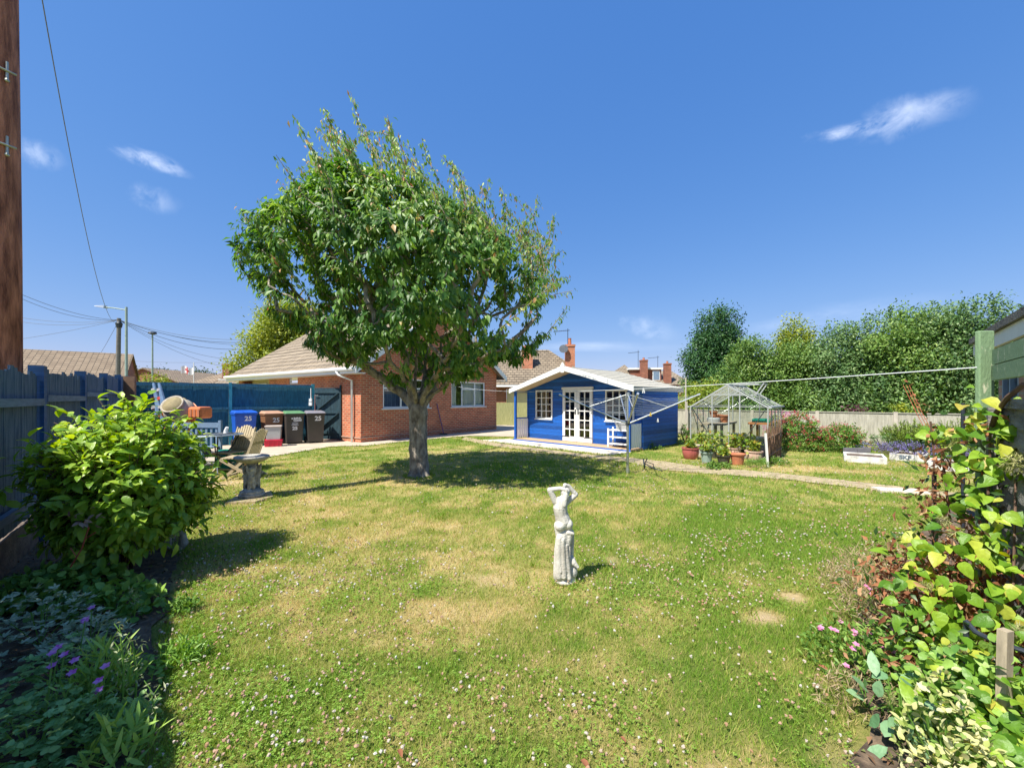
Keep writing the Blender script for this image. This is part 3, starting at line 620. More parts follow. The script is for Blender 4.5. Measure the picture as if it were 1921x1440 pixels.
# a few dead leaves lying on the lawn, each a thing
M['deadleaf'] = mat('dead_leaf', (.22, .08, .035), .8, var=.3, scale=20)
for px, py, sz, lb in ((1533, 1256, .055, 'rust brown curled dead leaf on the lawn beside the pink flowers'), (747, 1416, .04, 'brown dead leaf among white clover near the bottom edge of the lawn'),
                       (1089, 1436, .05, 'pale brown dead leaf at the very bottom of the lawn'), (1163, 1392, .03, 'small dark red dead leaf on clover in the near lawn')):
    p = gp(px, py); V_, F_, A_ = leaves([(0, 0, .02)], [(.6, -.8, .1)], [(0, 0, 1)], [sz], [sz*.5], np.array([.5]), ROWS_OVAL, .6, .3)
    o = npmesh('dead_leaf', V_, F_, M['deadleaf']); o.location = (p.x, p.y, 0.006); tag(o, lb, 'leaf', 'dead leaves on the lawn')

def onplane(px, py, P0, d):
    k = (px-960)/F; s = (k*P0[1]-P0[0])/(d[0]-k*d[1]); Y = P0[1]+s*d[1]; return s, EYE+(748-py)*Y/F

# ================================================================ BUNGALOW
BC = Vector((-5.0, 13.4, 0)); BA = math.atan2(.811, .585)
bun = root('bungalow', BC, BA, 'red brick bungalow with brown tiled roof and white gutter behind the big tree', 'bungalow')
LX, LY, HE, HR = 7.28, 9.7, 2.62, 5.05; sl_ = (HR-HE)/(LX/2)
def bsx(px, py): return onplane(px, py, BC, (.585, .811))
def bsy(px, py): return onplane(px, py, BC, (-.811, .585))
w1a, _ = bsx(718, 730); w1b, _ = bsx(806, 730); w2a, _ = bsx(846.5, 730); w2b, _ = bsx(909.5, 730)
_, zs1 = bsx(718, 766); _, zs2 = bsx(909, 762); zs = (zs1+zs2)/2; zt = 2.2
h1 = (w1a, w1b, zs, zt); h2 = (w2a, w2b, zs, zt)
sa, za = bsy(558, 719.5); sb_, zb = bsy(541.5, 708)
hs_ = (sa, sb_, za, zb+.02); hp = (6.6, 9.3, .02, 2.35)
m = MB(); m.wall((0, 0, 0), (1, 0, 0), LX, 0, lambda a: HE + sl_*min(a, LX-a), [h1, h2], .09, (0, 1, 0))
m.wall((0, 0, 0), (0, 1, 0), LY, 0, HE, [hs_, hp], .09, (1, 0, 0))
m.wall((LX, 0, 0), (0, 1, 0), LY, 0, HE, [], .09, (-1, 0, 0)); m.wall((0, LY, 0), (1, 0, 0), LX, 0, lambda a: HE + sl_*min(a, LX-a), [], .09, (0, -1, 0))
m.build('wall', M['brick'], bun)
m = MB(); m.box((-.012, -.03, .14), (LX+.02, -.002, .175)); m.box((-.03, -.03, .14), (-.002, 7, .175)); m.build('damp_course', M['plinth'], bun)
m = MB(); ov = .38
for sgn in (0, 1):
    x0 = -ov if sgn == 0 else LX+ov; z0 = HE - sl_*ov; xm = LX/2
    m.hexa([(x0, -.28, z0), (xm, -.28, HR), (xm, LY+.3, HR), (x0, LY+.3, z0), (x0, -.28, z0+.12), (xm, -.28, HR+.12), (xm, LY+.3, HR+.12), (x0, LY+.3, z0+.12)])
for k in range(13):       # tile courses stand proud of one another
    for sgn in (0, 1):
        t = (k+.5)/13; xa = -ov + t*(LX/2+ov); za_ = HE - sl_*ov + t*(HR-HE+sl_*ov) + .125
        if sgn: xa = LX-xa
        m.box((xa-.012, -.29, za_-.03), (xa+.012, LY+.31, za_+.012))
rf = m.build('roof', M['tile_y'], bun)
MB().tube([(LX/2, -.3, HR+.1), (LX/2, LY+.32, HR+.1)], .13, 8).build('ridge_tiles', M['tile_y'], rf)
m = MB(); zb_ = HE - sl_*ov
for x0, xm in ((-ov-.02, LX/2), (LX+ov+.02, LX/2)):
    m.hexa([(x0, -.33, zb_-.1), (xm, -.33, HR-.08), (xm, -.29, HR-.08), (x0, -.29, zb_-.1), (x0, -.33, zb_+.13), (xm, -.33, HR+.14), (xm, -.29, HR+.14), (x0, -.29, zb_+.13)])
m.build('barge_board', M['upvc'], bun)
m = MB(); m.box((-ov-.04, -.3, zb_-.09), (-ov-.012, LY+.3, zb_+.1)); m.box((-ov-.02, -.27, zb_-.09), (-.005, LY+.28, zb_-.06)); m.box((LX+.005, -.27, zb_-.09), (LX+ov+.02, LY+.28, zb_-.06)); m.build('fascia', M['upvc'], bun)
MB().tube([(-ov-.09, -.3, zb_+.05), (-ov-.09, LY+.3, zb_+.08)], .06, 8).build('gutter', M['upvc'], bun)
sp, _ = bsy(664, 760)
MB().tube([(-ov-.09, sp+.28, zb_), (-ov-.09, sp+.2, zb_-.12), (-.09, sp, zb_-.3), (-.09, sp, .02)], .04, 8).build('downpipe', M['upvc'], bun, True)
def window(parent, name, o, u, n_in, hole, cols, glassm, behind, frm=M['upvc'], bars=None, t=.06, back=.08, wdth=.05, trans=None):
    """framed window in a wall hole; cols = fractions of the mullions; bars = list of transoms as (col, fraction)"""
    o = Vector(o); u = Vector(u); nn = Vector(n_in); s0, s1, z0, z1 = hole
    def Bx(m, a0, a1, b0, b1, d0, d1):
        p = o+u*a0+nn*d0; q_ = o+u*a1+nn*d1; m.box((p.x, p.y, b0), (q_.x, q_.y, b1))
    m = MB()
    Bx(m, s0+.002, s1-.002, z0+.002, z0+t, back-.05, back); Bx(m, s0+.002, s1-.002, z1-t, z1-.002, back-.05, back)
    Bx(m, s0+.002, s0+t, z0+t, z1-t, back-.05, back); Bx(m, s1-t, s1-.002, z0+t, z1-t, back-.05, back)
    W = s1-s0-2*t; H = z1-z0-2*t
    for c in cols: Bx(m, s0+t+W*c-wdth/2, s0+t+W*c+wdth/2, z0+t, z1-t, back-.048, back-.002)
    edges = [0]+list(cols)+[1]
    for ci, fz in (bars or []):
        for c in (range(len(edges)-1) if ci is None else [ci]):
            Bx(m, s0+t+W*edges[c]+(wdth/2 if c else 0), s0+t+W*edges[c+1]-(wdth/2 if c < len(edges)-2 else 0), z0+t+H*fz-wdth/2, z0+t+H*fz+wdth/2, back-.045, back-.004)
    fr = m.build(name, frm, parent)
    g_ = MB(); p = o+u*(s0+t)+nn*(back-.02); q_ = o+u*(s1-t)+nn*(back-.02)
    g_._add([(p.x, p.y, z0+t), (q_.x, q_.y, z0+t), (q_.x, q_.y, z1-t), (p.x, p.y, z1-t)], [(0, 1, 2, 3)]); g_.build('pane', glassm, fr)
    if behind:
        b_ = MB(); p = o+u*(s0)+nn*(back+.12); q_ = o+u*(s1)+nn*(back+.12)
        rngs, mt, nm = behind
        for a0, a1 in rngs:
            K = 24; vs = []; 
            for i_ in range(K+1):
                a = s0+(s1-s0)*(a0+(a1-a0)*i_/K); off = .015*math.sin(i_*2.1); pt = o+u*a+nn*(back+.12+off); vs += [(pt.x, pt.y, z0), (pt.x, pt.y, z1)]
            b_._add(vs, [(2*i_, 2*i_+2, 2*i_+3, 2*i_+1) for i_ in range(K)])
        b_.build(nm, mt, fr, True)
    return fr
wn = window(bun, 'window', (0, 0, 0), (1, 0, 0), (0, 1, 0), h1, [.36, .68], M['winglass'], ([(0, .62)], M['blindblue'], 'blind'), bars=[(2, .68), (0, .68)])
MB().box((h1[0]-.06, -.04, h1[2]-.035), (h1[1]+.06, .07, h1[2]-.003)).build('sill', M['upvc'], wn)
wn = window(bun, 'window', (0, 0, 0), (1, 0, 0), (0, 1, 0), h2, [.3, .70], M['winglass'], ([(0, .22), (.42, 1)], M['curtain'], 'curtain'), bars=[(1, .72)])
MB().box((h2[0]-.06, -.04, h2[2]-.035), (h2[1]+.06, .07, h2[2]-.003)).build('sill', M['upvc'], wn)
wn = window(bun, 'window', (0, 0, 0), (0, 1, 0), (1, 0, 0), hs_, [], M['winglass'], ([(0, 1)], M['curtain'], 'blind'), t=.05, bars=[(None, .6)])
M['cream'] = mat('cream_render', (.62, .52, .33), .8, var=.08)
m = MB(); m.box((.42, hp[0]+.02, .02), (.6, hp[1]-.02, 2.34)); m.build('porch_wall', M['cream'], bun)
for a, b in ((6.9, 7.35), (7.7, 8.6)):
    window(bun, 'window', (.42, 0, 0), (0, 1, 0), (1, 0, 0), (a, b, 1.2, 2.15), [.5], M['winglass'], None, t=.05, back=-.01)
m = MB(); m.box((.8, .7, .05), (LX-.3, LY-.4, 2.55)); m.build('interior', M['dark'], bun)

# leaning broom against the wall
p = gp(832, 815.5); s_, zz = bsx(818, 757); q3 = BC + Vector((.585, .811, 0))*s_ + Vector((.811, -.585, 0))*.03
br = root('broom', (p.x, p.y, 0), 0, 'purple handled broom leaning against the red brick wall', 'broom')
MB().tube([(0, 0, .03), (q3.x-p.x, q3.y-p.y, zz)], .016, 8).build('handle', M['purple'], br)
m = MB(); m.box((-.14, -.03, .0), (.14, .03, .06)); m.build('head', M['black'], br)

# ================================================================ SUMMERHOUSE
sh = root('summerhouse', (SH.x, SH.y, 0), SHA, 'bright blue wooden summerhouse with white doors, windows and gable boards', 'summerhouse')
SW, SD_, SF, SE, SA = 4.45, 3.0, .7, 1.76, 2.38; ss = (SA-SE)/(SW/2); DK = .07
WO = SH + vx*SF
def shw(px, py): return onplane(px, py, WO, ux)
d0, _ = shw(1056.5, 760); d1, _ = shw(1112, 760); l0, _ = shw(1005.5, 760); l1, _ = shw(1036.5, 760); _, lz0 = shw(1020, 785); _, lz1 = shw(1020, 731.5)
r0, _ = shw(1136, 760); r1 = r0+(l1-l0)*1.45; _, rz0 = shw(1136, 790); _, rz1 = shw(1136, 731.5)
dz1 = shw(1085, 730)[1]; hd = (d0, d1, DK+.01, dz1); hl = (l0, l1, lz0, lz1); hr = (r0, min(r1, SW-.25), rz0+.02, rz1)
m = MB(); top = lambda a: SE + ss*min(a, SW-a)
m.wall((0, SF, 0), (1, 0, 0), SW, DK, top, [hd, hl, hr], .05, (0, 1, 0))
m.wall((0, SD_, 0), (1, 0, 0), SW, DK, top, [], .05, (0, -1, 0)); m.wall((0, SF, 0), (0, 1, 0), SD_-SF, DK, SE, [], .05, (1, 0, 0)); m.wall((SW, SF, 0), (0, 1, 0), SD_-SF, .02, SE, [], .05, (-1, 0, 0))
for x in (0, SW): m.box((x-.02, SF-.02, .05), (x+.025, SF+.04, SE))
for k in range(16):  # overlapping board edges
    z = DK+.105*k+.1
    if z < SE: m.box((SW+.002, SF+.05, z-.012), (SW+.010, SD_, z))
m.build('wall', M['blue'], sh)
m = MB(); m.box((.06, SD_-.1, .1), (SW-.06, SD_-.06, 1.7)); m.box((.06, SF+.08, .08), (SW-.06, SD_-.1, .1)); m.build('interior', M['brownin'], sh)
for nm, h_, n_, bh_ in (('window', hl, 3, ([(.0, .62)], mat('cream_blind', (.62, .56, .38), .8, var=.1), 'blind')), ('window', hr, 4, None)):  # cream sheet stands in for the bright interior seen through the left window
    wn = window(sh, nm, (0, SF, 0), (1, 0, 0), (0, 1, 0), h_, [k/n_ for k in range(1, n_)] if n_ == 4 else [.34, .66], M['shedglass'], bh_, M['white'], bars=[(None, .25), (None, .5), (None, .75)], t=.045, back=.01, wdth=.025)
    MB().box((h_[0]-.02, SF-.07, h_[2]-.03), (h_[1]+.02, SF-.045, h_[2]-.002)).build('sill', M['white'], wn)
dm = (hd[0]+hd[1])/2
for a, b, sg in ((hd[0], dm-.003, 1), (dm+.003, hd[1], -1)):
    dr = window(sh, 'door', (0, SF, 0), (1, 0, 0), (0, 1, 0), (a, b, hd[2], hd[3]), [.5], M['shedglass'], None, M['white'], bars=[(None, k/5) for k in range(1, 5)], t=.095, back=.0, wdth=.03)
    MB().box((a+.01, SF-.056, hd[2]+.002), (b-.01, SF-.052, hd[2]+.16)).build('kick_board', M['white'], dr)
    xh = b-.05 if sg == 1 else a+.05
    m = MB(); m.box((xh-.02, SF-.062, .95), (xh+.02, SF-.053, 1.12)); m.bar((xh, SF-.075, 1.03), (xh-sg*.09, SF-.08, 1.03), .014); m.build('handle', M['ironblk'], dr)
    xg = a if sg == 1 else b
    for z in (.22, 1.0): MB().box((xg+.0*sg, SF-.066, z), (xg+sg*(.3 if z < .5 else .04), SF-.0575, z+.022)).build('hinge', M['ironblk'], dr)
m = MB(); fz = hd[3]
m.box((hd[0]-.03, SF-.065, fz+.003), (hd[1]+.03, SF-.02, fz+.075)); m.build('door_head', M['white'], sh)
# roof with felt strips running along its length
m = MB(); eo, fo, bo = .13, .06, .1
for sgn in (0, 1):
    x0 = -eo if sgn == 0 else SW+eo; xm = SW/2; z0 = SE - ss*eo + .02; z1 = SA+.02
    m.hexa([(x0, -fo, z0), (xm, -fo, z1), (xm, SD_+bo, z1), (x0, SD_+bo, z0), (x0, -fo, z0+.045), (xm, -fo, z1+.045), (xm, SD_+bo, z1+.045), (x0, SD_+bo, z0+.045)])
r_ = m.build('roof', M['felt'], sh)
m = MB()
for sgn in (0, 1):
    for k in range(1, 10):
        t = k/9.5; xa = -eo+t*(SW/2+eo); za_ = SE-ss*eo+.068+t*(SA-SE+ss*eo)
        if sgn: xa = SW-xa
        m.box((xa-.014, -fo-.005, za_-.014), (xa+.014, SD_+bo+.01, za_+.01))
m.build('batten', mat('felt_seam', (.66, .63, .54), .8, var=.15), r_)
m = MB()
for sgn in (0, 1):
    x0 = -eo+.03 if sgn == 0 else SW+eo-.03; z0 = SE - ss*(eo-.03)+.012
    m.hexa([(x0, -fo+.02, z0-.012), (SW/2, -fo+.02, SA), (SW/2, SF-.03, SA), (x0, SF-.03, z0-.012), (x0, -fo+.02, z0-.001), (SW/2, -fo+.02, SA+.011), (SW/2, SF-.03, SA+.011), (x0, SF-.03, z0-.001)])
m.build('soffit', M['soffit'], sh)
for sgn in (0, 1):
    m = MB(); x0 = -eo-.03 if sgn == 0 else SW+eo+.03; z0 = SE - ss*eo; xm = SW/2 + (-.002 if sgn == 0 else .002)
    m.hexa([(x0, -fo-.035, z0-.08), (xm, -fo-.035, SA-.06), (xm, -fo-.005, SA-.06), (x0, -fo-.005, z0-.08), (x0, -fo-.035, z0+.07), (xm, -fo-.035, SA+.095), (xm, -fo-.005, SA+.095), (x0, -fo-.005, z0+.07)])
    m.build('barge_board', M['white'], sh)
m = MB(); m.prism([(SW/2-.06, SA-.12), (SW/2+.06, SA-.12), (SW/2+.075, SA+.1), (SW/2, SA+.2), (SW/2-.075, SA+.1)], -fo-.055, -fo-.037); m.build('finial', M['white'], sh)
m = MB(); x0 = SW+eo; z0 = SE-ss*eo; m.box((x0-.01, -fo-.003, z0-.06), (x0+.012, SD_+bo, z0+.07)); m.build('fascia', M['felt'], sh)
m = MB(); m.box((-x0+SW-.012, -fo-.003, z0-.06), (-x0+SW+.01, SD_+bo, z0+.07)); m.build('fascia', M['felt'], sh)
m = MB(); m.box((-.02, 0, .031), (SW+.02, SF-.021, DK)); m.build('deck', M['deck'], sh)
m = MB(); m.box((-.03, -.022, .031), (SW+.03, -.002, DK-.004)); m.build('deck_edge', M['bluep'], sh)
for x in (.035, SW-.035):
    m = MB(); m.box((x-.035, .005, DK+.001), (x+.035, .075, SE-.04)); m.build('post', M['bluep'], sh)
for x, wm in ((.035, M['white']), (SW-.035, M['white'])):
    m = MB(); y0, y1 = .08, SF-.025
    m.box((x-.02, y0, .76), (x+.02, y1, .80), 1); m.box((x-.015, y0, DK+.04), (x+.015, y1, DK+.08), 1); n_ = 5
    for k in range(n_):
        a = y0+.01+(y1-y0-.02)*k/n_; m.box((x-.008+.022, a, DK+.03), (x+.008+.022, a+(y1-y0)/n_*.72, .765))
    m.build('balustrade', [wm, M['bluep']], sh)
# white rack and grey tub on the deck
k0, _ = onplane(1143, 840, SH+vx*.35, ux)
rk = root('shelf_rack', shp(k0, .28)+(DK+.002,), SHA, 'white open shelf rack standing on the summerhouse deck by the blue post', 'rack')
for x in (0, .62):
    for y in (0, .26):
        MB().box((x-.02, y-.02, 0), (x+.025, y+.02, .56 if y else .53)).build('leg', M['white'], rk)
for z in (.08, .27, .47): MB().box((.026, -.015, z), (.599, .275, z+.03)).build('shelf', M['white'], rk)
tb = MB(); tb.hexa([(0, 0, 0), (.3, 0, 0), (.3, .2, 0), (0, .2, 0), (-.02, -.02, .17), (.32, -.02, .17), (.32, .22, .17), (-.02, .22, .17)]); tb.box((-.035, -.035, .17), (.335, .235, .19))
tag(tb.build('storage_tub', M['greybox'], loc=shp(k0+.26, .30)+(DK+.502,), rot=(0, 0, SHA)), 'small grey plastic tub on top of the white shelf rack', 'tub')

# ================================================================ GREENHOUSE
GL = Vector((4.72, 10.7)); GA = math.atan2(-.64, .77); gux = Vector((.77, -.64)).normalized(); gvx = Vector((.64, .77)).normalized()
def ghp(a, b, z=0): q = GL+gux*a+gvx*b; return Vector((q.x, q.y, z))
gh = root('greenhouse', (GL.x, GL.y, 0), GA, 'small aluminium framed glass greenhouse with open roof vents behind the pots', 'greenhouse')
GW, GD, GE, GR = 1.74, 2.4, 1.245, 1.80; fm = MB(); b_ = .024
gs = (GR-GE)/(GW/2)
for y in (0, GD):
    for x in (0, GW*.3, GW*.52 if y == 0 else GW*.7, GW*.66 if y == 0 else GW*.7, GW):
        fm.bar((x, y, .02), (x, y, GE+gs*min(x, GW-x)), b_, b_)
    for x0 in (0, GW): fm.bar((x0, y, GE), (GW/2, y, GR), .035)
    fm.bar((0, y, GE+.005), (GW, y, GE+.005), .012 if y == 0 else .02); fm.bar((0, y, .03), (GW, y, .03), .05)
    fm.bar((GW*.3, y, GE+gs*GW*.3-.02), (GW*.7, y, GE+gs*GW*.3-.02), .03)
for x in (0, GW):
    for k in range(1, 4): fm.bar((x, GD*k/4, .02), (x, GD*k/4, GE), .022); 
    fm.bar((x, 0, GE), (x, GD, GE), .05); fm.bar((x, 0, .03), (x, GD, .03), .05); fm.bar((x, 0, .5), (x, GD, .5), .012)
    for k in range(1, 4): fm.bar((x, GD*k/4, GE), (GW/2, GD*k/4, GR), .017)
fm.bar((GW/2, 0, GR), (GW/2, GD, GR), .05)
fm.bar((.04, .02, GE-.05), (GW*.32, .02, .35), .018); fm.bar((GW-.05, .02, GE-.05), (GW*.66, .02, .3), .018)
fm.bar((.0, .1, GE-.05), (.0, GD*.4, .35), .014); fm.bar((.0, GD-.1, GE-.05), (.0, GD*.6, .35), .014)
fm.build('frame', M['alu_w'], gh)
m = MB(); m.box((GW+.03, -.05, GE-.02), (GW+.08, GD+.05, GE+.02)); m.box((-.08, -.05, GE-.02), (-.03, GD+.05, GE+.02)); m.build('gutter', M['alu_w'], gh)
def gpan(vs): m = MB(); m._add(vs, [tuple(range(len(vs)))]); return m.build('pane', M['glass'], gh)
gpan([(0, 0, .03), (GW, 0, .03), (GW, 0, GE), (GW/2, 0, GR), (0, 0, GE)]); gpan([(0, GD, .03), (GW, GD, .03), (GW, GD, GE), (GW/2, GD, GR), (0, GD, GE)])
gpan([(0, 0, .03), (0, GD, .03), (0, GD, GE), (0, 0, GE)]); gpan([(GW, 0, .03), (GW, GD, .03), (GW, GD, GE), (GW, 0, GE)])
gpan([(0, 0, GE), (0, GD, GE), (GW/2, GD, GR), (GW/2, 0, GR)]); gpan([(GW, 0, GE), (GW, GD*.0+.6, GE), (GW/2, .6, GR), (GW/2, 0, GR)])
def vent(o, a, bvec, c):
    m = MB(); o = Vector(o); a = Vector(a); bvec = Vector(bvec)
    for p, q in ((o, o+a), (o+a, o+a+bvec), (o+a+bvec, o+bvec), (o+bvec, o)): m.bar(p, q, .03)
    v = m.build('roof_vent', M['alu_w'], gh); g_ = MB(); g_._add([o, o+a, o+a+bvec, o+bvec], [(0, 1, 2, 3)]); g_.build('pane', M['glass'], v)
vent((GW/2+.02, .65, GR+.03), (0, .55, 0), (.55, 0, .0), 0)
vent((GW*.72, 1.55, GE+.32), (0, .6, 0), (.18, 0, .30), 0)
def table_wood(name, loc, rz, L_, W_, H_, label, m_=M['staging']):
    t = root(name, loc, rz, label, 'bench', 'staging benches inside the greenhouse'); MB().box((0, 0, H_-.05), (L_, W_, H_)).build('top', m_, t)
    for x in (.04, L_-.1):
        for y in (.04, W_-.1): MB().box((x, y, 0), (x+.06, y+.06, H_-.052)).build('leg', m_, t)
    return t
table_wood('staging_bench', ghp(.08, .45), GA, .62, 1.6, .80, 'grey wooden staging bench inside the left of the greenhouse')
table_wood('staging_bench', ghp(1.12, 1.2), GA, .55, 1.1, .82, 'brown wooden staging bench inside the right of the greenhouse behind the stool', M['orangewood'])
def pot(name, loc, r0, r1, h, m_, label, group=None, rim=.02, bulge=0, sc=1):
    prof = [(r0*.9, 0), (r0, .004)]
    for k in range(1, 7):
        t = k/6; prof.append((r0+(r1-r0)*t + bulge*math.sin(math.pi*t)*r1, h*t*.88))
    rr = prof[-1][0]
    prof += [(rr+rim, h*.885), (rr+rim, h), (rr+rim-.018, h), (rr-.01, h*.93), (rr-.03, h*.86), (0, h*.84)]
    o = MB().lathe(prof, n=20).build(name, m_, smooth=False, loc=loc); return tag(o, label, 'plant pot', group)
pot('flower_pot', ghp(.32, 1.0, .942), .07, .1, .16, M['terra'], 'terracotta pot standing on grey tray inside greenhouse', 'pots on the greenhouse staging')
pot('flower_pot', ghp(.55, 1.15, .802), .09, .12, .2, M['terra'], 'wide terracotta pot at the bench edge inside greenhouse', 'pots on the greenhouse staging')
pot('flower_pot', ghp(.28, 1.6, .802), .1, .13, .2, M['terra'], 'terracotta pot at the back of the staging in the greenhouse', 'pots on the greenhouse staging')
tag(MB().lathe([(.16, 0), (.17, .1), (.15, .13), (.0, .13)], n=18).build('dish', M['greybox'], loc=ghp(.32, 1.0, .802)), 'grey dish beneath a terracotta pot on the greenhouse bench', 'dish')
m = MB(); m.box((0, 0, 0), (.42, .5, .012)); m.box((0, 0, .012), (.02, .5, .09)); m.box((.4, 0, .012), (.42, .5, .09)); m.box((.02, 0, .012), (.4, .02, .09)); m.box((.02, .48, .012), (.4, .5, .09))
tag(m.build('seed_tray', M['greenplastic'], loc=ghp(1.2, 1.3, .822), rot=(0, 0, GA)), 'dark green seed tray on the right greenhouse bench', 'tray')
st = root('stool', ghp(1.02, .55), GA, 'stool with grey round seat and orange wooden legs in greenhouse', 'stool')
MB().lathe([(.17, 0), (.18, .02), (.18, .05), (.16, .06), (0, .06)], (0, 0, .50), 16).build('seat', M['greybox'], st)
for a in (.8, 2.4, 3.9, 5.5): MB().bar((.15*math.cos(a), .15*math.sin(a), 0), (.1*math.cos(a), .1*math.sin(a), .499), .035).build('leg', M['orangewood'], st)
m = MB(); m.hexa([(0, 0, 0), (.3, 0, 0), (.3, .3, 0), (0, .3, 0), (-.03, -.03, .42), (.33, -.03, .42), (.33, .33, .42), (-.03, .33, .42)])
bx_ = root('storage_bin', ghp(1.33, .6), GA, 'pale tub with blue lid beside the stool in the greenhouse', 'tub'); m.build('tub', M['greybox'], bx_)
MB().box((-.05, -.05, .421), (.35, .35, .48)).build('lid', M['bench'], bx_)

# pots in front of the greenhouse
M['potleaf'] = leafmat('pot_plant_leaf', [(0, (.10, .20, .03)), (.5, (.24, .35, .05)), (.85, (.42, .44, .07)), (1, (.50, .28, .07))], .35)
M['lettuce'] = leafmat('bright_lettuce_leaf', [(0, (.16, .33, .03)), (1, (.34, .50, .07))], .4)
pots = [  # px, base py, top half-width px, height px, material, label, plant
 (1295, 860, 15, 20, 'glaze_red', 'red glazed pot at the left end of the row of pots', .10, 'potleaf'),
 (1312, 855, 13, 22, 'whitepot', 'off white pot behind the red glazed pot', .16, 'potleaf'),
 (1325, 868, 11, 20, 'greypot', 'grey green ribbed pot in front of the greenhouse', .12, 'potleaf'),
 (1340, 858, 12, 18, 'blackpot', 'black plastic pot behind the grey green ribbed pot', .22, 'potleaf'),
 (1357, 870, 12, 16, 'blackpot', 'low brown black pot between the ribbed pot and terracotta pot', .08, 'potleaf'),
 (1377, 858, 11, 18, 'terrapale', 'pale pink pot behind the orange terracotta pot', .18, 'potleaf'),
 (1383, 871, 13, 20, 'terra', 'orange terracotta pot with thick rim in the middle of the row', 0, None),
 (1398, 858, 11, 18, 'blackpot', 'black pot full of bright green lettuce leaves', .17, 'lettuce'),
 (1414, 866, 15, 20, 'terrapale', 'wide pale terracotta bowl at the right end beside the hurdle', .12, 'potleaf')]
for px, py, hw, hp_, mm, lb, pl, pm in pots:
    g_ = gp(px, py); k = g_.y/F
    pot('plant_pot', (g_.x, g_.y, 0), hw*k*.72, hw*k*.95, hp_*k*1.05, M[mm], lb, 'pots in front of the greenhouse', bulge=.12 if mm in ('glaze_red', 'terrapale') else 0)
    if pl:
        n = 150; h_ = hp_*k
        P = np.array([g_.x, g_.y, h_*.9]) + rng.normal(size=(n, 3))*[pl*.55, pl*.55, pl*.05] + np.stack([0*rng.random(n), 0*rng.random(n), rng.random(n)**.7*pl*1.9], 1)
        D = rdir(n)+[0, 0, .3]; o = leafobj('pot_foliage', leaves(P, D, rdir(n)+[0, 0, 1.2], .05+.06*rng.random(n), .035+.03*rng.random(n), rng.random(n), ROWS_OVAL), M[pm])
        tag(o, {'lettuce': 'bright green lettuce leaves growing in the black pot'}.get(pm, 'yellow green plant growing in the ' + lb.split(' pot')[0].split(' bowl')[0] + ' pot'), 'plant', 'plants in the greenhouse pots')

# brushwood hurdle and cane
hd0 = gp(1438, 873); hd1 = gp(1464, 856)
hu = root('brushwood_hurdle', hd0, math.atan2(hd1.y-hd0.y, hd1.x-hd0.x), 'brown brushwood hurdle of upright twigs at the greenhouse corner', 'hurdle')
m = MB(); Lh = (hd1-hd0).length
for k in range(85):
    x = random.uniform(0, Lh); h_ = .75+random.uniform(-.12, .12)+.25*x/Lh*.5; m.tube([(x, random.uniform(-.03, .03), 0), (x+random.uniform(-.06, .06), random.uniform(-.03, .03), h_*.5), (x+random.uniform(-.09, .09), random.uniform(-.05, .05), h_)], [.008, .007, .004], 4, cap=False)
for z in (.2, .6): m.tube([(0, -.02, z), (Lh, -.02, z+.02)], .012, 5)
m.build('twig_panel', M['twig'], hu)
MB().bar((Lh+.02, .03, 0), (Lh+.02, .03, .72), .035).build('post', M['orangewood'], hu)
c0 = gp(1440, 876); tag(MB().bar((0, 0, 0), (-.05, 0, .72), .035).build('garden_cane', M['white'], loc=c0), 'white painted stake leaning at the near end of the hurdle', 'stake')
# ================================================================ FENCES
def board_fence(name, p0, p1, h, n_panel, mp, mr, mpost, label, rails_side=1, board=.11, jag=0, hfun=None, postw=.09, rails=(.25, .62, .92), skip_first=False, gravel=0, cap=False, group=None, post_over=.03):
    """vertical boards, one panel and its rails between each two posts; each post a part"""
    p0 = Vector(p0[:2]); p1 = Vector(p1[:2]); d = p1-p0; Lf = d.length; a = math.atan2(d.y, d.x)
    r = root(name, (p0.x, p0.y, 0), a, label, 'fence', group); H = hfun or (lambda x: h)
    for k in range(n_panel):
        x0 = Lf*k/n_panel+postw/2; x1 = Lf*(k+1)/n_panel-postw/2; m = MB(); x = x0; hh = H((x0+x1)/2)
        if gravel: m.box((x0, -.02, 0), (x1, .02, gravel), 1)
        while x < x1-.01:
            w_ = min(board*random.uniform(.85, 1.1), x1-x); g = .0 if jag < .02 else random.uniform(.0, .004)
            y = .006*random.random(); t = random.uniform(-jag, jag*.4)
            m.box((x+g-.002, y-.008, gravel+.01+(random.uniform(0, .02))), (x+w_, y+.008, hh+t)); x += w_
        if cap: m.box((x0, -.03, hh+.002), (x1, .03, hh+.03))
        m.build('panel', [mp, M['gravel']], r)
        for f in rails:
            s = rails_side; z = hh*f; m = MB(); m.box((x0, s*.018, z-.035), (x1, s*.062, z+.035)); m.build('rail', mr, r)
    for k in range(n_panel+1):
        if skip_first and k == 0: continue
        x = Lf*k/n_panel; hh = max(H(max(0, x-.3)), H(min(Lf, x+.3)))+post_over
        m = MB(); m.box((x-postw/2+.002, -.055, 0), (x+postw/2-.002, .055, hh)); m.build('post', mpost, r)
    return r
FG = Vector((-6.9, 14.05)); FK = Vector((-10.72, 11.3)); F0 = Vector((-1.9, .55))
board_fence('wooden_fence', FK, FG, 1.93, 2, M['teal'], M['teal'], M['teal_post'], 'teal stained board fence behind the wheelie bins and cement mixer', rails_side=-1, rails=(.2, .6, .965), jag=.004)
nearF = lambda x: 1.66+.02*x if x < 6 else (1.78+.035*(x-6))
board_fence('wooden_fence', F0, FK, 1.8, 6, M['navy'], M['rail'], M['navy_post'], 'dark weathered blue board fence with ragged top on the left side', rails_side=-1, rails=(.28, .82), jag=.05, hfun=nearF, postw=.13, board=.1, gravel=.3)
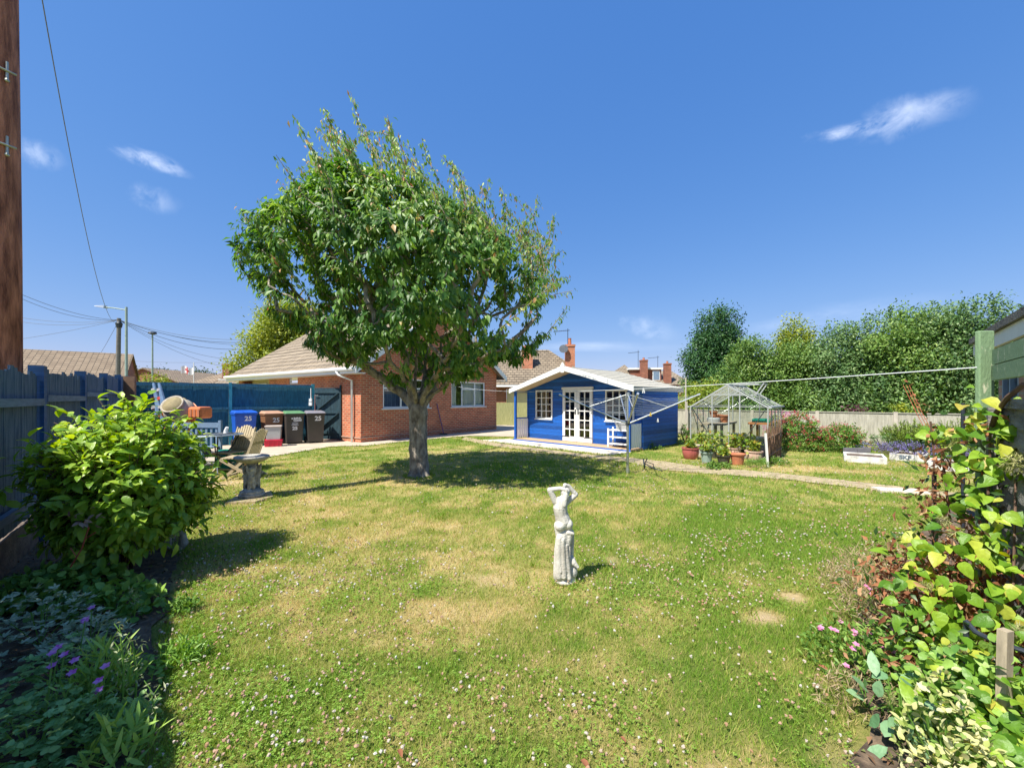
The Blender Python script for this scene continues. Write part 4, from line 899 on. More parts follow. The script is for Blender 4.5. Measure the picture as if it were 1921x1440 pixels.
g0 = Vector((-5.98, 14.05)); gt = root('garden_gate', (FG.x+.05, FG.y, 0), 0, 'dark teal ledged garden gate between fence and brick bungalow', 'gate')
m = MB(); x = .02
while x < .84: m.box((x, -.01, .06), (x+.105, .012, 1.83)); x += .11
m.build('board_panel', M['gate'], gt)
for z in (.3, 1.0, 1.7): MB().box((.02, -.045, z-.05), (.88, -.011, z+.05)).build('ledge', M['gate'], gt)
MB().bar((.1, -.028, .36), (.82, -.028, .94), .09, .03).build('brace', M['gate'], gt)
MB().bar((.1, -.028, 1.06), (.82, -.028, 1.64), .09, .03).build('brace', M['gate'], gt)
MB().box((.89, -.05, 0), (.93, .05, 1.92)).build('gate_post', M['gate'], gt)
MB().box((.03, -.06, 1.56), (.16, -.0475, 1.585)).build('bolt', M['steel'], gt)
ob = root('outdoor_socket', (FG.x-.03, FG.y-.09, 1.22), 0, 'small white outdoor tap box fixed to the teal fence post', 'socket')
MB().box((-.05, -.05, 0), (.05, .05, .12)).build('box', M['upvc'], ob); MB().box((-.045, -.045, .14), (.045, .04, .24)).build('box', M['upvc'], ob)
MB().tube([(0, 0, .24), (0, 0, .6)], .016, 6).build('conduit', M['upvc'], ob)

PF0 = Vector((6.0, 17.5)); PF1 = Vector((13.2, 11.15))
pf = board_fence('pale_fence', PF0, PF1, 1.0, 5, M['palefence'], M['palefence'], M['concretepost'], 'low weathered pale board fence with capping behind the greenhouse', rails_side=1, cap=True, board=.1, postw=.1, rails=(.3, .8), post_over=.05)
board_fence('green_stained_fence', at(925, 797, 22.6), at(1010, 797, 21.4), 1.25, 2, M['greenfence'], M['greenfence'], M['greenfence'], 'greenish board fence between the bungalow and summerhouse', board=.13, rails=(.3, .8))

# ================================================================ BINS
def bin_(loc, rz, mb_, ml, label, w_=.56, d_=.64, h_=.98):
    r = root('wheelie_bin', loc, rz, label, 'wheelie bin', 'wheelie bins along the teal fence')
    m = MB(); a, b = w_*.40, d_*.34
    m.hexa([(-a, -b, .05), (a, -b, .05), (a, b*.8, .05), (-a, b*.8, .05), (-w_/2+.02, -d_/2+.03, h_-.07), (w_/2-.02, -d_/2+.03, h_-.07), (w_/2-.02, d_/2-.03, h_-.07), (-w_/2+.02, d_/2-.03, h_-.07)])
    m.box((-w_/2, -d_/2+.01, h_-.068), (w_/2, d_/2-.01, h_-.01)); m.build('body', mb_, r, bevel=.012)
    m = MB(); l = w_/2+.015
    m.hexa([(-l, -d_/2-.02, h_-.008), (l, -d_/2-.02, h_-.008), (l, d_/2+.03, h_-.008), (-l, d_/2+.03, h_-.008), (-l+.05, -d_/2+.05, h_+.05), (l-.05, -d_/2+.05, h_+.05), (l-.05, d_/2-.06, h_+.075), (-l+.05, d_/2-.06, h_+.075)])
    m.build('lid', ml, r, bevel=.015)
    MB().tube([(-w_/2+.04, d_/2+.05, h_-.03), (w_/2-.04, d_/2+.05, h_-.03)], .016, 8).build('handle', mb_, r)
    for x in (-w_/2+.03, w_/2-.03): MB().tube([(x-.03, .17, .1), (x+.03, .17, .1)], .1, 14).build('wheel', M['black'], r)
    return r
BR = R(44); ta = math.atan((.64*.5-.03-.64*.34)/.86)
def num(parent, s, size, x, z, m_=None, nm='number'):
    y = -.64*.34 - (z-.05)*math.tan(ta) - .006; return text(nm, s, size, m_ or M['letter'], parent, (x, y, z), (R(90)+ta, 0, 0), bold=.006)
b1 = bin_((-8.22, 12.42, .012), BR, M['bin_blue'], M['bin_blue'], 'bright blue wheelie bin with white number 25, leftmost of the four', .6, .64, 1.02); num(b1, '25', .19, .06, .84)
b2 = bin_((-7.72, 13.02, .012), BR, M['bin_brown'], M['bin_brownlid'], 'brown wheelie bin with faded lid behind the grey and red boxes'); num(b2, '25', .2, .06, .76)
b3 = bin_((-7.08, 13.12, .012), BR-.1, M['bin_dark'], M['bin_greenlid'], 'dark wheelie bin with green lid and white council lettering'); num(b3, '25', .15, .0, .5)
num(b3, 'o Suffolk', .075, .03, .82, nm='lettering'); num(b3, 'Coastal', .075, .07, .755, nm='lettering')
m = MB()
for rr, rz_ in ((.085, .035), (.06, .022)): m.tube([(rr*math.cos(a/10*math.pi)-.0, -.64*.34-.64*math.tan(ta)-.006, .66+rz_*math.sin(a/10*math.pi)) for a in range(0, 21)], .004, 4)
m.box((-.1, -.64*.34-.55*math.tan(ta)-.012, .60), (.1, -.64*.34-.55*math.tan(ta)-.004, .612)); m.build('emblem', M['letter'], b3)
b4 = bin_((-6.52, 13.38, .012), BR-.16, M['bin_dark'], M['bin_greylid'], 'dark grey wheelie bin with grey lid nearest the gate'); num(b4, '25', .2, .06, .8)
p = Vector(((513-960)/F*12.35, 12.35, 0))
cr = root('crate', (p.x, p.y, .012), R(24), 'bright crimson plastic crate on the patio in front of the bins', 'crate')
m = MB(); m.hexa([(-.22, -.15, 0), (.22, -.15, 0), (.22, .15, 0), (-.22, .15, 0), (-.235, -.165, .2), (.235, -.165, .2), (.235, .165, .2), (-.235, .165, .2)])
m.box((-.25, -.18, .18), (.25, .18, .205)); m.build('body', M['redbox'], cr, bevel=.008)
for x in (-.12, 0, .12): MB().box((x-.006, -.172, .02), (x+.006, -.15, .18)).build('rib', M['redbox'], cr)
tb = root('storage_box', (p.x, p.y, .22), R(24), 'grey plastic storage box with black clips on top of the crimson crate', 'box')
m = MB(); m.hexa([(-.18, -.13, 0), (.18, -.13, 0), (.18, .13, 0), (-.18, .13, 0), (-.205, -.155, .38), (.205, -.155, .38), (.205, .155, .38), (-.205, .155, .38)]); m.build('body', M['greybox'], tb, bevel=.008)
MB().box((-.225, -.175, .382), (.225, .175, .42)).build('lid', M['whitepot'], tb, bevel=.006)
for x in (-.229, .215): MB().box((x, -.05, .30), (x+.014, .05, .43)).build('clip', M['black'], tb)

# ================================================================ CEMENT MIXER
p = Vector((-8.1, 9.9, 0)); mx_ = root('cement_mixer', p, R(-8), 'orange cement mixer with tilted drum and crusted rim beside the fence', 'cement mixer')
dr = MB(); dr.lathe([(.0, -.36), (.16, -.34), (.27, -.22), (.32, -.06), (.32, .04)], n=26, mi=0); dr.lathe([(.325, .041), (.31, .1), (.23, .3)], n=26, mi=1)
dr.lathe([(.23, .3), (.245, .31), (.245, .34), (.22, .345), (.205, .33)], n=26, mi=1); dr.lathe([(.205, .331), (.29, .1), (.3, -.05), (.2, -.25), (.0, -.3)], n=26, mi=2)
for a in range(3): dr.box((-.03+.0, .1, -.1), (.03, .29, .2), 2) if a == 0 else None
do = dr.build('drum', [M['orange'], M['mixrim'], M['mixin']], mx_, True, loc=(0, 0, 1.13), rot=(R(52), R(14), 0))
MB().lathe([(.338, -.075), (.338, -.035)], n=30).build('ring_gear', M['orange'], do)
m = MB(); m.box((.40, -.2, .98), (.74, .16, 1.26)); mo = m.build('motor_housing', M['orange'], mx_, bevel=.05)
m = MB()
for x in (.47, .57, .67): m.box((x, -.208, 1.02), (x+.05, -.2005, 1.2))
m.build('vent_slots', M['terra'], mo)
MB().tube([(-.42+.09*math.cos(a*.5236)*0, .09*math.cos(a*.5236), 1.13+.12*math.sin(a*.5236)) for a in range(13)], .02, 6).build('tilt_wheel', M['orange'], mx_)
m = MB(); m.tube([(-.42, 0, 1.13), (-.36, 0, 1.13)], .03, 6); m.tube([(.4, 0, 1.1), (.36, 0, .9), (.1, .3, .8), (-.36, 0, .9), (-.38, 0, 1.13)], .03, 6)
for x in (-.35, .35): m.tube([(x, 0, .95), (x*.8, -.35, .02)], .022, 6); m.tube([(x, 0, .95), (x*.8, .4, .1)], .022, 6)
m.build('stand', M['orange'], mx_)
for x in (-.3, .3): MB().tube([(x-.03, .42, .11), (x+.03, .42, .11)], .11, 14).build('wheel', M['black'], mx_)

# ================================================================ BENCH, TABLE, CHAIRS
bp_ = at(382, 790, 8.9); be = root('garden_bench', (bp_.x-.35, bp_.y, 0), R(-6), 'blue grey painted slatted garden bench behind the round metal table', 'bench')
W_ = 1.5; m = MB(); m.box((-W_/2, .0, .82), (W_/2, .045, .93)); m.build('top_rail', M['bench'], be)
for k in range(12): x = -W_/2+.09+k*(W_-.18)/11; MB().bar((x, .02, .42), (x, .025, .82), .05, .015).build('back_slat', M['bench'], be)
for k in range(4): MB().box((-W_/2, -.45+k*.12, .40), (W_/2, -.36+k*.12, .425)).build('seat_slat', M['bench'], be)
for x in (-W_/2, W_/2):
    MB().box((x-.03, .0, 0), (x+.03, .05, .98)).build('leg', M['bench'], be); MB().box((x-.03, -.47, 0), (x+.03, -.42, .64)).build('leg', M['bench'], be)
    MB().box((x-.035, -.5, .645), (x+.035, 0, .675)).build('armrest', M['bench'], be)
tp = at(405, 814, 8.0); tr = root('garden_table', (tp.x, tp.y, 0), 0, 'round grey metal garden table with pierced top and thin legs', 'table')
m = MB(); m.lathe([(.0, .735), (.45, .735), (.46, .745), (.45, .755), (.0, .755)], n=40); m.build('tabletop', None or M['tabletop'], tr)
m = MB()
for rr in (.12, .24, .36): m.tube([(rr*math.cos(a*.2618), rr*math.sin(a*.2618), .757) for a in range(25)], .006, 4)
for k in range(16): a = k*.3927; m.tube([(.12*math.cos(a), .12*math.sin(a), .757), (.3*math.cos(a+.2), .3*math.sin(a+.2), .757), (.44*math.cos(a), .44*math.sin(a), .757)], .005, 4)
m.build('top_tracery', M['ironblk'], tr)
for k in range(4):
    a = .7+k*math.pi/2; c, s = math.cos(a), math.sin(a)
    MB().tube([(.38*c, .38*s, .734), (.3*c, .3*s, .55), (.16*c, .16*s, .36), (.22*c, .22*s, .18), (.36*c, .36*s, 0)], .013, 6).build('leg', M['ironblk'], tr)
MB().tube([(.17*math.cos(a*.5236), .17*math.sin(a*.5236), .36) for a in range(13)], .009, 5).build('brace_ring', M['ironblk'], tr)
o = MB(); o.tube([(0, 0, 0), (.0, 0, .05), (.03, 0, .12)], [.04, .035, .028], 8); tag(o.build('cup', M['white'], loc=(tp.x+.12, tp.y+.1, .765)), 'small white cup leaning on the round garden table', 'cup')
def chair(loc, rz, label):
    r = root('folding_chair', loc, rz, label, 'chair', 'wooden folding chairs at the garden table')
    n = 7; wd = .46
    for k in range(n):   # back slats with an arched top, faces +y
        x = -wd/2+.035+k*(wd-.07)/(n-1); tpz = .98-.09*(abs(x)/(wd/2))**2*1.2
        MB().bar((x, -.02, .40), (x, -.02-(tpz-.40)*.33, tpz), .048, .016, up=(0, 1, 0)).build('back_slat', M['teak'], r)
    for z in (.46, .72): MB().box((-wd/2, -.0-(z-.4)*.33-.01, z-.025), (wd/2, -.0-(z-.4)*.33+.015, z+.025)).build('back_rail', M['teak'], r)
    for k in range(7): y = .02+k*.062; MB().box((-wd/2, y, .405), (wd/2, y+.05, .425)).build('seat_slat', M['teak'], r)
    for x in (-wd/2-.015, wd/2+.015):
        MB().bar((x, -.2, .0), (x, .44, .40), .028, .05).build('leg', M['teak'], r); MB().bar((x*.9, .42, 0), (x*.9, -.02, .42), .028, .05).build('leg', M['teak'], r)
        MB().bar((x, -.02, .40), (x, -.2, .93), .028, .045).build('back_post', M['teak'], r)
    for y, z in ((-.14, .06), (.36, .06)): MB().bar((-wd/2, y, z), (wd/2, y, z), .03).build('stretcher', M['teak'], r)
    r.scale = (.92, .92, .92); return r
p = at(448, 840, 8.35); chair((p.x, p.y, 0), R(165), 'weathered wooden folding chair behind the table, its back to the bins')
p = at(470, 840, 7.5); chair((p.x, p.y, 0), R(99), 'weathered wooden folding chair on the right of the round table, seen side on')
o = MB()
for k in range(5): rr = .30-.01*k; o.tube([(rr*math.cos(a*.35+k), rr*math.sin(a*.35+k)*.8, .05+.075*k+.01*math.sin(a)) for a in range(19)], .035, 6)
tag(o.build('garden_hose', M['greenplastic'], smooth=True, loc=(tp.x+.0, tp.y+.45, 0)), 'coiled green hose heaped under the round garden table', 'hose')
# folded striped parasol in the fence corner
pr = root('folded_parasol', (-8.85, 9.9, 0), 0, 'folded striped parasol leaning in the corner of the fences', 'parasol')
for k, (dx, mm) in enumerate(((0, 'stripe'), (.14, 'stripe'))):
    m = MB(); m.tube([(dx-.1-.25, .5, 1.85), (dx+.0, .25, 1.25), (dx+.15, 0, .6)], [.03, .07, .06], 8, 0); m.tube([(dx+.15, 0, .6), (dx+.2, -.1, 0)], .02, 6, 0)
    for t in range(5): z = .75+t*.22; f = (z-.6)/1.25; m.tube([(dx+.15-.5*f, .5*f, z), (dx+.15-.5*(f+.05), .5*(f+.05), z+.07)], .076-.03*f*f, 8, 1 if t % 2 else 2)
    m.build('canopy', [M['stripe'], M['red'], M['fadedwhite']], pr)
tag(MB().box((-.22, -.04, 0), (.0, .04, 2.0)).box((-.2, -.045, .3), (-.02, -.041, 1.6)).build('brown_board', M['twig'], loc=(-9.25, 9.95, 0), rot=(0, 0, R(20))), 'brown weathered board standing at the fence corner', 'board')

# ================================================================ organic stone shapes
def organic(name, caps, m_, parent, voxel=.006, smooth=4, loc=None, rot=None):
    """one continuous surface grown round tapered capsules (p0,p1,r0,r1) and balls (c,(rx,ry,rz))"""
    mb = MB()
    for c in caps:
        if len(c) == 4:
            p0, p1, r0, r1 = c; n = 7; mb.tube([Vector(p0).lerp(Vector(p1), t/n) for t in range(n+1)], [r0+(r1-r0)*t/n for t in range(n+1)], 12); mb.ball(p0, r0*.995, 12, 8); mb.ball(p1, r1*.995, 12, 8)
        else: mb.ball(c[0], c[1], 14, 10)
    o = mb.build(name, m_, parent, True, loc=loc, rot=rot)
    r = o.modifiers.new('remesh', 'REMESH'); r.mode = 'VOXEL'; r.voxel_size = voxel; r.use_smooth_shade = True
    s = o.modifiers.new('smooth', 'SMOOTH'); s.iterations = smooth; s.factor = .5
    return o
def U(x, y): return (x-480)/1424, (1290-y)/1424
def cp(a, b, r0, r1, ya=0, yb=0): (x0, z0), (x1, z1) = U(*a), U(*b); return ((x0, ya, z0), (x1, yb, z1), r0, r1)
sp_ = gp(1060, 1092); stt = root('garden_statue', (sp_.x, sp_.y, -.005), R(8), 'pale stone statue of a woman seen from behind with raised arms, alone on the lawn', 'statue')
caps = [((U(480, 1265)[0], 0, .025), (.088, .075, .035)), cp((430, 1200), (432, 900), .064, .056), cp((440, 900), (452, 730), .060, .054),
        cp((480, 1230), (495, 1000), .06, .042), cp((400, 1180), (400, 760), .035, .028, -.035, -.035), cp((445, 1180), (430, 780), .022, .018, -.062, -.05),
        cp((500, 1200), (470, 850), .02, .018, -.06, -.045), cp((520, 730), (480, 900), .026, .03, -.03, -.02), cp((500, 705), (548, 715), .018, .012, -.04, -.05),
        cp((548, 740), (552, 860), .032, .026, .02, .015), cp((552, 860), (548, 1010), .025, .018, .015, 0), cp((540, 1010), (565, 1050), .026, .024, -.01, -.03), cp((565, 1050), (603, 1090), .023, .014, -.03, -.045),
        ((U(555, 1160)[0], 0, U(0, 1165)[1]), (.045, .05, .06)),
        ((U(412, 635)[0], -.022, U(0, 632)[1]), (.042, .045, .045)), ((U(505, 628)[0], -.02, U(0, 620)[1]), (.038, .042, .042)), cp((412, 640), (425, 760), .045, .038), cp((505, 640), (500, 760), .042, .035),
        cp((458, 600), (432, 510), .062, .054), cp((430, 510), (422, 440), .054, .057), cp((422, 440), (425, 380), .058, .05, 0, .0), cp((385, 375), (470, 385), .03, .03, 0, 0),
        cp((435, 380), (455, 300), .022, .02, 0, .0), ((U(475, 265)[0], .0, U(0, 262)[1]), (.034, .04, .042)), ((U(478, 262)[0], -.012, U(0, 262)[1]), (.036, .034, .036)),
        cp((475, 275), (450, 400), .022, .02, -.03, -.04), cp((440, 340), (420, 430), .017, .012, -.035, -.045), cp((490, 300), (500, 330), .014, .01, -.035, -.03),
        cp((368, 375), (300, 240), .026, .021, 0, .0), cp((298, 236), (420, 218), .0205, .015, 0, -.01), cp((415, 218), (455, 225), .014, .012, -.01, -.03),
        cp((490, 385), (600, 300), .026, .021, 0, 0), cp((600, 298), (520, 200), .021, .015, 0, 0), cp((520, 200), (470, 180), .016, .013, 0, -.01), cp((480, 180), (455, 205), .012, .01, -.01, -.02)]
for k in range(4): caps.append(cp((455, 215+k*8), (485, 222+k*9), .0045, .0035, -.036, -.05)); caps.append(cp((470, 178+k*6), (440, 190+k*9), .0045, .0035, -.012, -.03))
for k in range(7): x = 385+k*20; caps.append(cp((x, 1200-random.randint(0, 160)), (x+random.randint(-5, 40), 780+random.randint(0, 180)), .009, .006, -.056-.012*math.sin(k*2), -.046))
organic('figure', caps, M['stonelt'], stt, .0036, 1)

# birdbath
p = gp(472, 934); bb = root('birdbath', (p.x, p.y, .03), R(10), 'grey stone birdbath with a shallow bowl and carved cherub pedestal', 'birdbath')
prof = [(.0, .475), (.06, .475), (.1, .49), (.17, .515), (.215, .545), (.228, .565), (.225, .585), (.21, .592), (.195, .58), (.12, .555), (0, .545)]
MB().lathe(prof, n=36).build('bowl', M['stone'], bb, True)
MB().lathe([(.0, 0), (.165, 0), (.17, .02), (.165, .045), (.15, .05), (.155, .065), (.15, .085), (.125, .095), (.10, .12), (.0, .12)], n=32).build('foot', M['stonedk'], bb, True)
caps = [((0, 0, .12), (0, 0, .48), .05, .06)]
for k in range(3):
    a = -1.57+k*2.094+.3; c, s = math.cos(a), math.sin(a); t = (-s, c)
    P3 = lambda r, u, z: (c*r+t[0]*u, s*r+t[1]*u, z)
    caps += [(P3(.085, -.025, .13), P3(.075, -.02, .25), .022, .03), (P3(.09, .03, .13), P3(.08, .02, .25), .02, .03), (P3(.075, 0, .25), P3(.08, 0, .36), .045, .04), (P3(.095, 0, .41), P3(.095, 0, .415), .035, .034),
             (P3(.09, -.04, .35), P3(.1, -.055, .46), .018, .014), (P3(.09, .04, .35), P3(.1, .055, .46), .018, .014), (P3(.11, .03, .3), P3(.1, -.03, .26), .015, .013)]
organic('pedestal', caps, M['stonedk'], bb, .008, 2)
sl_b = wpoly([(425, 946), (445, 932), (520, 922), (518, 934), (470, 943)])
tag(MB().prism([gp(*q)[:2] for q in ((422, 946), (478, 944), (512, 934), (508, 923), (448, 930))], -.01, .03, 'xy').build('stone_slab', M['dirt']), 'flat grey paving slab beneath the birdbath', 'slab')
# carved stone foot of an urn behind the shrub
p = gp(338, 1030); ur = root('stone_ornament', (p.x, p.y, 0), 0, 'pale carved stone ornament with scrolled foot half hidden by the shrub', 'ornament')
organic('carving', [((0, 0, .02), (.03, 0, .06), .04, .035), ((.03, 0, .06), (.02, 0, .14), .04, .03), ((.02, 0, .14), (-.04, 0, .19), .032, .04), ((-.04, 0, .19), (-.09, 0, .21), .04, .06), ((-.07, .03, .24), (-.12, .02, .24), .05, .05), ((-.02, -.02, .01), (-.05, -.02, .01), .03, .02), ((-.15, .02, .2), (-.16, .02, .02), .04, .045)], M['stone'], ur, .007, 2)

# ================================================================ ROTARY AIRER, CLOTHES LINE
AP = gp(1177, 888); ai = root('rotary_airer', AP, R(-9), 'grey metal rotary clothes airer with open arms standing on the lawn', 'clothes airer')
MB().tube([(0, 0, -.02), (0, 0, 1.0)], .024, 12).tube([(0, 0, -.01), (0, 0, .09)], .034, 12).tube([(0, 0, .99), (0, 0, 1.56)], .017, 10).build('pole', M['steel'], ai)
m = MB(); m.tube([(0, 0, .94), (0, 0, 1.03)], .042, 10); m.build('hub', M['ironblk'], ai); MB().tube([(0, 0, 1.50), (0, 0, 1.58)], .036, 10).build('top_cap', M['alu'], ai)
AR, AZ0, AZ1 = 1.29, .98, 1.525
for k in range(4):
    a = k*math.pi/2; c, s = math.cos(a), math.sin(a)
    MB().tube([(.03*c, .03*s, AZ0), (AR*c, AR*s, AZ1)], .015, 8).tube([(AR*.99*c, AR*.99*s, AZ1-.005), (AR*1.03*c, AR*1.03*s, AZ1+.012)], .021, 8).build('arm', M['alu'], ai)
    MB().tube([(.03*c, .03*s, 1.53), (AR*.58*c, AR*.58*s, AZ0+(AZ1-AZ0)*.58)], .008, 6).build('strut', M['alu_w'], ai)
for j in range(9):
    f = .30+.08*j; m = MB(); r_ = AR*f; z = AZ0+(AZ1-AZ0)*f+.018
    for k in range(4):
        a, b = k*math.pi/2, (k+1)*math.pi/2; p0 = Vector((r_*math.cos(a), r_*math.sin(a), z)); p1 = Vector((r_*math.cos(b), r_*math.sin(b), z))
        m.tube([p0.lerp(p1, t/6) + Vector((0, 0, -.05*r_*4*(t/6)*(1-t/6))) for t in range(7)], .0016, 4)
    m.build('line', M['airerline'], ai)
def peg(p, m_, label):
    r = MB(); r.bar((-.012, 0, 0), (-.002, 0, .07), .010).bar((.012, 0, 0), (.002, 0, .07), .010); return tag(r.build('clothes_peg', m_, loc=p), label, 'clothes peg')
peg(AP+Vector((.46, -.35, 1.02)), M['white'], 'white clothes peg on the lower line of the rotary airer')
peg(AP+Vector((.30, -.42, 1.13)), M['sign_yellow'], 'yellow clothes peg on the rotary airer line')
# posts on the right and the long line
PP = Vector((2.80, 2.40)); m = MB(); m.box((-.045, -.014, 0), (.045, .014, 1.852)); po = m.build('green_post', M['greenpost'], loc=(PP.x, PP.y, 0), bevel=.006); tag(po, 'thick post with flaking green paint at the right holding the line', 'post')
s_, z_ = bsx(852, 719); e0 = BC + Vector((.585, .811, 0))*s_ + Vector((.811, -.585, 0))*.03; e0.z = 1.99; e1 = Vector((PP.x-.045, PP.y, EYE+59*PP.y/F))
def sag(p0, p1, s, n=24): return [Vector(p0).lerp(Vector(p1), t/n) - Vector((0, 0, 4*s*(t/n)*(1-t/n))) for t in range(n+1)]
tag(MB().tube(sag(e0, e1, .19, 40), .0034, 5).build('washing_line', M['line']), 'long white washing line sagging from green post to the bungalow wall', 'washing line')
pt = sag(e0, e1, .19, 40); 
def on_line(px):
    return min(pt, key=lambda q: abs(960+q.x/q.y*F-px))
q = on_line(1218); peg(q-Vector((0, 0, .06)), M['white'], 'white clothes peg hanging on the long washing line by the summerhouse')
# bent black iron stand on the lawn by the airer
a = gp(1216, 880); st = root('iron_stand', a, 0, 'small bent black iron rod frame standing on the lawn beside the airer', 'stand')
MB().tube([(-.08, 0, 0), (-.07, .0, .14), (-.02, .0, .23)], .011, 6).tube([(-.08, 0, .12), (.1, 0, .02)], .009, 6).tube([(-.055, 0, .16), (.1, -.02, .11), (.09, -.03, -.0)], .009, 6).tube([(.02, 0, .05), (.2, -.25, .01)], .012, 6).build('rod', M['ironblk'], st)

# green trellis rails, garage, wavy edged panel at the right
tr = root('trellis', (PP.x+.03, PP.y-.02, 0), R(-131.3), 'green painted timber trellis rails fixed to the right of the post', 'trellis')
for z0, z1 in ((1.69, 1.64), (1.60, 1.55)): MB().bar((.055, 0, z0), (1.3, 0, z1+.05), .03, .085).build('rail', M['greenpost'], tr)
MB().bar((.06, -.02, 1.02), (.07, -.02, 1.40), .05, .03).build('upright', M['greywood'], tr)
wp = root('lap_fence_panel', (PP.x+.07, PP.y-.04, 0), R(-131.3), 'grey wavy edged lap fence panel behind the climbing plant', 'fence')
m = MB(); z = .05
k = 0
while z < 1.42:
    vs = []; n = 16; ph = random.random()*6
    for t in range(n+1):
        x = 1.3*t/n; w1 = .018*math.sin(x*11+ph)+.012*math.sin(x*23+ph*2); vs += [(x, -.03, z-.02+w1), (x, -.005, z+.13)]
    m._add(vs, [(2*t, 2*t+2, 2*t+3, 2*t+1) for t in range(n)]); vs2 = [(a_, b_+.01, c_) for a_, b_, c_ in vs]; m._add(vs2, [(2*t, 2*t+1, 2*t+3, 2*t+2) for t in range(n)]); 
    m._add([vs[2*t] for t in range(n+1)]+[vs2[2*t] for t in range(n+1)], [(t, n+1+t, n+2+t, t+1) for t in range(n)]); z += .115
m.build('board_panel', M['greywood'], wp)
MB().box((0, -.045, 1.40), (1.3, .02, 1.45)).build('top_rail', M['greywood'], wp); MB().box((0, -.05, 0), (.05, -.031, 1.4)).build('batten', M['greywood'], wp)
ga_ = root('garage', (5.02, 4.18, 0), R(-131.4), 'old brick garage with felt roof and white fascia at the far right', 'garage')
m = MB(); m.wall((0, 0, 0), (1, 0, 0), 3.4, 0, 1.98, [(.15, .75, .2, 1.78)], .08, (0, 1, 0)); m.wall((0, 0, 0), (0, 1, 0), 5, 0, 1.98, [], .08, (1, 0, 0)); m.build('wall', brickmat('old_brick', (.38, .2, .14), (.26, .12, .08), (.3, .26, .2)), ga_)
window(ga_, 'window', (0, 0, 0), (1, 0, 0), (0, 1, 0), (.15, .75, .2, 1.78), [.45], M['shedglass'], None, M['bench'], back=.05, t=.04)
m = MB(); m.box((.05, .5, .1), (3.3, 4.9, 1.9)); m.build('interior', M['dark'], ga_)
m = MB(); m.hexa([(-.04, -.2, 2.03), (3.6, -.2, 2.03), (3.6, 5.2, 2.2), (-.04, 5.2, 2.2), (-.04, -.2, 2.09), (3.6, -.2, 2.09), (3.6, 5.2, 2.26), (-.04, 5.2, 2.26)]); m.build('roof', M['garagefelt'], ga_)
m = MB(); m.box((-.03, -.17, 1.91), (3.55, -.14, 2.028)); m.box((-.03, -.139, 1.92), (-.01, 5.1, 2.028)); m.build('fascia', M['white'], ga_)

# ================================================================ RAISED BEDS
def bedbox(c0, c1, h, name, label, writing=None, m_=M['sleeper'], dpt=.8):
    a, b = gp(*c0), gp(*c1); d = (b-a); Lb = d.length; r = root(name, a, math.atan2(d.y, d.x), label, 'raised bed', 'raised beds')
    for y, nm in ((0, 'side'), (dpt, 'side')):
        MB().box((0, y, 0), (Lb, y+.05, h)).build('side_board', m_, r)
    for x in (0, Lb-.05): MB().box((x, .052, 0), (x+.05, dpt-.002, h-.003)).build('end_board', m_, r)
    MB().box((.052, .052, 0), (Lb-.052, dpt-.002, h-.03)).build('soil', M['soil'], r)
    if writing: text('lettering', writing, h*.82, M['letterdk'], r, (Lb*.47, -.004, h*.52), (R(90), 0, 0), .003, bold=.006)
    return r
bedbox((1583, 866), (1664, 872), .15, 'raised_bed', 'low whitewashed timber raised bed, leftmost of the three, with dark plank')
bedbox((1668, 862), (1733, 868), .16, 'raised_bed', 'whitewashed raised bed with faded dark letters on its front', 'SKF')
bedbox((1738, 880), (1835, 889), .16, 'raised_bed', 'grey white raised bed behind the climbing plant, rightmost of the three')
p = gp(1607, 862); tag(MB().box((0, 0, 0), (.28, .06, .12)).box((.3, .005, .005), (.6, .065, .125)).build('sleeper_plank', mat('dark_plank', (.16, .15, .16), .85, var=.2), loc=(p.x, p.y+.35, .12), rot=(0, 0, R(-5))), 'dark grey timber plank lying across the left raised bed', 'plank')
p = gp(1652, 923); tag(MB().box((0, 0, 0), (.62, .3, .03)).build('paving_slab', M['concrete_light'], loc=(p.x, p.y, .0), rot=(0, 0, R(-18))), 'pale paving slab at the right end of the path', 'slab')

# ================================================================ POLES, LAMPS, WIRES
NP = Vector((-5.50, 4.33)); up = root('telegraph_pole', (NP.x, NP.y, 0), 0, 'thick reddish brown telegraph pole rising close behind the left fence', 'telegraph pole')
MB().tube([(0, 0, 0), (.0, 0, 3), (-.02, 0, 6), (-.03, 0, 8.8)], [.185, .172, .158, .145], 20).build('pole', M['pole'], up, True)
def bolts(z):
    a = R(-16); r = .168; c, s = math.cos(a), math.sin(a); c0 = Vector((c*r, s*r, z)); t = Vector((-s, c, 0)); m = MB()
    m.tube([c0+Vector((0, 0, -.09)), c0+Vector((0, 0, .1))], .011, 6); m.tube([c0-t*.07+Vector((c, s, 0))*.0, c0+t*.06+Vector((c, s, 0))*.02], .012, 6); m.ball(c0-t*.07, .018, 8, 5); m.ball(c0+Vector((0, 0, -.095)), .02, 8, 5); m.build('step_bolt', M['steel'], up)
bolts(EYE+ (748-122)*4.2/F); bolts(EYE+(748-264)*4.2/F)
P2 = at(219, 708, 24); ptop = at(219, 597, 24)
u2 = root('telegraph_pole', (P2.x, P2.y, 0), 0, 'distant grey telegraph pole with wires beside the green street lamp', 'telegraph pole')
MB().tube([(0, 0, 0), (.12, 0, ptop.z)], [.13, .10], 10).build('pole', M['polefar'], u2)
MB().lathe([(.13, -.25), (.17, 0), (.10, .1)], (.12, 0, ptop.z-.3), 8).build('terminal', M['ironblk'], u2)
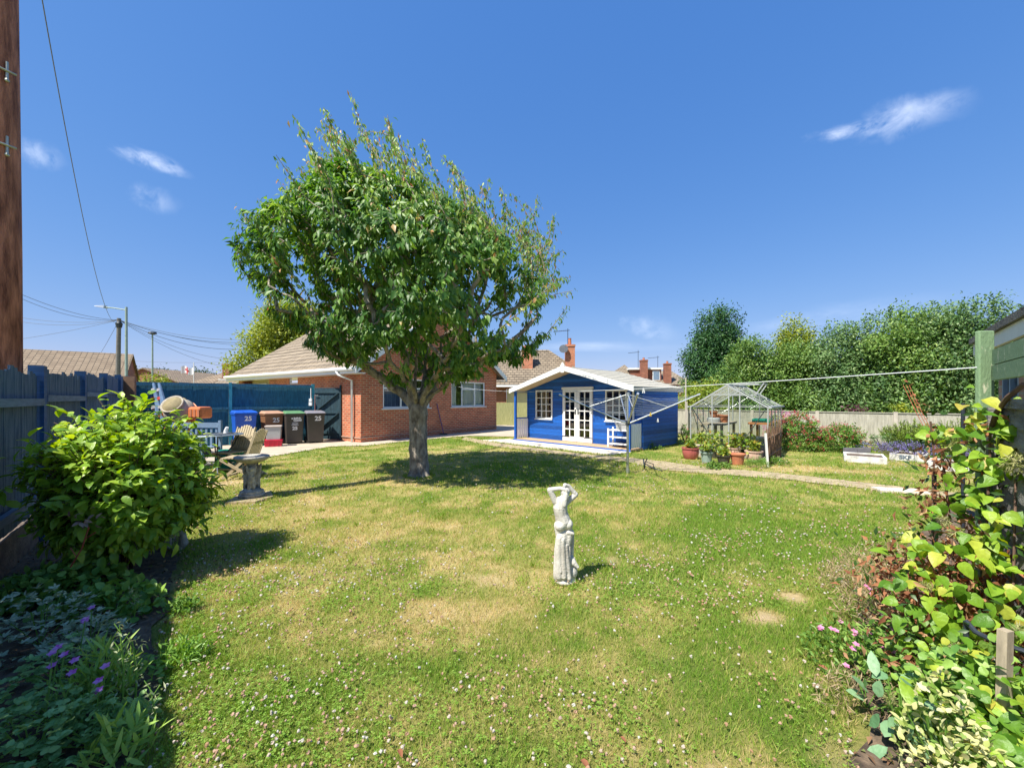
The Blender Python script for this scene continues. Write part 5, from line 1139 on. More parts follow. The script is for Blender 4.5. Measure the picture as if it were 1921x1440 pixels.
def lamp(px, Y, ztop, arm, label, far=False):
    b = at(px, 748, Y); r = root('street_lamp', (b.x, b.y, 0), 0, label, 'street lamp')
    MB().tube([(0, 0, 0), (0, 0, 2.2), (0, 0, 2.21), (0, 0, ztop)], [.09, .08, .06, .05], 10).build('post', M['lampgreen'], r)
    if arm: MB().tube([(0, 0, ztop-.15), (-arm*.4, 0, ztop-.05), (-arm*.75, 0, ztop+.0), (-arm*.78, 0, ztop)], .03, 6).build('arm', M['lampgreen'], r); MB().hexa([(-arm, -.1, ztop+.02), (-arm*.68, -.12, ztop-.06), (-arm*.68, .12, ztop-.06), (-arm, .1, ztop+.02), (-arm, -.06, ztop+.06), (-arm*.68, -.09, ztop+.07), (-arm*.68, .09, ztop+.07), (-arm, .06, ztop+.06)]).build('lantern', M['alu'], r)
    else: MB().lathe([(.06, 0), (.28, .08), (.22, .2), (.0, .22)], (0, 0, ztop), 10).build('lantern', M['ironblk'], r)
lamp(236.5, 20, 5.98, 1.5, 'green street lamp post with horizontal arm and silver lantern'); lamp(285.5, 30, 6.2, 0, 'thin straight distant street lamp right of the telegraph pole')
def wire(p0, p1, s, label, r=.018, n=30, k_=.75): tag(MB().tube(sag(p0, p1, s, n), r*k_, 4).build('overhead_wire', M['wire']), label, 'wire')
T = Vector((ptop.x+.12, ptop.y, ptop.z-.1))
wire(Vector((NP.x, NP.y, 8.5)), T, 2.1, 'overhead wire swooping from the near telegraph pole to the far one', .011, 60)
wire(at(-60, 505, 14), T, .4, 'upper overhead wire running left from the far telegraph pole', .013); wire(at(-60, 508, 16.4), T, .6, 'overhead wire just below the topmost left one', .013)
wire(at(-80, 567, 22), T, .5, 'third overhead wire down on the left of the far pole', .012); wire(at(-80, 575, 22), T, .6, 'fourth overhead wire down on the left of the far pole', .012)
wire(at(-90, 650, 24), T, .2, 'lowest overhead wire sloping up from left roof to pole', .012); wire(T, at(180, 675, 36), .1, 'short service wire from far pole down to the tan roof', .012)
for k, (y, s) in enumerate(((628, .5), (632, .6), (640, .5), (643, .8))): wire(T, at(500, y+6, 28), s, ['topmost', 'second', 'third', 'fourth'][k]+' heavy overhead wire running right from the far pole towards the trees', .022 if k in (1, 3) else .014)
wire(T, at(500, 669, 33), 1.0, 'thin overhead wire crossing above the distant lamp', .013); wire(T, at(480, 692, 33), .8, 'lowest thin overhead wire reaching the bungalow eave', .013)
wire(at(250, 677, 40), at(412, 679, 42), .1, 'faint distant wire above the far trees', .014)

# ================================================================ FAR HOUSES
def gable_house(name, p, rz, Lr, hw, he, hr, tile, wallm, label, ov=.3):
    """ridge along local x, length Lr, half width hw; origin at the left front wall corner"""
    r = root(name, (p.x, p.y, 0), rz, label, 'house'); s_ = (hr-he)/hw
    m = MB(); m.wall((0, 0, 0), (1, 0, 0), Lr, 0, he, [], .1, (0, 1, 0)); m.wall((0, 2*hw, 0), (1, 0, 0), Lr, 0, he, [], .1, (0, -1, 0))
    top = lambda a: he+s_*min(a, 2*hw-a); m.wall((0, 0, 0), (0, 1, 0), 2*hw, 0, top, [], .1, (1, 0, 0)); m.wall((Lr, 0, 0), (0, 1, 0), 2*hw, 0, top, [], .1, (-1, 0, 0)); m.build('wall', wallm, r)
    m = MB()
    for y0 in (-ov, 2*hw+ov):
        z0 = he-s_*ov; m.hexa([(-.15, y0, z0), (Lr+.15, y0, z0), (Lr+.15, hw, hr), (-.15, hw, hr), (-.15, y0, z0+.1), (Lr+.15, y0, z0+.1), (Lr+.15, hw, hr+.1), (-.15, hw, hr+.1)])
    m.build('roof', tile, r); return r
def add_chimney(par, loc, w_, h_, pot=True, m_=M['brickfar'], ph=.35):
    m = MB(); m.box((loc[0]-w_/2, loc[1]-w_/2, loc[2]), (loc[0]+w_/2, loc[1]+w_/2, loc[2]+h_)); m.box((loc[0]-w_/2-.04, loc[1]-w_/2-.04, loc[2]+h_-.16), (loc[0]+w_/2+.04, loc[1]+w_/2+.04, loc[2]+h_-.03)); c = m.build('chimney', m_, par)
    if pot: MB().lathe([(.13, 0), (.11, ph-.05), (.13, ph)], (loc[0], loc[1], loc[2]+h_), 10).build('chimney_pot', M['terra'], c)
    return c
def aerial(par, loc, h_, m_=M['ironblk'], side=-1):
    m = MB(); m.tube([loc, (loc[0], loc[1], loc[2]+h_)], .025, 4); z = loc[2]+h_*.9; m.tube([(loc[0]+side*1.1, loc[1], z-.1), (loc[0]+.15, loc[1], z)], .022, 4)
    for k in range(6): x = loc[0]+side*(.15+.17*k); m.tube([(x, loc[1]-.2, z-.02*k), (x, loc[1]+.2, z-.02*k)], .012, 3)
    m.build('aerial', m_, par)
# tan roofed row at the left
a = at(-140, 748, 25.5); b = at(245, 748, 31); d = b-a; rz = math.atan2(d.y, d.x); off = Vector((math.sin(rz), -math.cos(rz), 0))*3.7
hA = gable_house('bungalow_row', a+off, rz, d.length, 3.7, 2.45, 4.78, M['tile_tan'], M['brickfar'], 'long tan tiled roof of a bungalow row beyond the left fence')
a = at(268, 748, 40); hB = root('gabled_house', (a.x, a.y, 0), 0, 'red brick gable end house beyond the fence, behind the yellow shrub', 'house')
m = MB(); m.wall((-3.2, 0, 0), (1, 0, 0), 6.6, 0, lambda x: 3.1+.4*min(x, 6.6-x), [], .1, (0, 1, 0)); m.wall((3.4, 0, 0), (0, 1, 0), 9, 0, 3.1, [], .1, (-1, 0, 0)); m.wall((-3.2, 0, 0), (0, 1, 0), 9, 0, 3.1, [], .1, (1, 0, 0)); m.build('wall', M['brickfar'], hB)
m = MB()
for x0 in (-3.5, 3.7): z0 = 2.98; m.hexa([(x0, -.2, z0), (.1, -.2, 4.42), (.1, 9.2, 4.42), (x0, 9.2, z0), (x0, -.2, z0+.1), (.1, -.2, 4.52), (.1, 9.2, 4.52), (x0, 9.2, z0+.1)])
m.build('roof', M['tile_tany'], hB)
a = at(352, 748, 40); b = at(402, 748, 38); hC = gable_house('far_bungalow', at(398, 748, 36.5), R(4), 9, 4.2, 2.7, 4.42, M['tile_x'], M['brickfar'], 'far bungalow roof with one brick chimney left of the main bungalow')
m = MB(); m.hexa([(-2.6, -.3, 2.6), (0, -.3, 2.6), (0, 4.2, 4.5), (-.05, 4.2, 4.5), (-2.6, -.3, 2.65), (0, -.3, 2.7), (0, 4.2, 4.6), (-.05, 4.2, 4.6)]); m.hexa([(-2.6, -.3, 2.6), (-.05, 4.2, 4.5), (-.05, 4.25, 4.5), (-2.6, 8.4, 2.6), (-2.6, -.3, 2.66), (-.05, 4.2, 4.6), (-.05, 4.25, 4.6), (-2.6, 8.4, 2.66)])
m.build('roof_hip', M['tile_tany'], hC)
add_chimney(hC, (.35, 1.6, 3.0), .6, 1.75, False); aerial(hC, (2.6, 4, 4.4), .9)
MB().box((-.1, .9, 3.2), (.9, 1.35, 3.28)).build('chimney_flashing', M['white'], hC)
# house behind the summerhouse: hipped roof
a = at(862, 748, 29.5); hD = root('neighbour_bungalow', (a.x, a.y, 0), R(-3), 'neighbouring brick bungalow with hipped brown roof behind the summerhouse', 'bungalow')
WX, WY, e_, rg = 9.7, 8.0, 2.5, 5.35
m = MB(); m.wall((0, 0, 0), (1, 0, 0), WX, 0, e_, [(3.4, 5.2, 0, 2.15)], .15, (0, 1, 0)); m.wall((0, 0, 0), (0, 1, 0), WY, 0, e_, [], .1, (1, 0, 0)); m.wall((WX, 0, 0), (0, 1, 0), WY, 0, e_, [], .1, (-1, 0, 0)); m.build('wall', M['brickfar'], hD)
m = MB(); m.box((3.42, .1, 0), (5.18, .14, 2.14)); m.build('garage_door', M['cream'], hD)
m = MB(); o_ = .4; z0 = e_-.1; A, B, Cc, Dd = (-o_, -o_, z0), (WX+o_, -o_, z0), (WX+o_, WY+o_, z0), (-o_, WY+o_, z0); E, Fq = (3.0, WY/2, rg), (WX-3.1, WY/2, rg)
m._add([A, B, Cc, Dd, E, Fq], [(0, 1, 5, 4), (1, 2, 5), (2, 3, 4, 5), (3, 0, 4), (0, 3, 2, 1)]); rfD = m.build('roof', M['tile_x'], hD)
m = MB()
for k in range(16):
    t = (k+.5)/16; z = z0+(rg-z0)*t; m.box((A[0]+(E[0]-A[0])*t, A[1]+(E[1]-A[1])*t-.03, z-.02), (B[0]+(Fq[0]-B[0])*t, A[1]+(E[1]-A[1])*t+.03, z+.03))
m.build('tile_courses', M['tile_x'], rfD)
m = MB(); m.tube([E, Fq], .12, 6); m.tube([Fq, B], .1, 6); m.tube([A, E], .1, 6); m.build('ridge_tiles', M['tile_x'], rfD)
MB().box((-o_-.02, -o_-.1, z0-.1), (WX+o_+.02, -o_-.02, z0+.04)).build('gutter', M['upvc'], hD)
c = add_chimney(hD, (8.15, 2.1, 3.4), .72, 2.2, True, M['brick'], .5); aerial(hD, (8.0, 2.1, 5.6), 1.25, side=-1)
MB().lathe([(.0, 0), (.2, .03), (.34, .12)], (0, 0, 0), 16).build('satellite_dish', M['ironblk'], c, loc=(7.65, 1.65, 5.2), rot=(R(70), R(-20), 0))
add_chimney(hD, (4.9, 2.0, 3.2), .8, 2.3, False, M['brick'])
# house with flat roofed dormer
a = at(1120, 748, 45); hE = root('dormer_house', (a.x, a.y, 0), R(-6), 'distant house with hung tile dormer, flat white roof edge and two chimneys', 'house')
m = MB(); m.box((0, .5, 0), (9.5, 8, 3.0)); m.build('wall', M['brickfar'], hE)
m = MB(); m._add([(-.6, 0, 2.8), (5.4, 0, 2.8), (5.4, 6, 2.8), (-.6, 6, 2.8), (3.4, 3, 5.45), (3.5, 3, 5.45)], [(0, 1, 5, 4), (1, 2, 5), (2, 3, 4, 5), (3, 0, 4)]); m._add([(5, .2, 3.0), (10.4, .2, 3.0), (10.4, 8, 3.0), (5, 8, 3), (5, 4, 4.8), (9, 4, 4.8)], [(0, 1, 5, 4), (1, 2, 5), (2, 3, 4, 5)])
m.build('roof', M['tile_x'], hE)
m = MB(); m.box((3.8, 1.3, 3.2), (7.2, 5, 4.75)); dm_ = m.build('dormer', M['brickfar'], hE); MB().box((3.6, 1.1, 4.752), (7.35, 5.1, 4.95)).build('flat_roof', M['white'], dm_)
MB().box((6.25, 1.24, 3.55), (7.05, 1.296, 4.6)).build('window', M['upvc'], dm_); MB().box((6.33, 1.22, 3.62), (6.98, 1.238, 4.5)).build('pane', M['bench'], dm_)
m = MB(); m.box((.3, 2.8, 3.2), (3.6, 5, 4.5)); m.build('dormer', M['brickfar'], hE); MB().box((-.1, 2.5, 4.502), (3.4, 5.1, 4.7)).build('flat_roof', M['white'], hE)
add_chimney(hE, (5.2, .9, 3.2), .75, 2.6, True, ph=.25); add_chimney(hE, (7.75, .9, 3.2), .7, 2.2, True, ph=.25); aerial(hE, (4.6, .9, 4.9), 2.0); aerial(hE, (7.0, 2, 4.95), 1.4)
hF = gable_house('far_house', at(1245, 748, 60), R(-20), 9, 4, 2.6, 4.55, M['tile_x'], M['brickfar'], 'far brown roof between the summerhouse and the dark tree')
# flag, sign
p = at(363, 748, 34); fl = root('flagpole', (p.x, p.y, 0), 0, 'white flagpole with white and red flag flying beyond the fence', 'flagpole')
MB().tube([(0, 0, 0), (0, 0, 4.5)], .035, 6).build('pole', M['white'], fl)
m = MB(); n = 12
for j in range(n):
    for (z0, z1, mi) in ((0, .22, 0), (.22, .36, 1 if 3 < j < 9 else 0), (.36, .58, 0)):
        if 5 <= j <= 6: mi = 1
        x0, x1 = -.98*j/n-.04, -.98*(j+1)/n-.04; y0, y1 = .08*math.sin(j*.9), .08*math.sin((j+1)*.9); d0_, d1_ = -.10*math.sin(j*.5), -.10*math.sin((j+1)*.5)
        m._add([(x0, y0, 3.55+z0+d0_), (x1, y1, 3.55+z0+d1_), (x1, y1, 3.55+z1+d1_), (x0, y0, 3.55+z1+d0_)], [(0, 1, 2, 3)], mi)
m.build('flag', [M['flag'], M['red']], fl)
p = at(77, 748, 14); sg = root('yellow_sign', (p.x, p.y, 0), R(20), 'small yellow sign on a white board just above the left fence', 'sign')
MB().box((-.02, 0, 0), (.02, .03, 2.2)).build('post', M['steel'], sg); MB().box((-.17, -.02, 2.27), (.13, -.002, 2.40)).build('plate', M['sign_yellow'], sg); MB().box((-.22, -.02, 2.1), (.22, -.002, 2.262)).build('board', M['white'], sg)
# ================================================================ CHERRY TREE
TY = 7.62
def tw(px, py, dy=0):
    return np.array([(px-960)/F*(TY+dy), TY+dy, EYE+(748-py)/F*(TY+dy)])
tb = gp(786, 893); tree = root('cherry_tree', (0, 0, 0), 0, 'large cherry tree with broad windblown crown and forked grey trunk on the lawn', 'tree')
PY = [325, 345, 370, 400, 440, 480, 520, 560, 600, 640, 670, 695, 712]
XL = [610, 598, 585, 558, 505, 476, 478, 496, 526, 570, 622, 690, 760]
XR = [700, 745, 800, 868, 935, 990, 1035, 1056, 1056, 1036, 1005, 935, 850]
cxm, czm, shr = -2.0, 4.1, .94
def crown_pts(n, shellp=.36):
    out = []
    while len(out) < n:
        py = rng.uniform(325, 712); xl = np.interp(py, PY, XL); xr = np.interp(py, PY, XR)
        if rng.random() > (xr-xl)/600: continue
        th = rng.uniform(0, 2*np.pi); r = rng.random()**shellp
        hw = (xr-xl)/2; X = ((xl+xr)/2 + hw*r*np.cos(th) - 960)/F*TY; Z = EYE+(748-py)/F*TY; Y = hw/F*TY*.80*r*np.sin(th)
        X = cxm+(X-cxm)*shr; Z = czm+(Z-czm)*shr if Z > czm else Z
        Y = TY-.25+Y
        # lower centre is open: limbs show
        if Z < 2.35 and r < .55: continue
        b = fbm(X*1.3+Y*.7, Z*1.3, 31, 2, 1.0)
        if b < .36 and r > .5: continue
        out.append((X, Y, Z))
    return np.array(out)
nodes = []; par = []; tips_flag = []
def add(p, q): nodes.append(np.array(p, float)); par.append(q); return len(nodes)-1
def chain(start, pts, steps=4):
    prev = start
    for k, p in enumerate(pts):
        a = nodes[prev] if prev >= 0 else None
        if a is None: prev = add(p, -1); continue
        for t in range(1, steps+1):
            q = a+(np.array(p)-a)*t/steps + rng.normal(size=3)*.02*(t < steps); prev = add(q, prev)
    return prev
b0 = chain(-1, [(tb.x, tb.y, -.1), tw(786, 860, .1), tw(785, 800, .05), tw(783, 765)], 3)
L1 = chain(b0, [tw(758, 742, .05), tw(715, 708, .0), tw(672, 672, -.1), tw(630, 632, -.1), tw(585, 585, 0), tw(540, 530, .1)])
L2 = chain(b0, [tw(768, 725, -.15), tw(762, 680, -.3), tw(745, 620, -.4), tw(722, 550, -.3), tw(700, 460, 0), tw(690, 380, .1)])
L3 = chain(b0, [tw(805, 735, .1), tw(835, 700, .15), tw(868, 650, .1), tw(895, 580, 0), tw(915, 500, -.1)])
L4 = chain(b0, [tw(812, 738, -.1), tw(858, 702, -.25), tw(905, 680, -.4), tw(950, 652, -.5), tw(1000, 600, -.4)])
L5 = chain(b0, [tw(795, 715, .5), tw(800, 660, .9), tw(815, 590, 1.3), tw(830, 500, 1.4), tw(820, 420, 1.1)])
L6 = chain(b0, [tw(775, 728, -.5), tw(740, 690, -.95), tw(720, 640, -1.4), tw(690, 570, -1.6), tw(670, 490, -1.4)])
L7 = chain(b0, [tw(752, 722, .5), tw(690, 690, .9), tw(640, 650, 1.2), tw(600, 570, 1.3)])
L8 = chain(b0, [tw(810, 715, -.5), tw(840, 670, -1.1), tw(870, 600, -1.6), tw(900, 520, -1.7)])
L9 = chain(b0, [tw(780, 690, .1), tw(785, 600, .0), tw(780, 480, 0), tw(750, 380, 0)])
main_n = len(nodes)
tips = crown_pts(2700); fork = nodes[b0]; tips = tips[np.argsort(np.linalg.norm(tips-fork, axis=1))]
NA = np.zeros((40000, 3)); NA[:main_n] = np.array(nodes); cnt = main_n; ok0 = b0
twig = []
for tpt in tips:
    dd = np.linalg.norm(NA[ok0:cnt]-tpt, axis=1) + .25*np.maximum(0, np.linalg.norm(NA[ok0:cnt]-fork, axis=1)-np.linalg.norm(tpt-fork))*3
    dd = dd + .15*(NA[ok0:cnt, 2] > tpt[2])
    j = int(np.argmin(dd))+ok0; a = NA[j].copy(); dist = np.linalg.norm(tpt-a); k = max(1, int(dist/.22)); prev = j
    out = nrm((tpt-fork)[None])[0]
    for t in range(1, k+1):
        f = t/k; q = a+(tpt-a)*f + np.array([0, 0, -.10*dist*4*f*(1-f)*.5]) + (rng.normal(size=3)*.03 if t < k else 0)
        prev = add(q, prev); NA[cnt] = q; cnt += 1; twig.append(prev)
# long windblown shoots leaning left at the top and the edges
shoots = []
spec = [(592, 238), (668, 222), (722, 246), (762, 268), (826, 292), (897, 346), (577, 300), (562, 372), (482, 372), (457, 408), (441, 470), (620, 250), (700, 262), (792, 288), (860, 318), (938, 352), (985, 378), (1036, 402), (1055, 470), (1070, 520), (640, 268), (545, 345), (505, 395), (1074, 545), (600, 275), (845, 305), (960, 362)]
for px, py in spec:
    dy = rng.normal()*.35; tip = tw(px, py, dy); s = nodes[main_n:]; lean = np.array([-.42, 0, .9]) if px < 1000 else np.array([-.1, 0, 1.0])
    if py > 440: lean = np.array([-.8 if px < 700 else .9, 0, .35])
    lean = lean/np.linalg.norm(lean); base = tip-lean*rng.uniform(.9, 1.3)
    j = int(np.argmin(np.linalg.norm(NA[ok0:cnt]-base, axis=1)))+ok0; a = NA[j].copy(); prev = j
    for t in range(1, 9):
        f = t/8; q = a+(tip-a)*f + np.array([.10, 0, .06])*math.sin(f*3.14); prev = add(q, prev); NA[cnt] = q; cnt += 1; twig.append(prev); shoots.append(prev)
for _ in range(95):      # the loose top: long upright shoots blown to the left
    px = rng.uniform(500, 1065); ty = np.interp(px, [480, 540, 572, 600, 660, 720, 760, 826, 897, 940, 985, 1040, 1065], [420, 390, 320, 250, 228, 256, 278, 305, 358, 378, 408, 455, 520]) + rng.uniform(0, 75)
    dy = rng.normal()*1.1; tip = tw(px, ty, dy); lean = np.array([-.40+.3*(px > 960), rng.normal()*.1, .9]); base = tip-lean*rng.uniform(.6, 1.15)
    j = int(np.argmin(np.linalg.norm(NA[ok0:cnt]-base, axis=1)))+ok0; a = NA[j].copy(); prev = j; bend = rng.uniform(.04, .14)
    for t in range(1, 8):
        f = t/7; q = a+(tip-a)*f + np.array([bend, 0, .05])*math.sin(f*3.14); prev = add(q, prev); NA[cnt] = q; cnt += 1; twig.append(prev); shoots.append(prev)
for _ in range(130):      # random smaller shoots on the upper surface
    j = int(rng.choice(twig)); a = NA[j].copy()
    if a[2] < 3.6: continue
    d = nrm((a-np.array([-2.0, TY-.2, 3.4]))[None])[0]*.45 + np.array([-.35, 0, .75])+rng.normal(size=3)*.12; ln = rng.uniform(.25, .55); prev = j
    for t in range(1, 5):
        q = a+d*ln*t/4; prev = add(q, prev); NA[cnt] = q; cnt += 1; twig.append(prev); shoots.append(prev)
n = len(nodes); par_ = np.array(par); rad = np.full(n, .0035**2.3)
for i_ in range(n-1, 0, -1):
    if par_[i_] >= 0: rad[par_[i_]] += rad[i_]*(1 if i_ > 0 else 0)
rad = rad**(1/2.3); rad = np.minimum(rad*.95, .105)
for i_ in range(n):
    if i_ <= b0:  # trunk keeps its measured width and flares at the root and fork
        z = nodes[i_][2]; rad[i_] = .155 + .05*max(0, .25-z)/.25 + .02*max(0, z-.9)/.5
for i_ in range(b0+1, main_n): rad[i_] = max(rad[i_], .034)
KS = 9; Vv = []; Ff = []; c_ = 0
NAr = np.array(nodes)
for i_ in range(1, n):
    j = par_[i_]
    if j < 0: continue
    p0, p1 = NAr[j], NAr[i_]; d = p1-p0; ln = np.linalg.norm(d)
    if ln < 1e-6: continue
    d /= ln; k = 12 if rad[i_] > .05 else (6 if rad[i_] > .012 else 4); a = np.cross(d, [0.3, .9, .1]); a /= np.linalg.norm(a); b = np.cross(d, a); th = np.arange(k)*2*np.pi/k
    ring = np.cos(th)[:, None]*a+np.sin(th)[:, None]*b; r0 = min(rad[j], rad[i_]*1.35) if j > b0 else (rad[j] if i_ <= b0 else rad[i_]*1.25)
    Vv.append(np.concatenate([p0-d*r0*.25+ring*r0, p1+ring*rad[i_]]))
    for q in range(k): Ff += [(c_+q, c_+(q+1) % k, c_+k+(q+1) % k), (c_+q, c_+k+(q+1) % k, c_+k+q)]
    c_ += 2*k
wood = npmesh('trunk', np.concatenate(Vv), np.array(Ff), M['bark'], tree)
fo = fork; organic('fork_swelling', [((tb.x, tb.y+.02, -.03), (fo[0]-.01, fo[1]+.03, fo[2]-.25), .185, .158), ((fo[0]-.01, fo[1]+.03, fo[2]-.3), tuple(fo+np.array([0, 0, .02])), .158, .17),
    (tuple(fo), tuple(tw(758, 742, .03)), .13, .085), (tuple(fo), tuple(tw(812, 730, .05)), .13, .09), (tuple(fo), tuple(tw(768, 722, -.1)), .12, .075),
    ((tb.x, tb.y, .12), (tb.x-.2, tb.y-.08, -.03), .09, .05), ((tb.x, tb.y, .12), (tb.x+.2, tb.y-.1, -.03), .09, .05), ((tb.x, tb.y, .1), (tb.x+.02, tb.y-.24, -.03), .09, .05)], M['bark'], wood, .018, 3)
# leaves
tg = np.array(twig); pr = par_[tg]; seg = NAr[tg]-NAr[pr]; segd = nrm(seg)
isshoot = np.zeros(n, bool); isshoot[shoots] = True
thin = rad[tg] < .02
cntl = np.where(isshoot[tg], 9, np.where(thin, 17, 4)); idx = np.repeat(np.arange(len(tg)), cntl); nl = len(idx)
t = rng.random(nl)[:, None]; base = NAr[pr[idx]]*(1-t)+NAr[tg[idx]]*t + rng.normal(size=(nl, 3))*.035
hgt = np.clip((base[:, 2]-3.2)/3.4, 0, 1)[:, None]; sh_ = isshoot[tg[idx]][:, None]
outw = nrm(base-np.array([-2.0, TY-.2, 3.2]))
D = segd[idx]*.35 + rdir(nl)*.55 + outw*.25 + np.array([0, 0, -1.0])*(.95-.45*hgt) + np.array([-.35, 0, .25])*hgt
D = np.where(sh_, segd[idx]*.2 + rdir(nl)*.5 + np.array([.2, 0, -.75]), D)
Nl = outw*.9 + rdir(nl)*.55 + np.array([-.25, -.2, .45])
rv = rng.random(nl)*.62; cl = fbm(base[:, 0]*1.2+base[:, 1], base[:, 2]*1.2, 77, 3, 1.6); rv = np.clip(rv+(cl-.5)*.5, 0, .8)
rv = np.where(isshoot[tg[idx]], np.clip(rv+.22, 0, .86), rv); redtip = (isshoot[tg[idx]] & (rng.random(nl) < .12)) | (rng.random(nl) < .012); rv = np.where(redtip, .9+.1*rng.random(nl), rv)
Lf = (.092+.05*rng.random(nl)); Lf = np.where(isshoot[tg[idx]], Lf*.72, Lf*(.75+.5*rng.random(nl)))
M['cherryleaf'] = leafmat('cherry_leaf', [(0, (.05, .14, .025)), (.3, (.11, .25, .04)), (.55, (.23, .38, .07)), (.8, (.40, .52, .14)), (.88, (.5, .48, .14)), (1, (.58, .26, .14))], .45, .45, .5)
leafobj('crown', leaves(base, D, Nl, Lf, Lf*(.34+.14*rng.random(nl)), rv, ROWS_SIMPLE, .35, .3), M['cherryleaf'], tree)
print('cherry leaves', nl, 'nodes', n)

# ================================================================ BACKGROUND TREES
M['treeleaf'] = leafmat('tree_leaf', [(0, (.04, .10, .025)), (.35, (.10, .20, .04)), (.7, (.21, .34, .07)), (1, (.40, .50, .16))], .25, .5, .4)
M['treedark'] = leafmat('dark_tree_leaf', [(0, (.02, .065, .022)), (.5, (.045, .13, .035)), (1, (.10, .21, .05))], .15, .5, .35)
M['treebright'] = leafmat('yellow_green_leaf', [(0, (.13, .20, .02)), (.5, (.27, .34, .035)), (1, (.45, .46, .06))], .3, .5, .4)
M['treegrey'] = leafmat('grey_green_leaf', [(0, (.04, .10, .03)), (.5, (.12, .23, .07)), (1, (.33, .43, .18))], .25, .5, .4)
M['treefar'] = leafmat('far_leaf', [(0, (.04, .075, .035)), (1, (.13, .17, .075))], .2, .7, .2)
def bgtree(label, px, Y, top, wpx, m_, lobes=5, base=.4, clumps=300, per=60, lf=.17, spread=.28, group='trees beyond the back fence', narrow=0, cat='tree', name='garden_tree', shoots_=0):
    c = at(px, 748, Y); zt = EYE+(748-top-(26 if shoots_ else 8))/F*Y; hw = wpx/2/F*Y; r = root(name, (c.x, c.y, 0), 0, label, cat, group)
    h = zt-base; bl = []
    for k in range(lobes):
        a = k*2.4+px; f = (k+.5)/lobes; zz = base+h*(.22+.62*f); rr = hw*(1-.45*f if not narrow else 1-.7*f)
        bl.append((math.cos(a)*hw*.5*(1-.5*f), math.sin(a)*hw*.5*(1-.5*f), zz, rr*.6, rr*.6, h*.2))
    bl.append((0, 0, base+h*.45, hw*.72, hw*.72, h*.42)); bl.append((0, 0, base+h*.82, hw*.5, hw*.5, h*.17))
    bl.append((0, 0, base+h*.2, hw*.85, hw*.8, h*.22))
    crown('crown', bl, m_, r, clumps, per, spread*(.85+.3*random.random()), lf, lf*.5, .1 if not shoots_ else -.15, .72, zmin=.1, noise=.14)
    if shoots_:
        m = MB(); parts = []
        for k in range(shoots_):
            x = random.uniform(-hw*.8, hw*.8); y = random.uniform(-hw*.6, hw*.3); z0 = base+h*(.82-.25*(abs(x)/hw)**2); l_ = random.uniform(.10, .24)*h
            n_ = 60; t_ = rng.random(n_); P = np.stack([x+.1*t_*random.uniform(-1, 1)+rng.normal(size=n_)*.11*(1.2-t_), y+rng.normal(size=n_)*.11*(1.2-t_), z0+t_*l_], 1)
            parts.append(leaves(P, rdir(n_)+[0, 0, .5], rdir(n_)+[0, -.3, .8], lf*(.6+.6*rng.random(n_)), lf*.45*np.ones(n_), rng.random(n_), ROWS_SIMPLE)); m.tube([(x, y, z0-.3), (x, y, z0+l_*.9)], .02, 3)
        leafobj('foliage', parts, m_, r)
    m = MB(); tr_ = .035*h+.03
    m.tube([(0, 0, 0), (.05, 0, base+h*.25), (-.05, .05, base+h*.55), (0, 0, base+h*.85)], [tr_, tr_*.8, tr_*.5, .03], 8)
    for k in range(7): a = k*2.4; z = base+h*(.15+.08*k); m.tube([(0, 0, z), (math.cos(a)*hw*.4, math.sin(a)*hw*.4, z+h*.12), (math.cos(a)*hw*.7, math.sin(a)*hw*.7, z+h*.2)], [tr_*.45, tr_*.25, .015], 5)
    m.build('trunk', M['barkdk'], r); return r
bgtree('dark dense evergreen tree, leftmost beyond the pale fence', 1343, 25, 572, 132, M['treedark'], 7, base=.9, clumps=520, per=70, lf=.15, spread=.2)
bgtree('mid green bushy tree directly right of the dark evergreen', 1412, 21.5, 612, 150, M['treeleaf'], 6, base=.1, clumps=440, per=60, lf=.125, spread=.2, shoots_=8)
bgtree('yellow topped tree poking up behind the green row', 1490, 27, 590, 84, M['treebright'], 5, clumps=200, base=1.5)
bgtree('green tree of the row in front of the yellow topped one', 1500, 21, 622, 150, M['treeleaf'], 6, base=.1, clumps=440, per=60, lf=.125, spread=.2, shoots_=8)
bgtree('grey green tree in the middle of the tree row with upright shoots', 1592, 19.5, 588, 175, M['treegrey'], 6, base=.1, clumps=460, per=60, lf=.135, spread=.21, shoots_=14)
bgtree('tall grey green tree behind the red climbing shoots', 1690, 18.5, 556, 190, M['treeleaf'], 7, base=.1, clumps=500, per=60, lf=.135, spread=.21, shoots_=16)
bgtree('tallest broad green tree left of the green post', 1800, 17.5, 545, 210, M['treegrey'], 7, base=.1, clumps=540, per=60, lf=.135, spread=.21, shoots_=18)
bgtree('dark green tree at the right edge above the garage roof', 1925, 20, 565, 120, M['treeleaf'], 6, clumps=380, per=60, lf=.14, spread=.22, shoots_=8)
bgtree('grey green tree hidden low behind the row, filling between trees', 1745, 22, 575, 170, M['treeleaf'], 6, clumps=360, per=55, lf=.15)
bgtree('yellow green tree behind the bungalow roof, left of the cherry', 548, 30, 560, 190, M['treebright'], 6, base=1.2, clumps=900, per=70, lf=.2, spread=.3, group=None)
M['shrubyg'] = leafmat('light_shrub_leaf', [(0, (.12, .20, .025)), (.6, (.28, .37, .05)), (1, (.45, .42, .09))], .35, .5, .3)
bgtree('light yellow green shrub behind the summerhouse corner', 1318, 17.8, 712, 112, M['shrubyg'], 5, base=.05, clumps=260, per=60, lf=.11, spread=.14, name='shrub', cat='shrub', group=None)
bgtree('golden shrub above the far end of the teal fence', 290, 26, 696, 74, M['treebright'], 4, base=.1, clumps=130, per=50, lf=.14, spread=.15, name='shrub', cat='shrub', group=None)
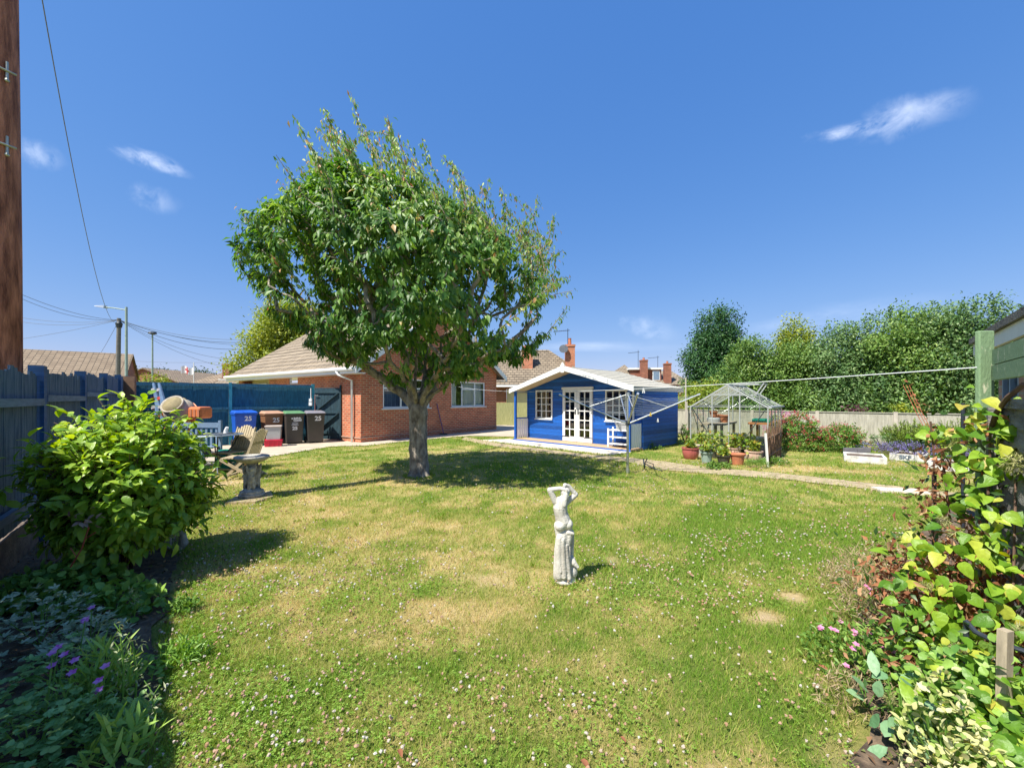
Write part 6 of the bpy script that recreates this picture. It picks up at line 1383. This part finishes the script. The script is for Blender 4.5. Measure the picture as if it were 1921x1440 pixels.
for px, w_, tp_ in ((262, 40, 690), (300, 60, 689), (338, 40, 692), (372, 30, 692), (392, 34, 694)):
    bgtree({262: 'hazy far tree left of the thin lamp post', 300: 'largest hazy far tree on the skyline behind the brick gable', 338: 'hazy far tree below the flag', 372: 'hazy far tree right beside the flagpole', 392: 'hazy far tree left of the far chimney'}[px], px, 85, tp_, w_, M['treefar'], 4, base=1, clumps=90, per=45, lf=.5, spread=.6, group='far trees on the skyline')
p = at(1287, 748, 16.2); tag(MB().box((-.035, -.03, 0), (.035, .03, 1.32)).box((-.02, .04, 0), (.02, .08, 2.3)).build('fence_post', M['concretepost'], loc=(p.x, p.y, 0)), 'pale tall post standing behind the summerhouse corner', 'post')

# ================================================================ HEDGE, SHRUBS AND FLOWERS BY THE BACK FENCE
M['valleaf'] = leafmat('border_leaf', [(0, (.07, .16, .025)), (.6, (.16, .30, .05)), (1, (.30, .42, .09))], .3, .5, .35)
M['redfl'] = leafmat('red_flower', [(0, (.38, .03, .03)), (1, (.55, .10, .13))], .2, .7, .2)
M['pinkfl'] = leafmat('pink_flower', [(0, (.62, .16, .34)), (1, (.75, .38, .55))], .25, .7, .2)
M['lavfl'] = leafmat('lavender_flower', [(0, (.16, .13, .42)), (1, (.36, .32, .62))], .25, .7, .2)
def shrub(name, label, loc, rr, h, m_, n=2500, lf=.05, wf=.025, flower=None, nf=0, flat=False, group=None, cat='shrub', fl=.03, ups=.5, stems=True):
    r = root(name, loc, 0, label, cat, group)
    k = max(20, n//40); d = rdir(k); d[:, 2] = abs(d[:, 2]); cc = d*np.array([rr[0], rr[1], h])*(.55+.5*rng.random((k, 1))**.6)
    P = np.repeat(cc, 40, 0)+rng.normal(size=(k*40, 3))*np.array([.09, .09, .07])*max(rr[0], .4); P = P[P[:, 2] > .02]; n_ = len(P)
    leafobj('foliage', leaves(P, rdir(n_)+nrm(P)*.4+[0, 0, ups], rdir(n_)+[0, 0, .9], lf*(.6+.8*rng.random(n_)), wf*(.7+.6*rng.random(n_)), np.clip(.5*np.repeat(rng.random(k), 40)[:n_]+.5*rng.random(n_), 0, 1), ROWS_SIMPLE), m_, r)
    if flower:
        d = rdir(nf); d[:, 2] = abs(d[:, 2])**.7; P = d*np.array([rr[0], rr[1], h])*(.95+.16*rng.random((nf, 1))); P = np.repeat(P, 5, 0)+rng.normal(size=(nf*5, 3))*fl*.6; n_ = len(P)
        leafobj('flowers', leaves(P, rdir(n_)+[0, 0, .6], rdir(n_)+[0, -.3, .8], fl*np.ones(n_), fl*.8*np.ones(n_), rng.random(n_), ROWS_SIMPLE), flower, r)
    if stems:
        m = MB()
        for k_ in range(9): a = random.uniform(0, 6.28); m.tube([(0, 0, 0), (math.cos(a)*rr[0]*.3, math.sin(a)*rr[1]*.3, h*.4), (math.cos(a)*rr[0]*.6, math.sin(a)*rr[1]*.6, h*.75)], [.012, .009, .004], 4)
        m.build('stems', M['barkdk'], r)
    return r
def G3(px, py, dy=0): q = gp(px, py); q.y += dy; q.x *= (q.y/(q.y-dy)) if q.y != dy else 1; return q
shrub('valerian_shrub', 'tall leafy shrub with small red flowers right of the greenhouse', G3(1497, 848, .55), (.62, .55, .98), 1.0, M['valleaf'], 6500, .06, .03, M['redfl'], 420, fl=.028)
shrub('valerian_shrub', 'lower leafy shrub with red and orange flowers beside the pale fence', G3(1575, 850, .5), (.7, .45, .7), .72, M['valleaf'], 5000, .06, .03, M['redfl'], 260, fl=.026)
shrub('flowering_shrub', 'shrub with pink flowers in front of the fence above the green one', G3(1462, 832, .9), (.5, .4, 1.05), 1.02, M['valleaf'], 2500, .05, .02, M['pinkfl'], 300, fl=.03)
M['rosemary'] = leafmat('rosemary_leaf', [(0, (.09, .18, .02)), (1, (.30, .42, .06))], .25, .5, .3)
def spiky(name, label, loc, rr, h, m_, n=160, lfn=26, lean=.35, lf=.065, cat='shrub', top=None, ntop=0):
    r = root(name, loc, 0, label, cat); parts = []; tops = []
    m = MB()
    for k in range(n):
        a = random.uniform(0, 6.28); q = random.random()**.5; b = np.array([math.cos(a)*rr*.5*q, math.sin(a)*rr*.5*q, 0]); hh = h*(1-.35*q)*random.uniform(.75, 1.1); t_ = b*(1+1.2*lean*2)+np.array([random.uniform(-.05, .05), random.uniform(-.05, .05), hh])
        f = rng.random(lfn)[:, None]**.8; P = b+(t_-b)*f; parts.append(leaves(P, (t_-b)*.9/hh+rdir(lfn)*.6, rdir(lfn), lf*(.7+.6*rng.random(lfn)), lf*.22*np.ones(lfn), np.clip(rng.random(lfn)*.6+.4*f[:, 0], 0, 1), ROWS_SIMPLE)); m.tube([b, t_], .004, 3, cap=False)
        if top: f = .75+.3*rng.random(ntop)[:, None]; P = b+(t_-b)*f+rng.normal(size=(ntop, 3))*.012; tops.append(leaves(P, rdir(ntop), rdir(ntop), .022*np.ones(ntop), .014*np.ones(ntop), rng.random(ntop), ROWS_SIMPLE))
    leafobj('foliage', parts, m_, r); m.build('stems', M['barkdk'], r)
    if top: leafobj('flowers', tops, top, r)
    return r
spiky('rosemary', 'upright green rosemary bush behind the lettered raised bed', G3(1712, 855, .9), .75, .85, M['rosemary'], 260, 40)
spiky('rosemary', 'large rounded rosemary bush left of the green post', G3(1805, 868, .5), .95, .95, M['rosemary'], 320, 40)
spiky('lavender', 'sprawling lavender with purple flower heads over the lettered bed', G3(1722, 862, .15), .75, .42, M['treegrey'], 190, 14, .8, lf=.03, cat='lavender', top=M['lavfl'], ntop=16)
shrub('border_plant', 'pale straggly plant growing behind the left raised bed', G3(1655, 850, .6), (.5, .3, .5), .5, M['treegrey'], 900, .05, .02, cat='plant')
shrub('border_plant', 'leafy green plants filling the right raised bed', G3(1785, 875, .5), (.5, .35, .3), .34, M['valleaf'], 900, .06, .03, cat='plant')
shrub('border_plant', 'weedy green plant beside the hidden summerhouse corner with red flowers', G3(1284, 838, .7), (.28, .3, .6), .6, M['valleaf'], 900, .05, .025, M['redfl'], 12, cat='plant')
shrub('border_plant', 'weeds growing at the foot of the summerhouse side wall', G3(1222, 842, .0), (.28, .12, .13), .14, M['valleaf'], 400, .045, .02, cat='plant', stems=False)
shrub('border_plant', 'low daisy weeds at the base of the hurdle', G3(1452, 872, .1), (.3, .2, .14), .14, M['valleaf'], 400, .05, .02, M['cloverfl'], 25, cat='plant', stems=False, fl=.02)
shrub('border_plant', 'trailing green weeds between the terracotta pots and path', G3(1350, 880, .0), (.3, .12, .10), .1, M['valleaf'], 300, .05, .025, cat='plant', stems=False)
shrub('border_plant', 'long grass tuft hanging beside the pale terracotta bowl', G3(1420, 878, .1), (.22, .14, .16), .16, M['valleaf'], 300, .08, .008, cat='plant', stems=False)
shrub('garden_plant', 'low clump of weeds on the lawn edge in the sun at the left', gp(342, 1238), (.10, .07, .06), .06, leafmat('weed_leaf', [(0, (.14, .30, .04)), (1, (.26, .44, .07))], .35), 260, .045, .010, cat='weed', stems=False)
shrub('garden_plant', 'small green weed beside the shadow edge under the shrub', gp(338, 1148), (.06, .05, .05), .05, M['valleaf'], 160, .03, .014, cat='weed', stems=False)
for k in range(24):      # foliage climbing over the far fence
    pass
shrub('overhanging_shrub', 'purple leaved shrub showing over the middle of the pale fence', at(1600, 748, 14.2)*1 - Vector((0, 0, EYE)), (1.0, .4, 1.25), 1.22, leafmat('purple_leaf', [(0, (.10, .03, .05)), (.6, (.2, .07, .1)), (1, (.14, .2, .05))], .3), 1500, .08, .05)
shrub('overhanging_shrub', 'yellow and green shrub hanging over the right of the fence', at(1680, 748, 13.2)*1 - Vector((0, 0, EYE)), (.7, .4, 1.25), 1.25, M['treebright'], 900, .09, .05)

# ================================================================ LEFT FOREGROUND: big shrub
M['camleaf'] = leafmat('glossy_shrub_leaf', [(0, (.10, .21, .024)), (.4, (.22, .39, .04)), (.75, (.42, .57, .07)), (1, (.60, .68, .13))], .40, .36, .45, mott=.2)
SB = Vector((-3.27, 3.44, 0)); big = root('glossy_shrub', SB, 0, 'large rounded glossy green shrub in the left foreground by the fence', 'shrub')
parts = []; m = MB(); NB = 620
d = rdir(NB*2); d = d[:NB]
for q in d:
    q = np.sign(q)*abs(q)**.8
    rr = np.array([.56+.05*(q[0] > 0)*(q[2] < .2), .56, .66])*(.72+.32*random.random())*(1-.12*max(0, q[0])*max(0, q[2])*2); c = np.array([0, 0, .78])+q*rr*[1, 1, .93]; c[2] = max(c[2], .08)
    b = np.array([0, 0, .55])+q*rr*.35; m.tube([(0, 0, .3), tuple(b), tuple(c)], [.012, .007, .003], 4, cap=False); nn = 14
    t = rng.random(nn)[:, None]; P = b+(c-b)*(.45+.6*t)+rng.normal(size=(nn, 3))*.03; od = q/np.linalg.norm(q)
    D = od*.7+rdir(nn)*.75+np.array([0, 0, .05]); Nn = np.array([0, 0, 1.0])+od*.45+rdir(nn)*.4
    L_ = .088*(.45+.8*rng.random(nn)); parts.append(leaves(P, D, Nn, L_, L_*.52, np.clip(.15+.55*rng.random(nn)+.25*(q[2] > .3)*rng.random(nn), 0, 1), ROWS_OVAL, .3, .42, .004))  # upper leaves drawn yellower, the sunlit top put into their colour
for (dx, dy, dz) in ((-.62, 0, 1.25), (-.66, .02, 1.12), (-.5, -.1, 1.38), (-.58, 0, .62), (-.5, -.15, .45), (.1, .1, 1.5), (.0, -.05, 1.47), (.6, .2, .7), (.62, .1, .55), (.25, -.1, 1.43), (-.25, 0, 1.46)):
    nn = 9; c = np.array([dx, dy, dz]); b = c*np.array([.6, .6, .9]); t = rng.random(nn)[:, None]; P = b+(c-b)*t; m.tube([tuple(b), tuple(c)], .004, 4)
    parts.append(leaves(P, nrm((c-b)[None])*.6+rdir(nn)*.6, rdir(nn)*.3+[0, 0, 1.], .10*(.7+.5*rng.random(nn)), .05*np.ones(nn), .4+.5*rng.random(nn), ROWS_OVAL, .3, .3))
leafobj('foliage', parts, M['camleaf'], big)
for k in range(7): a = k*.9; m.tube([(math.cos(a)*.05, math.sin(a)*.05, 0), (math.cos(a)*.12, math.sin(a)*.12, .35), (math.cos(a)*.28, math.sin(a)*.28, .8)], [.018, .014, .008], 6)
m.build('stems', M['barkdk'], big)
sr = root('bare_shoot', (SB.x+.12, SB.y-.55, .25), 0, 'bare reddish stem with pale pink leaves in front of the glossy shrub', 'shoot')
MB().tube([(0, 0, 0), (.08, 0, .13), (.13, 0, .28), (.1, 0, .33)], .005, 5).tube([(.1, 0, .2), (.18, 0, .25)], .004, 4).tube([(.04, 0, .08), (.0, 0, .14)], .004, 4).build('stem', M['stemred'], sr)
nn = 16; P = np.array([[.1, 0, .33]])+rng.normal(size=(nn, 3))*[.05, .03, .03]; leafobj('foliage', leaves(P, rdir(nn), rdir(nn)+[0, -.4, .6], .05*np.ones(nn), .025*np.ones(nn), rng.random(nn), ROWS_OVAL), leafmat('pink_leaf', [(0, (.3, .16, .12)), (1, (.38, .3, .26))], .3), sr)

# shaded bed plants, each clump a plant
M['geranium'] = leafmat('geranium_leaf', [(0, (.17, .34, .10)), (1, (.36, .55, .20))], .3, .5, .3, mott=.3)
M['silver'] = leafmat('silver_leaf', [(0, (.26, .34, .20)), (1, (.50, .56, .38))], .2, .7, .2)
M['strap'] = leafmat('strap_leaf', [(0, (.2, .38, .07)), (1, (.40, .56, .13))], .3, .5, .3)
M['purplefl'] = leafmat('purple_flower', [(0, (.55, .12, .55)), (1, (.75, .40, .75))], .3, .7, .2)
M['ivy'] = leafmat('ivy_leaf', [(0, (.10, .24, .04)), (1, (.28, .44, .08))], .25, .45, .4, mott=.3)
def mound(name, label, px, py, rr, h, m_, n, lf, wf, rows=ROWS_OVAL, fl=None, flpos=(), lobes=1, cat='plant', group=None, flsz=.02, ups=.3):
    g_ = gp(px, py); r = root(name, g_, 0, label, cat, group); nb = n; a = rng.random(nb)*6.28; q = np.sqrt(rng.random(nb)); x = np.cos(a)*q*rr; y = np.sin(a)*q*rr*.8; z = h*(1-q*q*.7)*(.2+1.0*rng.random(nb)**.8)*(.7+.6*fbm(x*4+px, y*4, 3, 2, 2))
    P0 = np.stack([x, y, z], 1); parts = []; fa = rng.random(nb)*6.28; tn = rdir(nb)*.7
    for j in range(lobes):
        aa = fa+(j-(lobes-1)/2)*.62; D = np.stack([np.cos(aa), np.sin(aa), ups+.2*rng.normal(size=nb)], 1) if lobes > 1 else rdir(nb)+np.array([0, 0, ups])
        parts.append(leaves(P0, D, tn+[0, 0, 1.], lf*(.8 if abs(j-(lobes-1)/2) > .6 else 1)*(.6+.6*rng.random(nb)), wf*np.ones(nb), np.clip(rng.random(nb), 0, 1), rows, .2, .15))
    leafobj('foliage', parts, m_, r)
    for (dx, dy, dz) in flpos:
        pr_ = []; n5 = 5
        for j in range(n5): a_ = j*1.2566; pr_.append(leaves([(dx, dy, dz)], [(math.cos(a_), math.sin(a_)*.8-.15, .25+.3*math.sin(a_))], [(0, -.5, 1)], [flsz], [flsz*.75], rng.random(1), ROWS_OVAL, .1, .1))
        leafobj('flower', pr_, fl, r)
    m = MB()
    for k in range(10): a_ = random.uniform(0, 6.28); q = random.random()*rr*.8; m.tube([(0, 0, 0), (math.cos(a_)*q, math.sin(a_)*q, h*.75)], .003, 3, cap=False)
    for (dx, dy, dz) in flpos: m.tube([(dx*.5, dy*.5, 0), (dx, dy, dz)], .0022, 3, cap=False)
    m.build('stems', M['strap'], r); return r
mound('geranium', 'green leaved geranium with a purple pink flower cluster at the bottom left corner', 60, 1425, .30, .22, M['geranium'], 210, .040, .022, fl=M['purplefl'], flpos=((-.10, .16, .33), (-.07, .18, .31), (-.09, .15, .28), (.02, .14, .31), (.03, .12, .27), (-.12, .2, .33)), lobes=5)
mound('geranium', 'geranium clump with single magenta flowers right of the corner one', 175, 1400, .2, .16, M['geranium'], 130, .036, .018, fl=M['purplefl'], flpos=((-.03, .05, .24), (.0, .02, .22), (-.05, .1, .27)), lobes=5)
mound('geranium', 'geranium foliage in the middle of the shaded bed with one flower', 120, 1290, .28, .2, M['geranium'], 150, .036, .018, fl=M['purplefl'], flpos=((.0, .1, .29), (-.02, .12, .27)), lobes=5)
mound('silver_plant', 'silvery grey feathery plant in the shaded bed near the fence', 75, 1210, .34, .28, M['silver'], 220, .045, .012, lobes=5, ups=.5)
mound('silver_plant', 'smaller silvery grey plant right of the feathery one', 165, 1225, .22, .2, M['silver'], 200, .05, .014, fl=M['purplefl'], flpos=((.02, .0, .26),), lobes=3, ups=.5)
mound('strap_plant', 'narrow leaved green plant in the shade beside the seed stalks', 185, 1330, .13, .3, M['strap'], 160, .11, .012, ups=1.3)
mound('strap_plant', 'narrow leaved green plant at the bottom edge of the shaded bed', 215, 1432, .12, .14, M['strap'], 110, .10, .016, ups=.9)
mound('leafy_plant', 'mixed green leafy plant near the shadow edge of the bed', 240, 1370, .10, .11, M['geranium'], 110, .05, .022, ups=.5)
mound('leafy_plant', 'broad dark green foliage beneath the left of the glossy shrub', 120, 1120, .42, .22, M['ivy'], 480, .07, .05, ups=.2)
mound('leafy_plant', 'low leafy greenery under the right of the glossy shrub', 215, 1150, .3, .18, M['ivy'], 320, .065, .045, ups=.2)
mound('leafy_plant', 'dark foliage against the foot of the fence at the left edge', 30, 1130, .35, .2, M['ivy'], 330, .06, .035, ups=.3)
mound('leafy_plant', 'sprawling small leaved plant between geranium and silver plants', 215, 1290, .2, .12, M['ivy'], 240, .04, .02, ups=.4)
# pale seed stalks reaching up into the sun
for k, (px, py, h, lb) in enumerate(((228, 1345, .42, 'tall pale green seed stalk catching the sun in the left bed'), (252, 1335, .33, 'second pale seed stalk just right of the tallest one'), (285, 1375, .2, 'short pale seed stalk by the shadow edge'), (250, 1170, .22, 'thin flowering weed stalk below the glossy shrub'))):
    g_ = gp(px, py); r = root('seed_stalk', g_, 0, lb, 'plant'); m = MB(); m.tube([(0, 0, 0), (.01, 0, h*.5), (-.01, 0, h)], [.005, .004, .002], 5)
    for j in range(5): z = h*(.5+.1*j); s = 1 if j % 2 else -1; m.tube([(0, 0, z), (s*.035, 0, z+.05)], .002, 4)
    m.build('stem', M['strap'], r); nn = 46; P = np.stack([rng.normal(size=nn)*.022, rng.normal(size=nn)*.015, h*(.3+.75*rng.random(nn))], 1)
    leafobj('foliage', leaves(P, rdir(nn)+[0, 0, .3], rdir(nn), .022*(.6+rng.random(nn)), .008*np.ones(nn), rng.random(nn), ROWS_SIMPLE), leafmat('seedhead', [(0, (.2, .28, .12)), (1, (.42, .44, .25))], .3), r)

# ================================================================ RIGHT FOREGROUND: climber and border
M['vine'] = leafmat('climber_leaf', [(0, (.09, .22, .02)), (.35, (.20, .37, .03)), (.7, (.36, .52, .05)), (.9, (.52, .55, .08)), (1, (.45, .24, .08))], .4, .42, .4, mott=.35)
M['dryleaf'] = leafmat('withered_leaf', [(0, (.22, .085, .045)), (.6, (.45, .20, .10)), (1, (.56, .36, .20))], .3, .8, .2)
M['seedhead'] = leafmat('seed_whorl', [(0, (.20, .24, .06)), (1, (.46, .44, .22))], .3, .7, .2)
vn = root('climbing_plant', (2.35, 2.05, 0), 0, 'climbing plant with large bright green leaves covering the right edge', 'climber')
VO = np.array([2.35, 2.05, 0])
cl_ = [  # px, py, Y, spread, leaves
 (1890, 830, 2.2, .12, 26), (1860, 800, 2.2, .09, 18), (1820, 870, 2.2, .09, 12), (1900, 960, 2.0, .09, 12), (1880, 1040, 2.0, .09, 12), (1905, 880, 2.1, .09, 9), (1850, 890, 2.15, .09, 8), (1745, 812, 2.4, .05, 4), (1790, 815, 2.4, .04, 3), (1850, 960, 2.1, .07, 7), (1830, 1000, 2.1, .1, 14), (1790, 1010, 2.1, .08, 9),
 (1915, 1010, 2.0, .06, 3), (1850, 1070, 2.0, .12, 16), (1780, 1080, 2.05, .1, 10), (1910, 1110, 1.9, .07, 5), (1700, 1060, 2.2, .09, 12), (1730, 1020, 2.2, .06, 6), (1820, 1150, 1.95, .12, 18), (1760, 1150, 2.0, .1, 12), (1900, 1180, 1.85, .1, 14),
 (1850, 1230, 1.8, .1, 14), (1780, 1240, 1.85, .1, 14), (1900, 1270, 1.75, .09, 12), (1830, 1290, 1.7, .09, 12), (1760, 1300, 1.75, .09, 12), (1890, 1340, 1.6, .08, 12), (1840, 1370, 1.6, .08, 12), (1780, 1370, 1.6, .08, 10), (1900, 1420, 1.5, .08, 12), (1860, 1440, 1.5, .08, 10), (1720, 1200, 1.95, .09, 8), (1700, 1120, 2.05, .08, 8), (1740, 960, 2.35, .05, 3), (1810, 930, 2.3, .06, 5)]
parts = []; dparts = []
for px, py, Y, s, k in cl_:
    c = np.array(at(px, py, Y))-VO; nn = int(k*1.2)+1; P = c+rng.normal(size=(nn, 3))*s*.8; L_ = (.036+.052*rng.random(nn))
    D = rdir(nn)*.7+np.array([-.25, -.35, -.45]); Nn = rdir(nn)*.45+np.array([-.35, -.35, .75]); parts.append(leaves(P, D, Nn, L_, L_*.82, np.clip(rng.random(nn)*.95, 0, 1)**1.1, ROWS_HEART, .35, .32, .006))
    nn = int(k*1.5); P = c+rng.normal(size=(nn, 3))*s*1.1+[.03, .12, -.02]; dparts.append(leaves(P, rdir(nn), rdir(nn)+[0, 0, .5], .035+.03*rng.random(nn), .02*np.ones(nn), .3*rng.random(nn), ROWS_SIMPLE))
leafobj('foliage', parts, M['vine'], vn); leafobj('inner_foliage', dparts, leafmat('shaded_leaf', [(0, (.03, .08, .015)), (1, (.10, .2, .03))], .3), vn)  # inner leaves in darker greens, shade put into their colour
dp = []
for px, py, Y, s, k in ((1760, 1100, 2.25, .16, 200), (1700, 1090, 2.35, .12, 130), (1820, 1100, 2.2, .14, 180), (1870, 1180, 2.15, .12, 130), (1740, 1170, 2.15, .14, 140), (1800, 1190, 2.1, .12, 140), (1770, 870, 2.35, .07, 34), (1750, 930, 2.35, .06, 22), (1850, 800, 2.3, .05, 14), (1800, 1000, 2.3, .1, 60), (1700, 1240, 2.0, .12, 70)):
    c = np.array(at(px, py, Y))-VO; P = c+rng.normal(size=(k, 3))*s*[.8, .8, .8]; P = np.concatenate([P, c+rng.normal(size=(k, 3))*s*.9]); k = len(P); dp.append(leaves(P, rdir(k)+[0, 0, -.5], rdir(k)+[0, -.3, .6], .03+.035*rng.random(k), .022*np.ones(k), rng.random(k), ROWS_SIMPLE, .5, .5))
leafobj('withered_leaves', dp, M['dryleaf'], vn)
m = MB()
for pts, r_ in (([(1760, 1300, 2.1), (1752, 1100, 2.2), (1748, 960, 2.35), (1752, 860, 2.4), (1745, 790, 2.4)], .005), ([(1800, 1300, 2.0), (1795, 1150, 2.1), (1782, 980, 2.3), (1768, 860, 2.35)], .006), ([(1840, 1400, 1.8), (1845, 1200, 2.0), (1850, 1000, 2.2), (1858, 800, 2.25)], .006),
                ([(1855, 870, 2.2), (1800, 890, 2.3), (1750, 830, 2.4)], .004), ([(1800, 1300, 2.0), (1740, 1150, 2.1), (1700, 1050, 2.2)], .006), ([(1921, 720, 2.0), (1890, 745, 2.1), (1868, 775, 2.2), (1860, 800, 2.25)], .012), ([(1930, 1130, 1.9), (1870, 1060, 2.1), (1790, 940, 2.3)], .005), ([(1880, 1300, 1.8), (1900, 1100, 1.95), (1905, 900, 2.1)], .005)):
    q = [at(*p_)-Vector(VO) for p_ in pts]; m.tube(q, r_, 6)
m.build('stems', mat('climber_stem', (.13, .075, .05), .85, var=.4), vn)
for px, py, Y, s in ((1782, 838, 2.3, .036), (1905, 870, 2.0, .05), (1770, 978, 2.2, .03), (1795, 1000, 2.15, .036), (1840, 1015, 2.1, .034), (1728, 1030, 2.2, .03), (1797, 1215, 1.85, .034), (1830, 1290, 1.7, .032), (1812, 1310, 1.7, .03), (1735, 1100, 2.05, .026), (1908, 1185, 1.8, .036), (1700, 1100, 2.1, .024), (1670, 1310, 1.75, .022), (1815, 1350, 1.65, .03)):
    c = np.array(at(px, py, Y))-VO; nn = 110; d = rdir(nn); P = c+d*s*.55; tg_ = np.cross(d, rdir(nn))
    leafobj('seed_head', leaves(P, tg_*.8+d*.45, d, s*1.0*np.ones(nn), s*.13*np.ones(nn), rng.random(nn), ROWS_SIMPLE, .3, .5), M['seedhead'], vn)
# red shoots rising above
rs = root('red_shoots', G3(1790, 900, 0), 0, 'thin reddish climbing shoots leaning left above the lavender', 'shoots'); o_ = rs.location.copy()
m = MB(); q0 = at(1800, 900, 2.45)-o_; 
rs.location = Vector((q0.x+o_.x, q0.y+o_.y, 0)); o_ = rs.location.copy()
for dx in (0, 5, -6): m.tube([at(1800, 905, 2.45)-o_, at(1765+dx, 850, 2.45)-o_, at(1725+dx, 775, 2.5)-o_, at(1700+dx, 722, 2.55)-o_], [.0025, .002, .002, .0015], 4)
m.build('stems', mat('red_shoot', (.45, .12, .06), .7, var=.2), rs); nn = 40; tt = rng.random(nn); P = np.stack([np.array(at(1800-100*a, 905-185*a, 2.45+.1*a)-o_) for a in tt])+rng.normal(size=(nn, 3))*.02
leafobj('foliage', leaves(P, rdir(nn), rdir(nn), .028*np.ones(nn), .012*np.ones(nn), rng.random(nn), ROWS_SIMPLE), M['dryleaf'], rs)
# supports
b = gp(1882, 1520); stk = at(1880, 1300, 1.62); tag(MB().box((-.021, -.015, 0), (.021, .015, EYE-.925)).build('wooden_stake', M['stake'], loc=(stk.x, stk.y, 0), rot=(R(0), R(2), R(15))), 'weathered pale wooden stake among the climber leaves', 'stake')
hoop = [at(1812, 1165, 1.85), at(1830, 1185, 1.8), at(1860, 1200, 1.75), at(1925, 1222, 1.68)]; ho = hoop[0].copy(); ho.z = 0
tag(MB().tube([q-ho for q in hoop]+[], .011, 8).tube([hoop[0]-ho, Vector((0, 0, .0))], .010, 8).build('metal_hoop', M['ironblk'], loc=ho), 'bent grey metal hoop support beside the wooden stake', 'plant support')
for px, Y, zt_, lb in ((1752, 2.5, .98, 'dark thin metal cane behind the climber, left one'), (1806, 2.9, 1.42, 'tall dark metal pole standing behind the lavender')):
    c = at(px, 748, Y); tag(MB().tube([(0, 0, 0), (0, 0, zt_)], .011, 8).build('plant_pole', M['ironblk'], loc=(c.x, c.y, 0)), lb, 'pole')
# low border plants
M['straw'] = leafmat('straw_grass', [(0, (.28, .20, .10)), (1, (.52, .42, .26))], .3, .8, .2)
M['bluegreen'] = leafmat('blue_green_leaf', [(0, (.12, .27, .12)), (1, (.28, .44, .24))], .25, .5, .4, mott=.25)
M['varieg'] = leafmat('variegated_leaf', [(0, (.58, .56, .20)), (.4, (.66, .64, .38)), (.65, (.42, .48, .14)), (1, (.16, .30, .06))], .3, .45, .4)
mound('dry_plant', 'straw coloured dried plant on the far end of the right border', 1640, 1120, .34, .34, M['straw'], 1500, .075, .005, rows=ROWS_SIMPLE, ups=1.0)
mound('dry_plant', 'dried brown plant in the middle of the right border', 1690, 1190, .34, .34, M['straw'], 1300, .07, .006, rows=ROWS_SIMPLE, ups=.8)
mound('soapwort', 'straggly plant with bright pink flowers along the right border edge', 1625, 1250, .32, .2, M['valleaf'], 800, .035, .014, rows=ROWS_SIMPLE, fl=M['pinkfl'], flsz=.017, ups=.5,
      flpos=[(random.uniform(-.28, .25), random.uniform(-.2, .2), random.uniform(.12, .24)) for _ in range(20)])
mound('soapwort', 'small pink flowered plant behind the blue green leaves', 1680, 1180, .22, .26, M['valleaf'], 380, .035, .014, rows=ROWS_SIMPLE, fl=M['pinkfl'], flsz=.016, ups=.5,
      flpos=[(random.uniform(-.2, .15), random.uniform(-.15, .1), random.uniform(.2, .3)) for _ in range(8)])
mound('leafy_plant', 'dense small green foliage low in the right border', 1740, 1290, .34, .3, M['valleaf'], 900, .045, .025, ups=.4)
mound('leafy_plant', 'dark undergrowth beneath the climber at the lower right', 1830, 1400, .3, .34, M['ivy'], 800, .05, .03, ups=.4)
mound('leafy_plant', 'green foliage under the climber near the fence panel', 1850, 1200, .4, .4, M['valleaf'], 800, .05, .03, ups=.4)
mound('broad_leaf_plant', 'blue green broad leaved plant with one large flat leaf', 1690, 1390, .17, .26, M['bluegreen'], 26, .09, .045, ups=.5)
mound('variegated_shrub', 'cream and yellow variegated shrub at the bottom right', 1770, 1470, .16, .33, M['varieg'], 560, .034, .017, cat='shrub', ups=.6)
mound('dry_plant', 'low straw and weeds at the near end of the right border', 1625, 1330, .22, .14, M['straw'], 500, .05, .005, rows=ROWS_SIMPLE, ups=.7)
mound('leafy_plant', 'yellowish weeds in the shaded bed close to the purple flowers', 130, 1370, .22, .2, M['strap'], 200, .035, .010, ups=.6)
mound('variegated_shrub', 'smaller cream edged shrub at the very bottom right of the border', 1835, 1500, .14, .22, M['varieg'], 240, .04, .02, cat='shrub', ups=.6)
